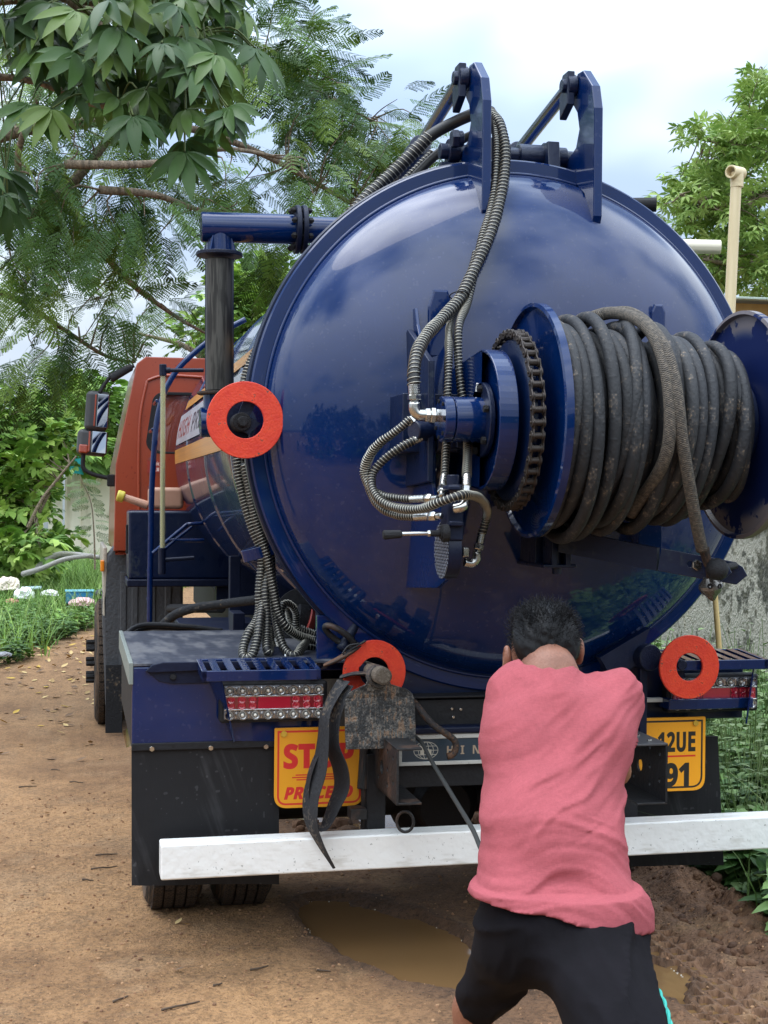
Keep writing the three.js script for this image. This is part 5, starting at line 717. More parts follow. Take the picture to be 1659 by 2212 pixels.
// ================================================================ broad-leaved tree at the near left: large hand-shaped leaves
{
  const t = thing('broadleaf_tree', 'tree with large drooping hand-shaped leaves at the top left', 'tree', [0, 0, 0]);
  const A = (x, y, d) => atD(x, y, d);
  const base = V(-4.4, 0, -.4), fork = V(-4.2, 2.2, -.6);
  const limbs = [[fork, A(-420, 250, 6.6), A(-200, 180, 6.5), A(0, 166, 6.4), A(100, 182, 6.4), A(180, 220, 6.4), A(256, 232, 6.3)], [fork, A(-380, 100, 6.7), A(-100, 20, 6.6), A(150, 0, 6.5), A(320, 40, 6.4), A(430, 70, 6.4)], [A(-100, 20, 6.6), A(60, -90, 6.6), A(300, -120, 6.5), A(520, -60, 6.6)], [A(150, 0, 6.5), A(260, 90, 6.4), A(330, 140, 6.3), A(400, 200, 6.3)]];
  mesh('trunk', [limb([base, V(-4.35, 1.1, -.5), fork], .16, .12), limb(limbs[0], .034, .014, 36), limb(limbs[1], .034, .010, 36), limb(limbs[2], .03, .010, 30)], bark, t); mesh('branch', limb(limbs[3], .022, .008), bark, t);
  const G = [1, 2, 3, 4].map(i => palmate(7, .215, .029, .24, 2.6, i * 31, 6)), mats = [leafMat(.036, .082, .020, .3, .42), leafMat(.055, .115, .026, .34, .42), leafMat(.088, .16, .032, .38, .42), leafMat(.14, .22, .045, .42, .45)];
  const r = rng(19), list = [], Z = (x, y) => [x * .5533, y * .5533];
  const spots = [[540, 165], [800, 145], [690, 120], [545, 310], [770, 270], [515, 470], [890, 415], [720, 545], [365, 165], [215, 150], [1010, 215], [380, 275], [130, 120], [725, 425], [40, 60], [180, 15], [950, 30], [830, 70], [600, 25], [20, 670], [10, 760], [470, 90], [300, 40], [690, 20], [430, 200], [640, 200], [870, 210], [110, 20], [560, -30], [760, -40], [340, -60], [60, -40], [900, -60], [650, 340], [820, 480], [460, 380]].map(([x, y]) => Z(x, y));
  for (let i = 0; i < 46; i++) spots.push([r() * 620 - 60, r() * r() * 200 - 120]); for (let i = 0; i < 26; i++) spots.push([60 + r() * 420, 60 + r() * 190]); for (let i = 0; i < 60; i++) spots.push([-60 - r() * 420, r() * 500 - 150]);
  const stems = [], cv = limbs.map(l => new THREE.CatmullRomCurve3(l)), on = cv.flatMap(c => Array.from({ length: 25 }, (_, i) => c.getPoint(i / 24)));
  for (const [x0, y0] of [...spots, ...spots.slice(0, 36).map(([x, y]) => [x + (r() - .5) * 90, y + (r() - .5) * 70])]) { const x = x0, y = y0, p = A(x, y, 5.9 + r() * .8); let b = on[0], bd = 1e9; for (const q of on) { const d = q.distanceTo(p); if (d < bd) { bd = d; b = q; } } stems.push(sweep(new Path([b, b.clone().lerp(p, .6).add(V(0, .06, 0)), p], 8), .0042, 5, false)); const d = p.clone().sub(b).setY(0).normalize().multiplyScalar(.35).add(V((r() - .5) * .5, -.85, .35 + r() * .3)); list.push([p, qd(d, (r() - .5) * 1.2), .70 + .42 * r(), .8 + .4 * r(), r()]); }
  mesh('leaf_stalks', stems, leafMat(.10, .13, .04, 0), t).userData.kind = 'stuff'; foliage(t, 'crown', G, mats, list, 999, 'leaf');
}
// ================================================================ tree, shed, wall, pipes on the right
{
  const t = thing('spreading_tree', 'bright green tree with hand-shaped leaves above the tan shed', 'tree', [0, 0, 0]);
  const A = (x, y, d) => atD(x, y, d), D = 20;
  const base = V(9.6, .3, -13), fork = A(1760, 520, D);
  const limbs = [[fork, A(1690, 430, D), A(1620, 440, D - .5), A(1540, 445, D - .8), A(1470, 420, D - 1)], [fork, A(1700, 330, D), A(1650, 300, D), A(1580, 310, D - .4), A(1510, 300, D - .6)], [fork, A(1720, 250, D), A(1680, 200, D), A(1640, 150, D)], [fork, A(1660, 560, D), A(1580, 570, D - .6), A(1520, 560, D - 1)], [fork, A(1850, 350, D), A(1900, 250, D)]];
  mesh('trunk', [limb([base, base.clone().lerp(fork, .5).add(V(.1, 0, 0)), fork], .24, .16), ...limbs.map(l => limb(l, .10, .02))], bark, t);
  const r = rng(71), cl = []; for (const [cx, cy, rx, ry, n] of [[1560, 380, 90, 60, 46], [1490, 440, 60, 30, 22], [1620, 300, 70, 60, 40], [1640, 200, 40, 50, 14], [1560, 300, 50, 30, 12], [1500, 290, 25, 20, 4], [1560, 500, 90, 60, 40], [1630, 450, 60, 60, 30], [1590, 590, 80, 40, 30], [1650, 560, 40, 70, 20], [1800, 350, 130, 220, 70], [1530, 560, 40, 40, 14], [1480, 395, 20, 14, 4]]) for (let i = 0; i < n * .72; i++) { const a = r() * 6.283, q = Math.sqrt(r()); cl.push([A(cx + Math.cos(a) * q * rx, cy + Math.sin(a) * q * ry, D + (r() - .5) * 2.4), .17, 8 + Math.floor(r() * 5)]); }
  const list = growCrown(t, limbs, cl, { seed: 72, twig: .014, hang: -.15, size: 1 }); list.sort((a, b) => a[0].distanceTo(camera.position) - b[0].distanceTo(camera.position));
  foliage(t, 'crown', [palmate(6, .15, .024, .25, 4.2, 5, 3), palmate(7, .14, .022, .35, 4.6, 6, 3)], [leafMat(.17, .28, .06, .42), leafMat(.25, .38, .085, .42), leafMat(.33, .46, .12, .44), leafMat(.40, .52, .16, .44)], list, 260);
}
{
  const s = thing('shed', 'tan panelled shed with a pale overhanging roof behind the stained wall', 'shed', [0, 0, 0]);
  const z = -7.5, p = at(1588, 655, z), x0 = p.x, top = p.y; const tan = S({ map: rep(tex(512, (u, v) => { const a = fbm(u * 4, v * 4, 5, 21, 4, 4), b = fbm(u * 40, v * 6, 3, 23, 40, 6); return [206 - 26 * a - 16 * b, 166 - 24 * a - 14 * b, 108 - 20 * a - 10 * b]; }), .6), roughness: .7 });
  const w = .62; for (let i = 0; i < 7; i++) { const pn = mesh('wall_panel', box(x0 + i * w, x0 + (i + 1) * w - .006, .2, top - .02, z - .08, z, .004), tan, s); if (i < 2) { const b = at(1638, 790, z + .004); if (!i) mesh('bolt', cyl(V(x0 + .43, b.y, z - .002), V(x0 + .43, b.y, z + .012), .022), rusty, pn); } }
  mesh('top_rail', box(x0 - .02, x0 + 4.4, top - .10, top, z - .02, z + .015, .004), tan, s);
  mesh('wall', [box(x0, x0 + .08, .2, top - .03, z - 2.4, z - .085), box(x0, x0 + 4.3, .2, top - .03, z - 2.5, z - 2.42)], tan, s);
  const rf = []; for (let i = 0; i < 16; i++) rf.push(box(x0 - .12 + i * .29, x0 - .12 + i * .29 + .284, 0, .02, -2.9, .32, .004)); mesh('roof', [merge(rf).rotateX(.10).translate(0, top + .03, z)], S({ color: lin(.42, .50, .44), roughness: .5 }), s);
  mesh('roof_cap', muv(extrude([[0, 0], [.1, .11], [.2, 0]], .5, .004).translate(x0 + .55, top + .07, z - .3)), rusty, s);
}
{
  const wl = thing('stained_wall', 'grey concrete wall stained with black mould on the right', 'wall', [0, 0, 0]);
  T.mould = tex(1024, (u, v) => { const a = fbm(u * 5, v * 5, 6, 31, 5, 5), b = fbm(u * 40, v * 40, 4, 32, 40, 40), c = fbm(u * 20, v * 4, 4, 33, 20, 4), k = sst(.46, .58, a * .45 + b * .3 + c * .25), w = sst(.55, .7, b * .5 + c * .5); return [lerp(176, 78, k) + 20 * w, lerp(172, 78, k) + 18 * w, lerp(160, 70, k) + 12 * w]; });
  const m = S({ map: rep(T.mould, .55), roughness: .95, bumpMap: rep(T.fine, 2), bumpScale: .01 });
  mesh('wall_body', box(3.55, 3.75, .1, 1.50, -16, 4.5, .01), m, wl); mesh('coping', box(3.5, 3.8, 1.50, 1.70, -16, 4.5, .015), S({ map: rep(T.mould, .3), color: lin(1.1, 1.08, 1.02), roughness: .9 }), wl);
  const pv = S({ map: rep(tex(256, (u, v) => { const a = fbm(u * 5, v * 20, 4, 9, 5, 20); return [222 - 26 * a, 204 - 26 * a, 168 - 30 * a]; }), 2), roughness: .5 });
  const vp = thing('vent_pipe', 'tall cream plastic pipe with a tee on top, right of the tank', 'pipe'); const zp = -6.2, a = at(1590, 402, zp), b = at(1577, 660, zp), dn = b.clone().lerp(a, -2.0); const tk = (at(1592, 375, zp)); mesh('pipe', cyl(dn, a, .052, .046, 28), pv, vp); mesh('tee', [ring(V(tk.x - .085, tk.y + .002, zp + .05), V(tk.x + .06, tk.y + .01, zp - .04), .042, .056, 30, .002), cyl(V(tk.x, tk.y - .12, zp), V(tk.x, tk.y + .01, zp), .056)], pv, vp);
  const wp = thing('wooden_pole', 'pale wooden pole leaning behind the right red ring', 'pole'); mesh('shaft', limb([at(1557, 1460, -.52), at(1554, 1410, -.55), at(1545, 1290, -.6), at(1541, 1220, -.62)], .0135, .0125), S({ map: rep(tex(256, (u, v) => { const k = fbm(u * 30, v * 3, 4, 3, 30, 3); return [206 - 40 * k, 182 - 44 * k, 126 - 44 * k]; }), 3), roughness: .6 }), wp);
}
// ================================================================ left background: wall, post, bushes, litter
{
  const w = thing('compound_wall', 'cream plastered wall beyond the grass on the left', 'wall', [0, 0, 0]); const z = -25;
  const top = at(150, 1022, z).y, xr = 3; const m = S({ map: rep(tex(512, (u, v) => { const a = fbm(u * 4, v * 4, 5, 51, 4, 4), b = fbm(u * 20, v * 3, 4, 52, 20, 3), k = sst(.55, .75, a * .5 + b * .5); return [lerp(226, 190, k), lerp(218, 178, k), lerp(200, 154, k)]; }), .4), roughness: .9 });
  mesh('wall_face', box(-9, xr, .3, top, z - .2, z, .02), m, w); mesh('coping', box(-9, xr, top, top + .10, z - .25, z + .05, .02), m, w); for (let i = 0; i < 5; i++) mesh('pier', box(-8.4 + i * 2.2, -8.1 + i * 2.2, .3, top - .003, z - .1, z + .06, .02), m, w);
  const bm = [0, 1, 2].map(i => S({ color: lin(...[[.42, .37, .32], [.36, .32, .28], [.46, .42, .36]][i]), roughness: .95 })), bg = new RoundedBoxGeometry(.23, .10, .12, 1, .008); const r = rng(4);
  for (let j = 0; j < 2; j++) for (let i = 0; i < 22; i++) { const b = new THREE.Mesh(bg, bm[Math.floor(r() * 3)]); b.name = 'brick'; b.position.set(-4.6 + i * .245 + (j % 2) * .12, top + .16 + j * .115, z - .1 + (r() - .5) * .01); b.rotation.y = (r() - .5) * .03; w.add(b); }
  const po = thing('fence_post', 'grey post standing in front of the cream wall', 'post'); mesh('shaft', box(at(101, 0, -22).x, at(111, 0, -22).x, .0, at(106, 862, -22).y, -22.06, -22, .01), S({ color: lin(.36, .38, .40), roughness: .8 }), po);
  const grey = S({ color: lin(.42, .45, .48), roughness: .8 }); const p2 = thing('fence_post', 'thin grey post close to the cab, before the cream wall', 'post'); mesh('shaft', box(at(142, 0, -22).x, at(147, 0, -22).x, .0, at(145, 1020, -22).y, -22.04, -22, .008), grey, p2);
  // turquoise sheet
  const g = new THREE.PlaneGeometry(1.9, .8, 50, 20), Q = g.attributes.position; for (let i = 0; i < Q.count; i++) { const x = Q.getX(i), y = Q.getY(i); Q.setZ(i, .12 * (fbm(x * 3 + 9, y * 2 + 4, 4, 81) - .5)); Q.setY(i, y + .16 * (fbm(x * 2, 3, 3, 83) - .5)); } g.computeVertexNormals(); const tp = at(70, 975, -23.6); const sh = mesh('tarpaulin', muv(g.scale(1.25, 1.25, 1).translate(tp.x - .2, tp.y + .1, -23.6)), S({ color: lin(.02, .42, .50), roughness: .5, side: THREE.DoubleSide })); tag(sh, 'torn turquoise plastic sheet hung behind the bush', 'tarpaulin');
}
{
  const KD = 1.28, bush = (name, label, p, H, limbsD, ell, mats, geos, o) => { const t = thing(name, label, o.cat || 'bush', [0, 0, 0]); const limbs = limbsD; mesh('stems', limbs.map(l => limb(l, o.r0, o.r1)), bark, t); const r = rng(o.seed), cl = []; for (const [cx, cy, rx, ry, n, d, dd] of ell) for (let i = 0; i < n; i++) { const a = r() * 6.283, q = Math.sqrt(r()); cl.push([atD(cx + Math.cos(a) * q * rx, cy + Math.sin(a) * q * ry, (d + (r() - .5) * dd) * KD), o.R * 1.2, o.n]); } foliage(t, 'foliage', geos, mats, growCrown(t, limbs, cl, { seed: o.seed + 1, twig: o.twig, hang: o.hang, size: o.size * 1.2 }), o.parts || 0, 'leaf'); return t; };
  const A = (x, y, d) => atD(x, y, d * KD); const oval = leafBlade(.17, .045, .2, .25, 4), twigLeaf = merge([0, 1, 2, 3, 4].map(i => leafBlade(.15, .04, .15, .3, 3).rotateY((i - 2) * .55).translate(i * .03, 0, (i % 2 - .5) * .03)));
  const bright = [leafMat(.11, .22, .035, .4), leafMat(.17, .31, .05, .4), leafMat(.25, .41, .07, .42), leafMat(.36, .50, .11, .42)];
  bush('bush', 'tall bright green bush at the left edge before the cream wall', 0, 0, [[A(40, 1260, 17.5), A(50, 1130, 17.5), A(20, 980, 17.5), A(-20, 850, 17.5)], [A(55, 1250, 17.5), A(80, 1120, 17), A(110, 1060, 17), A(150, 1000, 17)], [A(30, 1250, 18), A(60, 1050, 18), A(100, 900, 18)]], [[40, 930, 70, 60, 36, 17.8, 1.6], [90, 900, 55, 45, 22, 17.8, 1.4], [30, 1010, 80, 60, 30, 17.6, 1.4], [120, 960, 45, 40, 14, 17.6, 1.2], [40, 1090, 55, 60, 30, 17.4, 1.2], [60, 1180, 70, 40, 40, 17, 1.4], [-60, 1000, 80, 160, 60, 17.5, 1.5], [150, 860, 30, 25, 6, 18, 1]], bright, [twigLeaf, twigLeaf.clone().rotateX(.6)], { seed: 301, r0: .05, r1: .015, R: .22, n: 8, twig: .012, hang: .35, size: 1 });
  bush('bush', 'mid green bush behind the wing mirrors beside the orange cab', 0, 0, [[A(210, 1010, 23), A(205, 960, 23), A(190, 900, 23)]], [[210, 965, 50, 38, 30, 23, 2], [200, 890, 50, 40, 20, 23.4, 2], [240, 900, 50, 50, 22, 23.6, 2]], bright.slice(0, 3), [twigLeaf], { seed: 321, r0: .04, r1: .015, R: .3, n: 8, twig: .012, hang: .3, size: 1.25 });
  // light tree tops far behind the cab and between pipe and tank
  bush('far_tree', 'pale green tree top far behind the cab roof', 0, 0, [[A(520, 900, 26), A(540, 760, 26), A(560, 640, 26)], [A(520, 900, 26), A(420, 760, 26), A(300, 720, 26)]], [[560, 640, 90, 60, 46, 26, 2], [470, 720, 80, 40, 24, 26, 2], [560, 740, 60, 50, 24, 26, 2]], bright, [twigLeaf], { seed: 341, r0: .12, r1: .03, R: .32, n: 9, twig: .015, hang: .2, size: 1.3, cat: 'tree' });
  // feathery sapling before the wall
  const st = thing('sapling', 'thin feathery sapling in front of the cream wall', 'sapling', [0, 0, 0]); const L = [A(205, 1230, 15.5), A(203, 1150, 15.5), A(195, 1080, 15.5), A(172, 1032, 15.5)]; mesh('stem', limb(L, .014, .005), bark, st); { const r = rng(5), c = new THREE.CatmullRomCurve3(L), l = []; for (let i = 0; i < 26; i++) { const t = .25 + .75 * i / 26, s = i % 2 ? 1 : -1; l.push([c.getPoint(t), qd(V(s * (.5 + .5 * r()), .25 - r() * .7, (r() - .5) * .9), (r() - .5) * 2), .75 + .4 * r(), 1, r()]); } foliage(st, 'foliage', [frond(31, .36, 7, 8)], [leafMat(.08, .15, .05), leafMat(.12, .2, .06)], l.map(e => (e[2] *= .62, e)), 26, 'frond'); }
  const s2 = thing('leaning_branch', 'bare brown branch leaning across the bush toward the cab', 'branch', [0, 0, 0]); mesh('bare_stem', limb([A(60, 1140, 16.5), A(90, 1080, 16.5), A(120, 1040, 16.5), A(165, 985, 16.5)], .03, .012), bark, s2);
  const LOGM = S({ color: lin(.27, .26, .24), roughness: .9, bumpMap: rep(T.fine, 2), bumpScale: .01 }), lg = thing('log', 'grey weathered log lying in the long grass', 'log', [0, 0, 0]); mesh('log_body', limb([A(50, 1240, 15.8), A(90, 1228, 15.6), A(140, 1208, 15.6), A(200, 1200, 15.7)], .042, .03), LOGM, lg); mesh('side_limb', limb([A(70, 1235, 16.2), A(120, 1200, 16.2), A(160, 1198, 16.2), A(215, 1204, 16.2)], .05, .035), LOGM, lg);
}
// ================================================================ grass, weeds, litter
{
  const r = rng(909), blade = (L, w, lean) => { const P = [], I = [], n = 4; for (let i = 0; i <= n; i++) { const t = i / n, q = w * (1 - t * .95); P.push(lean * L * t * t, L * t * (1 - .25 * lean * t), q, lean * L * t * t, L * t * (1 - .25 * lean * t), -q); } for (let i = 0; i < n; i++) { const a = i * 2; I.push(a, a + 2, a + 1, a + 1, a + 2, a + 3); } const g = new THREE.BufferGeometry(); g.setAttribute('position', new THREE.Float32BufferAttribute(P, 3)); g.setIndex(I); g.computeVertexNormals(); return g; };
  const clump = (n, L, w, R, s) => { const q = rng(s); return merge(Array.from({ length: n }, () => blade(L * (.5 + .7 * q()), w, .3 + .9 * q()).rotateY(q() * 6.28).translate((q() - .5) * R, 0, (q() - .5) * R))); };
  const weed = (s, n, L) => { const q = rng(s), gs = []; for (let i = 0; i < n; i++) { const a = q() * 6.28, h = q(), st = V(Math.cos(a) * .10 * q(), .03 + h * .17, Math.sin(a) * .10 * q()); gs.push(leafBlade(L * (.7 + .6 * q()), L * .34, .15, .15 + .3 * q(), 4).rotateZ((q() - .3) * .7).rotateY(q() * 6.28).translate(st.x, st.y, st.z)); } return merge(gs); };
  const put = (n, fx, test, sc, tilt = .15) => { const l = []; for (let i = 0; i < n; i++) { const [x, z] = fx(); if (!test(x, z)) continue; l.push([V(x, gh(x, z) - .01, z), new THREE.Quaternion().setFromEuler(new THREE.Euler((r() - .5) * tilt, r() * 6.28, (r() - .5) * tilt)), sc * (.65 + .7 * r()), .7 + .6 * r(), r()]); } return l; };
  const gmat = [leafMat(.12, .24, .045, .4), leafMat(.18, .33, .06, .42), leafMat(.26, .42, .09, .42), leafMat(.36, .50, .15, .42)];
  // road edge on the left: D-space line through the photo as a ground curve
  const edge = (x, z) => z < -9.2 - 4.2 * Math.max(0, x + 2.3) + 1.1 * (fbm(x * 1.5, z * 1.5, 3, 5) - .5);
  foliage(null, 'grass', [clump(9, .42, .006, .22, 1), clump(9, .36, .006, .24, 2)], gmat, put(7500, () => [-7 + r() * 7.5, -9.5 - r() * 15], (x, z) => edge(x, z) && (z < -19 || r() < (z < -14 ? .45 : .2)), 1.15), 0);
  foliage(null, 'ground_cover', [weed(3, 22, .075), weed(4, 22, .065)], [leafMat(.07, .15, .03), leafMat(.11, .21, .04), leafMat(.17, .3, .055)], put(3600, () => [-6.5 + r() * 6, -9 - r() * 8], (x, z) => edge(x, z - .1) && fbm(x * 1.2, z * 1.2, 3, 15) > .38, 1), 0);
  // right bank: leafy weeds and grass
  const bank = (x, z) => x > 1.14 + .22 * (fbm(z * 2.2, 3, 3, 8) - .5) - .05 * z;
  foliage(null, 'bank_weeds', [weed(5, 26, .085), weed(6, 24, .07), weed(7, 22, .10)], [leafMat(.07, .15, .04), leafMat(.11, .21, .055), leafMat(.16, .28, .08), leafMat(.23, .36, .13)], put(3000, () => [1.1 + r() * 2.3, -7 + r() * 8.2], bank, 1.15, .3), 0);
  const tall = put(300, () => [1.3 + r() * 1.1, -7 + r() * 6.6], bank, 1, .4); foliage(null, 'tall_weeds', [(() => { const q = rng(77), gs = []; for (let i = 0; i < 30; i++) { const h = .15 + .55 * q(); gs.push(leafBlade(.055, .012, .1, .3, 3).rotateZ(.4).rotateY(q() * 6.28).translate((q() - .5) * .16 * h * 2, h, (q() - .5) * .16 * h * 2)); } for (let i = 0; i < 5; i++) gs.push(cyl(V(0, 0, 0), V((q() - .5) * .3, .55 + .2 * q(), (q() - .5) * .3), .003, .0015, 4)); return merge(gs); })()], [leafMat(.13, .22, .06), leafMat(.19, .29, .09), leafMat(.27, .36, .15)], tall, 0);
  foliage(null, 'bank_grass', [clump(7, .5, .005, .2, 11)], [leafMat(.10, .18, .04), leafMat(.2, .26, .09)], put(420, () => [1.12 + r() * 2.2, -6 + r() * 7.2], bank, 1), 0);
  // litter on the dirt: dry leaves and grit
  const dl = leafBlade(.055, .013, .3, -.25, 4), lm = [S({ color: lin(.34, .22, .09), roughness: .9, side: THREE.DoubleSide }), S({ color: lin(.50, .36, .16), roughness: .9, side: THREE.DoubleSide }), S({ color: lin(.46, .30, .06), roughness: .9, side: THREE.DoubleSide }), S({ color: lin(.16, .10, .06), roughness: .9, side: THREE.DoubleSide })];
  const lit = []; for (let i = 0; i < 1100; i++) { const x = -4.2 + r() * 3.2, z = -15 + r() * 11; if (r() < .8 * (1 - sst(-4, -9, z)) || (x > -1.4 && z > -8)) continue; lit.push([V(x, gh(x, z) + .006, z), new THREE.Quaternion().setFromEuler(new THREE.Euler((r() - .5) * .5, r() * 6.28, (r() - .5) * .5)), .7 + r() * 1.1, 1, r()]); }
  for (let i = 0; i < 9; i++) { const x = -2.1 + r() * 1.3, z = -3.5 + r() * 5; lit.push([V(x, gh(x, z) + .005, z), new THREE.Quaternion().setFromEuler(new THREE.Euler(0, r() * 6.28, .1)), .5 + r() * .8, 1, r()]); }
  foliage(null, 'leaf_litter', [dl], lm, lit, 0);
  const peb = new THREE.IcosahedronGeometry(.006, 1); { const Q = peb.attributes.position; for (let i = 0; i < Q.count; i++) { const k = .8 + .4 * hash2(Math.round(Q.getX(i) * 1e4), Math.round(Q.getY(i) * 1e4), Math.round(Q.getZ(i) * 1e4)); Q.setXYZ(i, Q.getX(i) * k, Q.getY(i) * k * .7, Q.getZ(i) * k); } peb.computeVertexNormals(); }
  const gr = []; for (let i = 0; i < 9000; i++) { const x = -2.2 + r() * 3.4, z = -3 + r() * 4.7; if (pud(x, z) > -.05) continue; const s = .25 + r() * r() * r() * 1.7; gr.push([V(x, gh(x, z) + .0015 * s, z), new THREE.Quaternion().setFromEuler(new THREE.Euler(r() * 6, r() * 6, 0)), s, 1, r()]); }
  foliage(null, 'grit', [peb], [S({ color: lin(.26, .14, .075), roughness: .95 }), S({ color: lin(.36, .21, .11), roughness: .95 }), S({ color: lin(.17, .09, .05), roughness: .95 })], gr, 0);
  // clods of torn mud along the right rut
  const clod = new THREE.IcosahedronGeometry(.03, 3); { const Q = clod.attributes.position; for (let i = 0; i < Q.count; i++) { const x = Q.getX(i), y = Q.getY(i), z = Q.getZ(i), k = .7 + .7 * fbm(x * 60 + 9, y * 60 + z * 60 + 5, 3, 3); Q.setXYZ(i, x * k, y * k * .75, z * k); } clod.computeVertexNormals(); }
  const cd = []; for (let i = 0; i < 700; i++) { const e = r(), x = e < .85 ? 1.0 + (r() - .5) * .34 : .80 + (r() - .5) * .06, z = -3.2 + r() * 4.8; cd.push([V(x, gh(x, z) + .002, z), new THREE.Quaternion().setFromEuler(new THREE.Euler(r() * 6, r() * 6, 0)), (e < .85 ? .12 + r() * r() * .75 : .2 + r() * .5), 1, r()]); }
  for (let i = 0; i < 160; i++) { const x = -.5 + r() * 1.3, z = -2.4 + r() * 1.1; cd.push([V(x, gh(x, z), z), new THREE.Quaternion().setFromEuler(new THREE.Euler(r() * 6, r() * 6, 0)), .3 + r() * r() * 1.6, 1, r()]); }
  foliage(null, 'mud_clods', [clod], [S({ color: lin(.105, .052, .028), roughness: .95 }), S({ color: lin(.14, .072, .038), roughness: .95 }), S({ color: lin(.08, .04, .022), roughness: .8 })], cd, 0);
  // froth along the puddle edge
  const fo = new THREE.IcosahedronGeometry(.0035, 1), fl = []; for (let i = 0; i < 60000 && fl.length < 170; i++) { const x = -1 + r() * 1.7, z = -1 + r() * 2.1, q = pud(x, z); if (q < .0 || q > .10 || fbm(x * 7, z * 7, 2, 9) < .52) continue; fl.push([V(x, rise(x, z) - .0165, z), new THREE.Quaternion(), .25 + r() * r() * .9, 1, r()]); }
  foliage(null, 'puddle_froth', [fo], [PH({ color: lin(.62, .56, .46), roughness: .25 })], fl, 0);
  // twigs on the road
  const tm = S({ color: lin(.075, .05, .033), roughness: .9 }); for (const [x, y, l, a] of [[230, 1850, 60, .05], [225, 1878, 70, .08], [165, 1690, 50, -.2], [260, 2160, 40, .4], [390, 2176, 80, .15], [120, 1660, 40, -.4], [560, 2090, 40, .1], [470, 2130, 30, .5], [60, 1700, 60, .03], [700, 2100, 30, -.3], [190, 1905, 30, -.2]]) { const p = atY(x, y, 0), L = l / 3069 * 5.2 * .5, d = V(Math.cos(a), 0, -Math.sin(a) * 2).normalize(), q = s => { const w = p.clone().addScaledVector(d, L * s); w.y = gh(w.x, w.z) + .004; return w; }; const o = mesh('twig', sweep(new Path([q(-1), q(-.3).add(V(0, .004, .01)), q(.4), q(1)], 10), t => .0042 - .002 * t, 6), tm); tag(o, 'thin dark twig lying on the dirt track', 'twig', 'twigs on the dirt track'); }
}
// rubbish in the grass on the left
{
  const crumple = (R, sx, sy, sz, seed) => { const g = mergeVertices(new THREE.IcosahedronGeometry(R, 12)), Q = g.attributes.position; for (let i = 0; i < Q.count; i++) { const x = Q.getX(i) / R, y = Q.getY(i) / R, z = Q.getZ(i) / R, n = 1 - Math.abs(2 * fbm(x * 2.2 + 20, y * 2.2 + z * 1.7 + 20, 4, seed) - 1), k = .55 + .75 * n; Q.setXYZ(i, x * R * k * sx, Math.max(y * R * k * sy * .8, -R * .2), z * R * k * sz); } g.computeVertexNormals(); return toCreasedNormals(g, .5); };
  const item = (name, x, y, d, R, s, col, label, cat, seed) => { const p = atD(x, y, d * 1.38); const o = mesh(name, crumple(R * .68, ...s, seed).translate(p.x, p.y, p.z), S({ color: lin(...col), roughness: .5 })); tag(o, label, cat); };
  item('plastic_bag', 15, 1268, 14.8, .26, [1, .9, .8], [.72, .62, .52], 'cream plastic bag, leftmost in the rubbish', 'bag', 3);
  item('plastic_bag', 52, 1288, 14.5, .19, [.9, 1.1, .8], [.80, .80, .82], 'white plastic bag left of the blue tub', 'bag', 5);
  item('plastic_bag', 108, 1284, 14.6, .13, [1.2, .8, .8], [.78, .76, .76], 'small white bag touching the blue tub', 'bag', 7);
  item('cloth', 178, 1304, 14.2, .17, [1.3, .8, .8], [.68, .42, .44], 'crumpled pink cloth in front of the blue tub', 'cloth', 9);
  item('cloth', 252, 1310, 14.0, .13, [1.1, .8, .8], [.62, .06, .05], 'crumpled red cloth by the edge of the track', 'cloth', 11);
  item('plastic_bag', 263, 1291, 14.2, .10, [1.4, .7, .8], [.38, .58, .78], 'pale blue bag behind the red cloth', 'bag', 13);
  item('plastic_bag', 228, 1283, 14.5, .16, [1.1, .8, .8], [.03, .035, .04], 'black bag right of the blue tub', 'bag', 15);
  item('paper', 330, 1318, 13.8, .07, [1.5, .6, .8], [.78, .72, .62], 'small scrap of paper nearest the lorry', 'paper', 17);
  item('plastic_bag', 10, 1415, 9.8, .07, [1.2, .7, .8], [.25, .26, .28], 'grey scrap of plastic on the track edge', 'scrap', 19);
  item('plastic_bag', 25, 1300, 14.2, .10, [1.2, .7, .8], [.55, .22, .18], 'reddish wrapper under the cream bag', 'wrapper', 21);
  const tub = thing('plastic_tub', 'blue rectangular plastic tub among the rubbish', 'tub'); const p = atD(172, 1288, 20); const bm = S({ color: lin(.02, .20, .42), roughness: .4 }); mesh('tub_body', [box(p.x - .19, p.x + .19, p.y - .09, p.y + .07, p.z + .10, p.z + .115), box(p.x - .19, p.x + .19, p.y - .09, p.y + .07, p.z - .115, p.z - .1), box(p.x - .19, p.x - .175, p.y - .09, p.y + .07, p.z - .099, p.z + .099), box(p.x + .175, p.x + .19, p.y - .09, p.y + .07, p.z - .099, p.z + .099), box(p.x - .19, p.x + .19, p.y - .1, p.y - .091, p.z - .11, p.z + .11)], bm, tub); mesh('rim', [box(p.x - .205, p.x + .205, p.y + .072, p.y + .088, p.z + .098, p.z + .13), box(p.x - .205, p.x + .205, p.y + .072, p.y + .088, p.z - .13, p.z - .098)], S({ color: lin(.25, .62, .75), roughness: .4 }), tub);
  const lid = atD(70, 1270, 20.5); const l = mesh('blue_board', new RoundedBoxGeometry(.26, .04, .18, 3, .015).rotateZ(.05).translate(lid.x, lid.y, lid.z), S({ color: lin(.55, .72, .78), roughness: .4 })); tag(l, 'pale blue flat board lying behind the white bag', 'board');
}
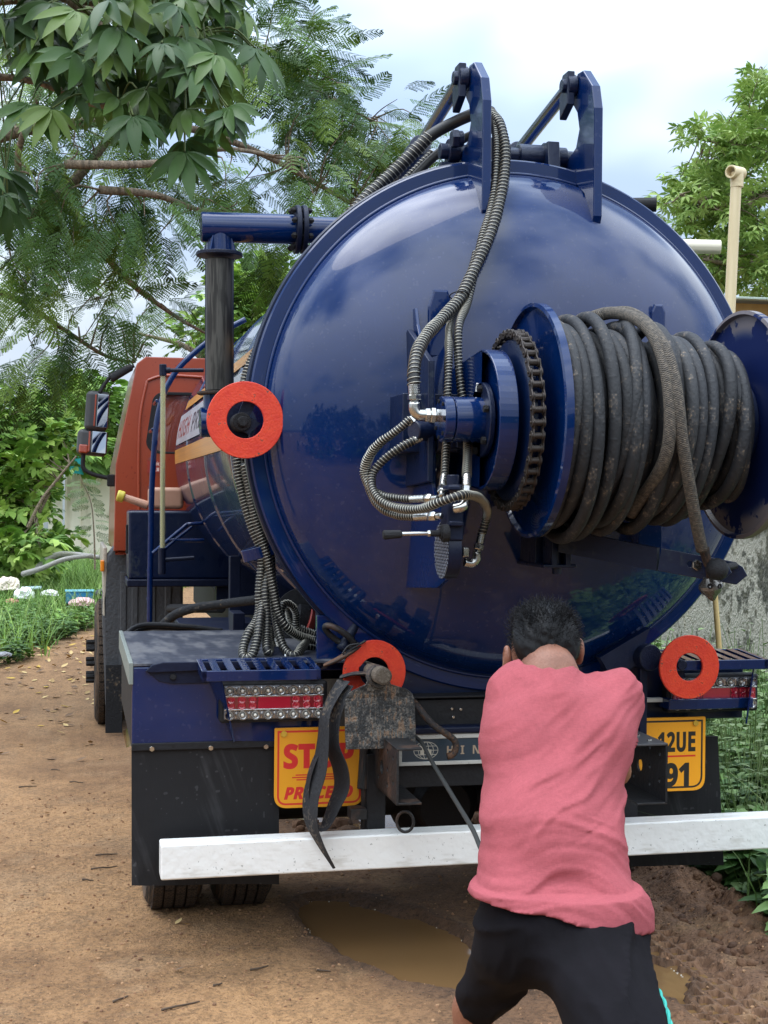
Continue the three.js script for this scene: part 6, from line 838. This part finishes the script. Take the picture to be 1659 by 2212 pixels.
// trees behind the photographer, mirrored in the tank door
{
  const mk = (label, x, z, H, R, seed) => { const t = thing('garden_tree', label, 'tree', [0, 0, 0]); const r = rng(seed), limbs = [0, 1, 2, 3].map(i => { const a = i * 1.6 + r(); return [V(x, H * .35, z), V(x + Math.cos(a) * R * .5, H * .6, z + Math.sin(a) * R * .5), V(x + Math.cos(a) * R * .8, H * .85, z + Math.sin(a) * R * .8)]; }); mesh('trunk', [limb([V(x, 0, z), V(x + .1, H * .2, z), V(x, H * .36, z)], .22, .15), ...limbs.map(l => limb(l, .11, .03))], bark, t); const cl = []; for (let i = 0; i < 260; i++) { const a = r() * 6.283, q = Math.sqrt(r()), h = r(); cl.push([V(x + Math.cos(a) * q * R * (1.1 - .5 * h), H * (.06 + .94 * Math.pow(h, .85)), z + Math.sin(a) * q * R * (1.1 - .5 * h)), .4, 9]); } foliage(t, 'crown', [palmate(6, .34, .07, .3, 4.4, seed, 3)], [leafMat(.03, .07, .02), leafMat(.05, .1, .03), leafMat(.08, .15, .04)], growCrown(t, limbs, cl, { seed: seed + 3, twig: .02, hang: .3, size: 1 }), 0); };
  [['leftmost of the leafy trees behind the photographer', -14, 13, 3.6, 7.5], ['spreading leafy tree behind the photographer, second from the left', -6, 19, 3.2, 8], ['leafy tree straight behind the photographer', 2, 21, 3.2, 8], ['low leafy tree behind the photographer, second from the right', 10, 18, 3.2, 7.5], ['rightmost of the leafy trees behind the photographer', 15, 11, 3.6, 6.5]].forEach((a, i) => mk(...a, 51 + i));
}
// ================================================================ loose things hung on the back
{
  const sp = thing('spade', 'worn steel spade blade hung on its handle in front of the red ring', 'spade'); const z = .26; const P = (x, y) => { const p = at(x, y, z); return [p.x, p.y]; };
  const bladeM = S({ map: rep(tex(1024, (u, v) => { const a = fbm(u * 14, v * 14, 6, 121, 14, 14), b = fbm(u * 90, v * 90, 3, 122, 90, 90), c = fbm(u * 80, v * 14, 3, 124, 80, 14), k = sst(.36, .68, a * .45 + b * .35 + c * .2), ru = sst(.56, .66, a * .5 + c * .5); return [lerp(46, 118, k) + 14 * ru, lerp(48, 114, k) - 4 * ru, lerp(50, 108, k) - 16 * ru]; }), 2.6), roughness: .62, metalness: .35, bumpMap: rep(T.fine, 5), bumpScale: .003 });
  const o = []; o.push(P(748, 1620), P(900, 1617), P(899, 1560), P(897, 1520)); for (let i = 0; i <= 8; i++) { const a = i / 8 * 1.1; o.push(P(862 + 35 * Math.cos(a), 1515 - 30 * Math.sin(a))); } o.push(P(845, 1478), P(838, 1464), P(796, 1464), P(790, 1478)); for (let i = 0; i <= 8; i++) { const a = 2.0 + i / 8 * 1.14; o.push(P(783 + 37 * Math.cos(a), 1518 - 32 * Math.sin(a))); } o.push(P(745, 1530), P(746, 1580));
  const e = P(817, 1462), hole = circ(e[0], e[1] - .004, .0335, 28).reverse(); const g = extrude(o, .006, .0015, []); { const Q = g.attributes.position, cx = e[0]; for (let i = 0; i < Q.count; i++) { const x = (Q.getX(i) - cx) / .12; Q.setZ(i, Q.getZ(i) - .012 * x * x + .006 * (fbm(Q.getX(i) * 12 + 5, Q.getY(i) * 12, 2, 3) - .5)); } g.computeVertexNormals(); }
  mesh('blade', muv(g.translate(0, 0, z)), bladeM, sp, 'scratched steel blade with rust near the lower edge');
  mesh('eye', ring(V(e[0], e[1], z - .035), V(e[0] + .002, e[1] + .002, z + .016), .030, .040, 36, .003), bladeM, sp);
  const wood = S({ map: rep(tex(256, (u, v) => { const k = fbm(u * 40, v * 4, 4, 13, 40, 4), c = fbm(u * 9, v * 9, 4, 14, 9, 9); return [118 - 50 * k + 40 * c, 106 - 46 * k + 38 * c, 92 - 40 * k + 34 * c]; }), 5), roughness: .85, bumpMap: rep(T.fine, 5), bumpScale: .006 });
  mesh('handle', cyl(V(e[0] - .01, e[1] - .012, -.45), V(e[0] + .002, e[1] + .012, z + .085), .026, .031, 26, .007), wood, sp);
}
{
  const st = thing('rubber_strap', 'strip of grey inner tube tied round the lower left red ring', 'strap'); const m = S({ map: rep(T.rub, 2), color: lin(.85, .85, .9), roughness: .7, side: THREE.DoubleSide, bumpMap: rep(T.fine, 3), bumpScale: .002 });
  const rib = (pts, r, thick = .07, nm = 'strap_tail') => mesh(nm, sweep(new Path(pts.map(p => at(...p)), 50), r, 14, true, 1, thick), m, st);
  rib([[742, 1470, .20], [722, 1500, .22], [702, 1545, .24], [698, 1600, .25], [690, 1660, .25], [672, 1720, .24], [672, 1775, .25], [690, 1820, .26], [722, 1876, .27]], t => .034 * (1 - .25 * Math.sin(t * 8)) * (t > .7 ? 1 - (t - .7) * 2.6 : 1) + .003);
  rib([[752, 1480, .21], [738, 1510, .23], [722, 1560, .225], [718, 1610, .22], [735, 1660, .22], [738, 1700, .22], [722, 1740, .225], [695, 1790, .23], [672, 1770, .22]], t => .031 * (1 - .3 * Math.sin(t * 7 + 1)) * (t > .85 ? 1 - (t - .85) * 4 : 1) + .003);
  rib([[700, 1600, .215], [676, 1650, .22], [664, 1700, .215], [668, 1760, .22]], t => .018 + .008 * Math.sin(t * 3));
  mesh('strap_wrap', [sweep(new Path([at(738, 1462, .17), at(765, 1455, .185), at(792, 1456, .17)], 16), t => .046 - .006 * Math.sin(t * 5), 14, true, .95, .16)], m, st); rib([[745, 1488, .18], [770, 1498, .19], [792, 1490, .18]], .02, .2, 'strap_wrap');
  const lp = S({ map: rep(T.rust, 2), color: lin(1.1, 1, .92), roughness: .8 }); mesh('leather_pad', sweep(new Path([at(700, 1437, .10), at(722, 1428, .11), at(752, 1412, .12), at(780, 1395, .12)], 20), t => .034 * Math.sin(Math.PI * (.16 + .7 * t)) + .006, 12, true, 1, .25), lp, st, 'brown worn flap tucked above the strap'); rib([[735, 1422, .14], [760, 1402, .145], [790, 1384, .15]], .008, .5); rib([[740, 1412, .145], [752, 1396, .15], [775, 1390, .15]], .006, .6);
}
{ const h = thing('iron_hook', 'rusty bent iron rod with a hooked end above the badge plate', 'hook'); mesh('rod', tube([at(890, 1510, .02), at(905, 1530, .12), at(935, 1565, .17), at(968, 1588, .18), at(982, 1600, .18), at(985, 1615, .18), at(978, 1630, .18), at(966, 1634, .18)], .0125, 40, 12), rusty, h); }
// ================================================================ person
function nets(f, lo, hi, c) { // smooth surface of f = 0 (inside negative)
  const n = [0, 1, 2].map(k => Math.ceil((hi[k] - lo[k]) / c) + 1), id = (i, j, k) => (k * n[1] + j) * n[0] + i, F = new Float32Array(n[0] * n[1] * n[2]);
  for (let k = 0; k < n[2]; k++) for (let j = 0; j < n[1]; j++) for (let i = 0; i < n[0]; i++) F[id(i, j, k)] = f(lo[0] + i * c, lo[1] + j * c, lo[2] + k * c);
  const vi = new Int32Array(F.length).fill(-1), P = [], I = [], cor = [[0, 0, 0], [1, 0, 0], [0, 1, 0], [1, 1, 0], [0, 0, 1], [1, 0, 1], [0, 1, 1], [1, 1, 1]], ed = [[0, 1], [2, 3], [4, 5], [6, 7], [0, 2], [1, 3], [4, 6], [5, 7], [0, 4], [1, 5], [2, 6], [3, 7]];
  for (let k = 0; k < n[2] - 1; k++) for (let j = 0; j < n[1] - 1; j++) for (let i = 0; i < n[0] - 1; i++) {
    let x = 0, y = 0, z = 0, m = 0; const v = cor.map(q => F[id(i + q[0], j + q[1], k + q[2])]);
    for (const [a, b] of ed) if ((v[a] < 0) !== (v[b] < 0)) { const t = v[a] / (v[a] - v[b]), A = cor[a], B = cor[b]; x += A[0] + t * (B[0] - A[0]); y += A[1] + t * (B[1] - A[1]); z += A[2] + t * (B[2] - A[2]); m++; }
    if (m) { vi[id(i, j, k)] = P.length / 3; P.push(lo[0] + (i + x / m) * c, lo[1] + (j + y / m) * c, lo[2] + (k + z / m) * c); }
  }
  const q = (a, b, d, e, flip) => { if (a < 0 || b < 0 || d < 0 || e < 0) return; flip ? I.push(a, d, b, a, e, d) : I.push(a, b, d, a, d, e); };
  for (let k = 1; k < n[2] - 1; k++) for (let j = 1; j < n[1] - 1; j++) for (let i = 1; i < n[0] - 1; i++) {
    const s = F[id(i, j, k)] < 0;
    if (s !== F[id(i + 1, j, k)] < 0) q(vi[id(i, j - 1, k - 1)], vi[id(i, j, k - 1)], vi[id(i, j, k)], vi[id(i, j - 1, k)], !s);
    if (s !== F[id(i, j + 1, k)] < 0) q(vi[id(i - 1, j, k - 1)], vi[id(i - 1, j, k)], vi[id(i, j, k)], vi[id(i, j, k - 1)], !s);
    if (s !== F[id(i, j, k + 1)] < 0) q(vi[id(i - 1, j - 1, k)], vi[id(i, j - 1, k)], vi[id(i, j, k)], vi[id(i - 1, j, k)], !s);
  }
  const g = new THREE.BufferGeometry(); g.setAttribute('position', new THREE.Float32BufferAttribute(P, 3)); g.setIndex(I); g.computeVertexNormals(); return g;
}
const cap = (p, a, b, ra, rb) => { const bx = b.x - a.x, by = b.y - a.y, bz = b.z - a.z, px = p[0] - a.x, py = p[1] - a.y, pz = p[2] - a.z, h = clamp((px * bx + py * by + pz * bz) / (bx * bx + by * by + bz * bz + 1e-9)); return Math.hypot(px - bx * h, py - by * h, pz - bz * h) - lerp(ra, rb, h); };
const smin = (a, b, k) => { const h = Math.max(k - Math.abs(a - b), 0) / k; return Math.min(a, b) - h * h * k * .25; };
const ell = (p, c, r) => { const x = (p[0] - c.x) / r[0], y = (p[1] - c.y) / r[1], z = (p[2] - c.z) / r[2], k = Math.hypot(x, y, z); return (k - 1) * Math.min(...r); };
const SKM = (() => { const t = tex(512, (u, v) => { const a = fbm(u * 8, v * 8, 5, 141, 8, 8), b = fbm(u * 80, v * 80, 2, 142, 80, 80); return [128 + 30 * (a - .5) - 8 * b, 84 + 22 * (a - .5) - 8 * b, 64 + 18 * (a - .5) - 8 * b]; }); return PH({ map: rep(t, 4), roughness: .52, sheen: .2, bumpMap: rep(T.fine, 8), bumpScale: .001 }); })();
{
  const man = thing('person', 'person in a pink t-shirt and black shorts stooping with back turned, arms forward', 'person');
  const zS = 1.95, zH = 2.24;
  const shL = at(1118, 1505, zS - .02), shR = at(1322, 1520, zS), neck = at(1186, 1450, zS - .03), neckT = at(1180, 1405, zS - .085), head = at(1168, 1380, zS - .12);
  const chL = at(1120, 1600, 2.0), chR = at(1290, 1605, 2.03), waL = at(1138, 1830, 2.15), waR = at(1248, 1830, 2.17), hpL = at(1128, 1970, zH - .02), hpR = at(1288, 1985, zH + .02);
  const elL = at(1100, 1650, zS - .20), elR = at(1330, 1665, zS - .20), haL = at(1115, 1640, zS - .42), haR = at(1180, 1655, zS - .43);
  const knL = at(1022, 2178, 1.98), ftL = V(knL.x - .0, .055, 1.93), knR = at(1352, 2300, 2.62), ftR = V(knR.x + .05, .055, 2.86);
  const hjL = at(1122, 2035, zH - .04), hjR = at(1275, 2045, zH + .04);
  // body: one continuous skin from head to feet
  const skin = (x, y, z) => { const p = [x, y, z]; let d = ell(p, head, [.064, .086, .084]);
    d = smin(d, ell(p, V(head.x + .0, head.y - .045, head.z - .035), [.055, .065, .06]), .04);
    d = smin(d, cap(p, neckT, neck, .046, .055), .03); d = smin(d, cap(p, shL, shR, .05, .05), .05);
    d = smin(d, cap(p, chL, waL, .075, .075), .05); d = smin(d, cap(p, chR, waR, .075, .075), .05); d = smin(d, cap(p, neck, waL.clone().lerp(waR, .5), .05, .08), .06); d = smin(d, cap(p, hpL, hpR, .066, .066), .05); d = smin(d, cap(p, waL, hpL, .07, .066), .05); d = smin(d, cap(p, waR, hpR, .07, .066), .05);
    d = smin(d, cap(p, shL, elL, .045, .036), .03); d = smin(d, cap(p, elL, haL, .036, .025), .02); d = smin(d, cap(p, shR, elR, .045, .036), .03); d = smin(d, cap(p, elR, haR, .036, .025), .02);
    d = smin(d, cap(p, hjL, knL, .056, .043), .04); d = smin(d, cap(p, knL, V(knL.x - .005, lerp(knL.y, .055, .4), knL.z + .01), .048, .047), .02); d = smin(d, cap(p, V(knL.x - .005, lerp(knL.y, .055, .4), knL.z + .01), ftL, .047, .032), .02);
    d = smin(d, cap(p, hjR, knR, .066, .052), .04); d = smin(d, cap(p, knR, ftR, .05, .033), .02);
    for (const f of [ftL, ftR]) d = smin(d, cap(p, V(f.x, .035, f.z + .02), V(f.x - .01, .028, f.z - .15), .035, .026), .03);
    return d; };
  const gB = nets(skin, [-1.4, -.01, 1.4], [.1, 1.6, 3.05], .011);
  const hand = (c, s) => { const palm = (x, y, z) => { const p = [x, y, z]; let d = ell(p, c, [.022, .038, .042]); for (let i = 0; i < 4; i++) { const yy = c.y + .028 - i * .019, k = [1, 1.12, 1.05, .85][i], a = V(c.x, yy, c.z - .032), b = V(c.x + s * .004, yy + .002, c.z - .032 - .030 * k), e = V(c.x + s * .026, yy, c.z - .045 - .024 * k), h = V(c.x + s * .036, yy - .002, c.z - .026); d = smin(d, Math.min(cap(p, a, b, .0095, .009), cap(p, b, e, .009, .0085), cap(p, e, h, .0085, .0075)), .006); } const t0 = V(c.x + s * .012, c.y + .03, c.z + .005), t1 = V(c.x + s * .034, c.y + .047, c.z - .022), t2 = V(c.x + s * .044, c.y + .036, c.z - .045); d = smin(d, Math.min(cap(p, t0, t1, .013, .010), cap(p, t1, t2, .010, .008)), .008); return d; }; return nets(palm, [c.x - .07, c.y - .07, c.z - .10], [c.x + .07, c.y + .075, c.z + .06], .0036); };
  const ear = (c, s, tl) => { const g = nets((x, y, z) => { const p = [x, y, z]; let d = ell(p, c, [.011, .030, .019]); d = Math.max(d, -ell(p, V(c.x + s * .010, c.y + .004, c.z - .004), [.009, .019, .011])); return smin(d, cap(p, V(c.x, c.y - .024, c.z - .003), V(c.x, c.y - .03, c.z - .004), .008, .006), .008); }, [c.x - .03, c.y - .05, c.z - .035], [c.x + .03, c.y + .05, c.z + .035], .003); return g; };
  const eL = at(1095, 1420, head.z + .02), eR = at(1252, 1404, head.z + .035);
  // face, turned down and away: nose, lips, eyes
  const fz = head.z - .085, face = [nets((x, y, z) => { const p = [x, y, z]; let d = cap(p, V(head.x, head.y + .005, fz), V(head.x, head.y - .028, fz - .018), .009, .013); d = smin(d, ell(p, V(head.x, head.y - .058, fz + .004), [.022, .007, .010]), .006); d = smin(d, ell(p, V(head.x, head.y - .070, fz + .006), [.019, .007, .009]), .004); return d; }, [head.x - .04, head.y - .09, fz - .05], [head.x + .04, head.y + .03, fz + .03], .004)];
  mesh('body', [gB, hand(haL, 1), hand(haR, -1), ear(eL, -1), ear(eR, 1), ...face].map(g => muv(g)).map(smoothN), SKM, man, 'brown skin seen at the neck, ears and left knee');
  for (const s of [-1, 1]) mesh('eye', new THREE.SphereGeometry(.011, 16, 12).translate(head.x + s * .028, head.y + .002, head.z - .077), S({ color: lin(.5, .48, .45), roughness: .2 }), man);
  // hair
  const hairM = PH({ color: lin(.008, .008, .009), roughness: .5, specularIntensity: .35 }), hc = V(head.x + .004, head.y + .014, head.z + .012);
  const hair = (x, y, z) => { const p = [x, y, z]; let d = ell(p, hc, [.078, .078, .093]); d = smin(d, ell(p, V(head.x - .03, head.y - .012, head.z + .05), [.05, .055, .05]), .03); d = smin(d, ell(p, V(head.x + .032, head.y - .012, head.z + .05), [.045, .055, .05]), .03); d = smin(d, ell(p, V(head.x + .002, head.y - .048, head.z + .062), [.057, .052, .052]), .03); d += .010 * (fbm(x * 40 + 50, y * 40 + z * 33 + 50, 3, 7) - .5) + .006 * (fbm(x * 110 + 9, y * 110 + z * 70, 2, 8) - .5); const cut = (head.y - .086 + .012 * Math.sin(x * 90)) - y; d = Math.max(d, cut, (z < head.z - .03 ? (head.z - .03 - z) * .8 - (y - head.y) : -1)); return d; };
  const hr = mesh('hair', muv(nets(hair, [head.x - .13, head.y - .1, head.z - .14], [head.x + .13, head.y + .15, head.z + .14], .005)), hairM, man, 'short black tousled hair');
  { const r = rng(61), sg = sweep(new Path([V(0, 0, 0), V(.004, .016, 0), V(.012, .028, .002), V(.022, .034, .003)], 6), t => .0011 * (1 - t * .8), 4, false); const n = 3600, im = new THREE.InstancedMesh(sg, hairM, n), M = new THREE.Matrix4(); let k = 0; while (k < n) { const d = V(r() * 2 - 1, r() * 1.5 - .5, r() * 2 - 1).normalize(); if (d.z < -.5 && d.y < .4) continue; const p = V(hc.x + d.x * .076, hc.y + d.y * .075, hc.z + d.z * .090); if (p.y < head.y - .045) continue; const q = new THREE.Quaternion().setFromUnitVectors(V(0, 1, 0), d.clone().add(V((r() - .5) * 2.2, .1, (r() - .5) * 2.2)).normalize()).multiply(new THREE.Quaternion().setFromAxisAngle(V(0, 1, 0), Math.atan2(p.x * 40 % 6, 1) + r() * 6.28)); M.compose(p.addScaledVector(d, -.008), q, V(1, 1, 1).multiplyScalar(  .5 + .5 * r())); im.setMatrixAt(k++, M); } im.name = 'hair_strands'; im.userData.kind = 'stuff'; hr.add(im); }
  // t-shirt
  const fold = (x, y, z) => { const X = x - neck.x, Y = y - waL.y; let f = 0; const dir = (u, v, fu, fv, s) => 1 - Math.abs(2 * fbm(u * fu + 30, v * fv + 30, 3, s) - 1);
    const c = .86, s = .50, u = X * c + Y * s, v = -X * s + Y * c; const w = fbm(X * 5 + 3, Y * 5 + 9, 2, 5) * .12;
    f += (.013 * Math.pow(dir(u, v + w, 1.8, 17, 21), 2.6) + .004 * Math.pow(dir(u, v + w * .7, 4, 34, 29), 2)) * sst(-.02, .12, Y) * sst(.62, .3, Y); f += .012 * Math.pow(dir(X, Y + .06 * Math.sin(X * 9) + w, 2.5, 24, 22), 2.2) * sst(.16, .04, Math.abs(Y + .02)); f += .003 * fbm(x * 22, y * 22 + z * 20, 2, 24);
    f += .008 * Math.pow(dir(X + Y * .3, Y, 16, 3, 27), 3) * sst(.16, .04, Math.abs(Y - .45)) ; return f - .008; };
  const hem = p => { const t = clamp((p[0] - hpL.x + .1) / .42); return lerp(at(1040, 1942, zH).y, at(1372, 2010, zH).y, t * t * .6 + t * .4) + .002 * Math.sin(p[0] * 50); };
  const shirt = (x, y, z) => { const p = [x, y, z]; let d = cap(p, shL, shR, .060, .062); d = smin(d, cap(p, neck, V(neck.x + .005, neck.y - .08, neck.z + .05), .060, .09), .05);
    d = smin(d, cap(p, chL, waL, .082, .092), .08); d = smin(d, cap(p, chR, waR, .078, .086), .08); d = smin(d, cap(p, shL, chL, .064, .084), .05); d = smin(d, cap(p, shR, chR, .064, .08), .05);
    d = smin(d, cap(p, waL, hpL, .090, .104), .06); d = smin(d, cap(p, waR, hpR, .090, .106), .06); d = smin(d, cap(p, hpL.clone().add(V(-.004, -.02, .005)), hpR.clone().add(V(.006, -.03, .005)), .100, .104), .05); d = smin(d, cap(p, hpL.clone().add(V(-.004, -.09, .01)), hpR.clone().add(V(.008, -.10, .01)), .100, .106), .05); d = smin(d, cap(p, V(neck.x, neck.y - .12, neck.z + .055), waL.clone().lerp(waR, .5), .075, .1), .06);
    d = smin(d, cap(p, shL, shL.clone().lerp(elL, 1.02), .056, .056), .05); d = smin(d, cap(p, shR, shR.clone().lerp(elR, 1.02), .058, .054), .04);
    if (y < hpL.y + .06) { const q = Math.min(ell(p, hjL.clone().lerp(hjR, .28).add(V(0, .03, .045)), [.085, .09, .075]), ell(p, hjL.clone().lerp(hjR, .8).add(V(0, .03, .045)), [.09, .10, .08]), cap(p, hpL, hjL, .080, .088), cap(p, hpR, hjR, .082, .098), cap(p, hjL, hjR, .085, .095)) - .022; d = smin(d, q, .07); }
    d -= fold(x, y, z); d = Math.max(d, hem(p) - y);
    // openings at neck and sleeves
    d = Math.max(d, Math.min((y - (neck.y + .020)) * .86 - (z - (neck.z + .035)) * .51, (.074 - Math.abs(x - neck.x)) * .8)); for (const [s, e] of [[shL, elL], [shR, elR]]) { const n = e.clone().sub(s).normalize(); d = Math.max(d, Math.min((x - s.x) * n.x + (y - s.y) * n.y + (z - s.z) * n.z - .17, .3 - 0 * z)); }
    return d; };
  const T1 = tex(1024, (u, v) => { const a = fbm(u * 6, v * 6, 5, 151, 6, 6), b = fbm(u * 40, v * 200, 2, 152, 40, 200), c = fbm(u * 220, v * 60, 2, 153, 220, 60), k = 1 + .10 * (a - .5) + .10 * (b - .5) + .08 * (c - .5); return [156 * k, 80 * k, 86 * k]; });
  const weave = tex(512, (u, v) => g3(127 + 60 * Math.sin(u * 6.283 * 96) * Math.sin(v * 6.283 * 96) + 60 * (fbm(u * 60, v * 60, 2, 155, 60, 60) - .5)), false);
  const shirtM = PH({ specularIntensity: .3, map: rep(T1, 3), roughness: .9, sheen: .15, sheenRoughness: .6, sheenColor: lin(.7, .35, .38), bumpMap: rep(weave, 7), bumpScale: .0012, side: THREE.DoubleSide });
  mesh('t_shirt', smoothN(muv(nets(shirt, [-1.2, .55, 1.6], [-.1, 1.45, 2.48], .0058))), shirtM, man, 'faded pink t-shirt with diagonal creases');
  const nk = []; for (let i = 0; i <= 20; i++) { const a = Math.PI * (-.05 + 1.1 * i / 20); { const z = neck.z - .004 + .062 * Math.sin(a); nk.push(V(neck.x - .062 * Math.cos(a), neck.y + .010 + (z - neck.z - .035) * .59, z)); } } 
  // shorts
  const sL = hjL.clone().lerp(knL, .90), sR = hjR.clone().lerp(knR, 1.02);
  const sfold = (x, y, z) => { const u = (x - hjR.x) * .8 + (y - hjR.y) * .6, v = -(x - hjR.x) * .6 + (y - hjR.y) * .8; return .016 * Math.pow(1 - Math.abs(2 * fbm(u * 3 + 20, v * 13 + 20, 2, 33) - 1), 2.4) + .006 * Math.pow(1 - Math.abs(2 * fbm(x * 18 + 7, y * 8 + 20, 3, 35) - 1), 3) - .005; };
  const shorts = (x, y, z) => { const p = [x, y, z]; let d = cap(p, hpL, hpR, .078, .080); d = smin(d, cap(p, hpL, hjL, .080, .088), .05); d = smin(d, cap(p, hpR, hjR, .082, .098), .05); d = smin(d, ell(p, hjL.clone().lerp(hjR, .28).add(V(0, .03, .045)), [.085, .09, .075]), .05); d = smin(d, ell(p, hjL.clone().lerp(hjR, .8).add(V(0, .03, .045)), [.09, .10, .08]), .05);
    d = smin(d, cap(p, hjL, sL, .078, .050), .05); d = smin(d, cap(p, hjR, sR, .104, .095), .05); d -= sfold(x, y, z);
    d = Math.max(d, y - (hpL.y + .045)); const nl = knL.clone().sub(hjL).normalize(), nr = knR.clone().sub(hjR).normalize(); const tl = sL.clone().addScaledVector(nl, .3), tr = sR.clone().addScaledVector(nr, .3), onL = cap(p, hjL, tl, 0, 0) < cap(p, hjR, tr, 0, 0); const e = onL ? sL : sR, m = onL ? nl : nr; d = Math.max(d, (x - e.x) * m.x + (y - e.y) * m.y + (z - e.z) * m.z + .006 * Math.sin(x * 60)); return d; };
  const shM = PH({ specularIntensity: .18, map: rep(tex(512, (u, v) => { const a = fbm(u * 6, v * 6, 4, 161, 6, 6), b = fbm(u * 90, v * 90, 2, 162, 90, 90); return [15 + 6 * a + 4 * b, 14 + 5 * a + 4 * b, 17 + 6 * a + 4 * b]; }), 4), roughness: .82, sheen: .12, sheenColor: lin(.08, .07, .09), sheenRoughness: .5, bumpMap: rep(weave, 9), bumpScale: .001, side: THREE.DoubleSide });
  mesh('shorts', smoothN(muv(nets(shorts, [-1.4, .3, 1.8], [.1, 1.1, 2.9], .0075))), shM, man, 'black knee-length shorts');
  // cable led from the spade to the hands
  const cb = thing('cable', 'thin black cable running from behind the spade down past the left hip of the person', 'cable'); mesh('cable_run', tube([at(898, 1592, .12), at(912, 1606, .25), at(930, 1640, .42), at(975, 1715, .8), at(1020, 1790, 1.2), at(1056, 1858, 1.55), V(at(1085, 1850, 1.66).x, at(1085, 1850, 1.66).y, 1.66), V(haL.x + .03, haL.y - .14, haL.z), V(haL.x + .024, haL.y, haL.z - .05), V(haL.x + .04, haL.y + .06, haL.z - .06), V(haR.x - .028, haR.y + .02, haR.z - .05), V(haR.x - .02, haR.y - .2, haR.z + .0)], .0072, 120, 10), S({ color: lin(.022, .023, .022), roughness: .6 }), cb);
  const gr = thing('rope', 'turquoise twisted rope hanging beside the right leg of the person', 'rope'); const rp = new Path([at(1372, 2050, 2.30), at(1396, 2110, 2.38), at(1425, 2150, 2.44), at(1446, 2215, 2.5), at(1462, 2300, 2.54), V(at(1460, 2330, 2.5).x + .02, .03, 2.55), V(at(1460, 2330, 2.5).x + .12, .02, 2.9)], 80); const rm = S({ color: lin(.03, .40, .33), roughness: .6 });
  mesh('rope_strand', [0, 1, 2].map(k => { const pts = []; for (let i = 0; i <= 150; i++) { const [p, u, v] = rp.sample(i / 150), a = i * .62 + k * 2.094; pts.push(p.clone().addScaledVector(u, Math.cos(a) * .0042).addScaledVector(v, Math.sin(a) * .0042)); } return tube(pts, .0044, 300, 6); }), rm, gr);
}
for (const o of scene.children) o.traverse(m => { if (m.isMesh) { m.castShadow = true; m.receiveShadow = true; } });
console.log('tank', plan(V(TC.x, TC.y + RF, -.05)), plan(V(TC.x, TC.y - RF, -.05)), plan(V(TC.x - RF, TC.y, -.05)), plan(V(TC.x + RF, TC.y, -.05)));
renderer.render(scene, camera);
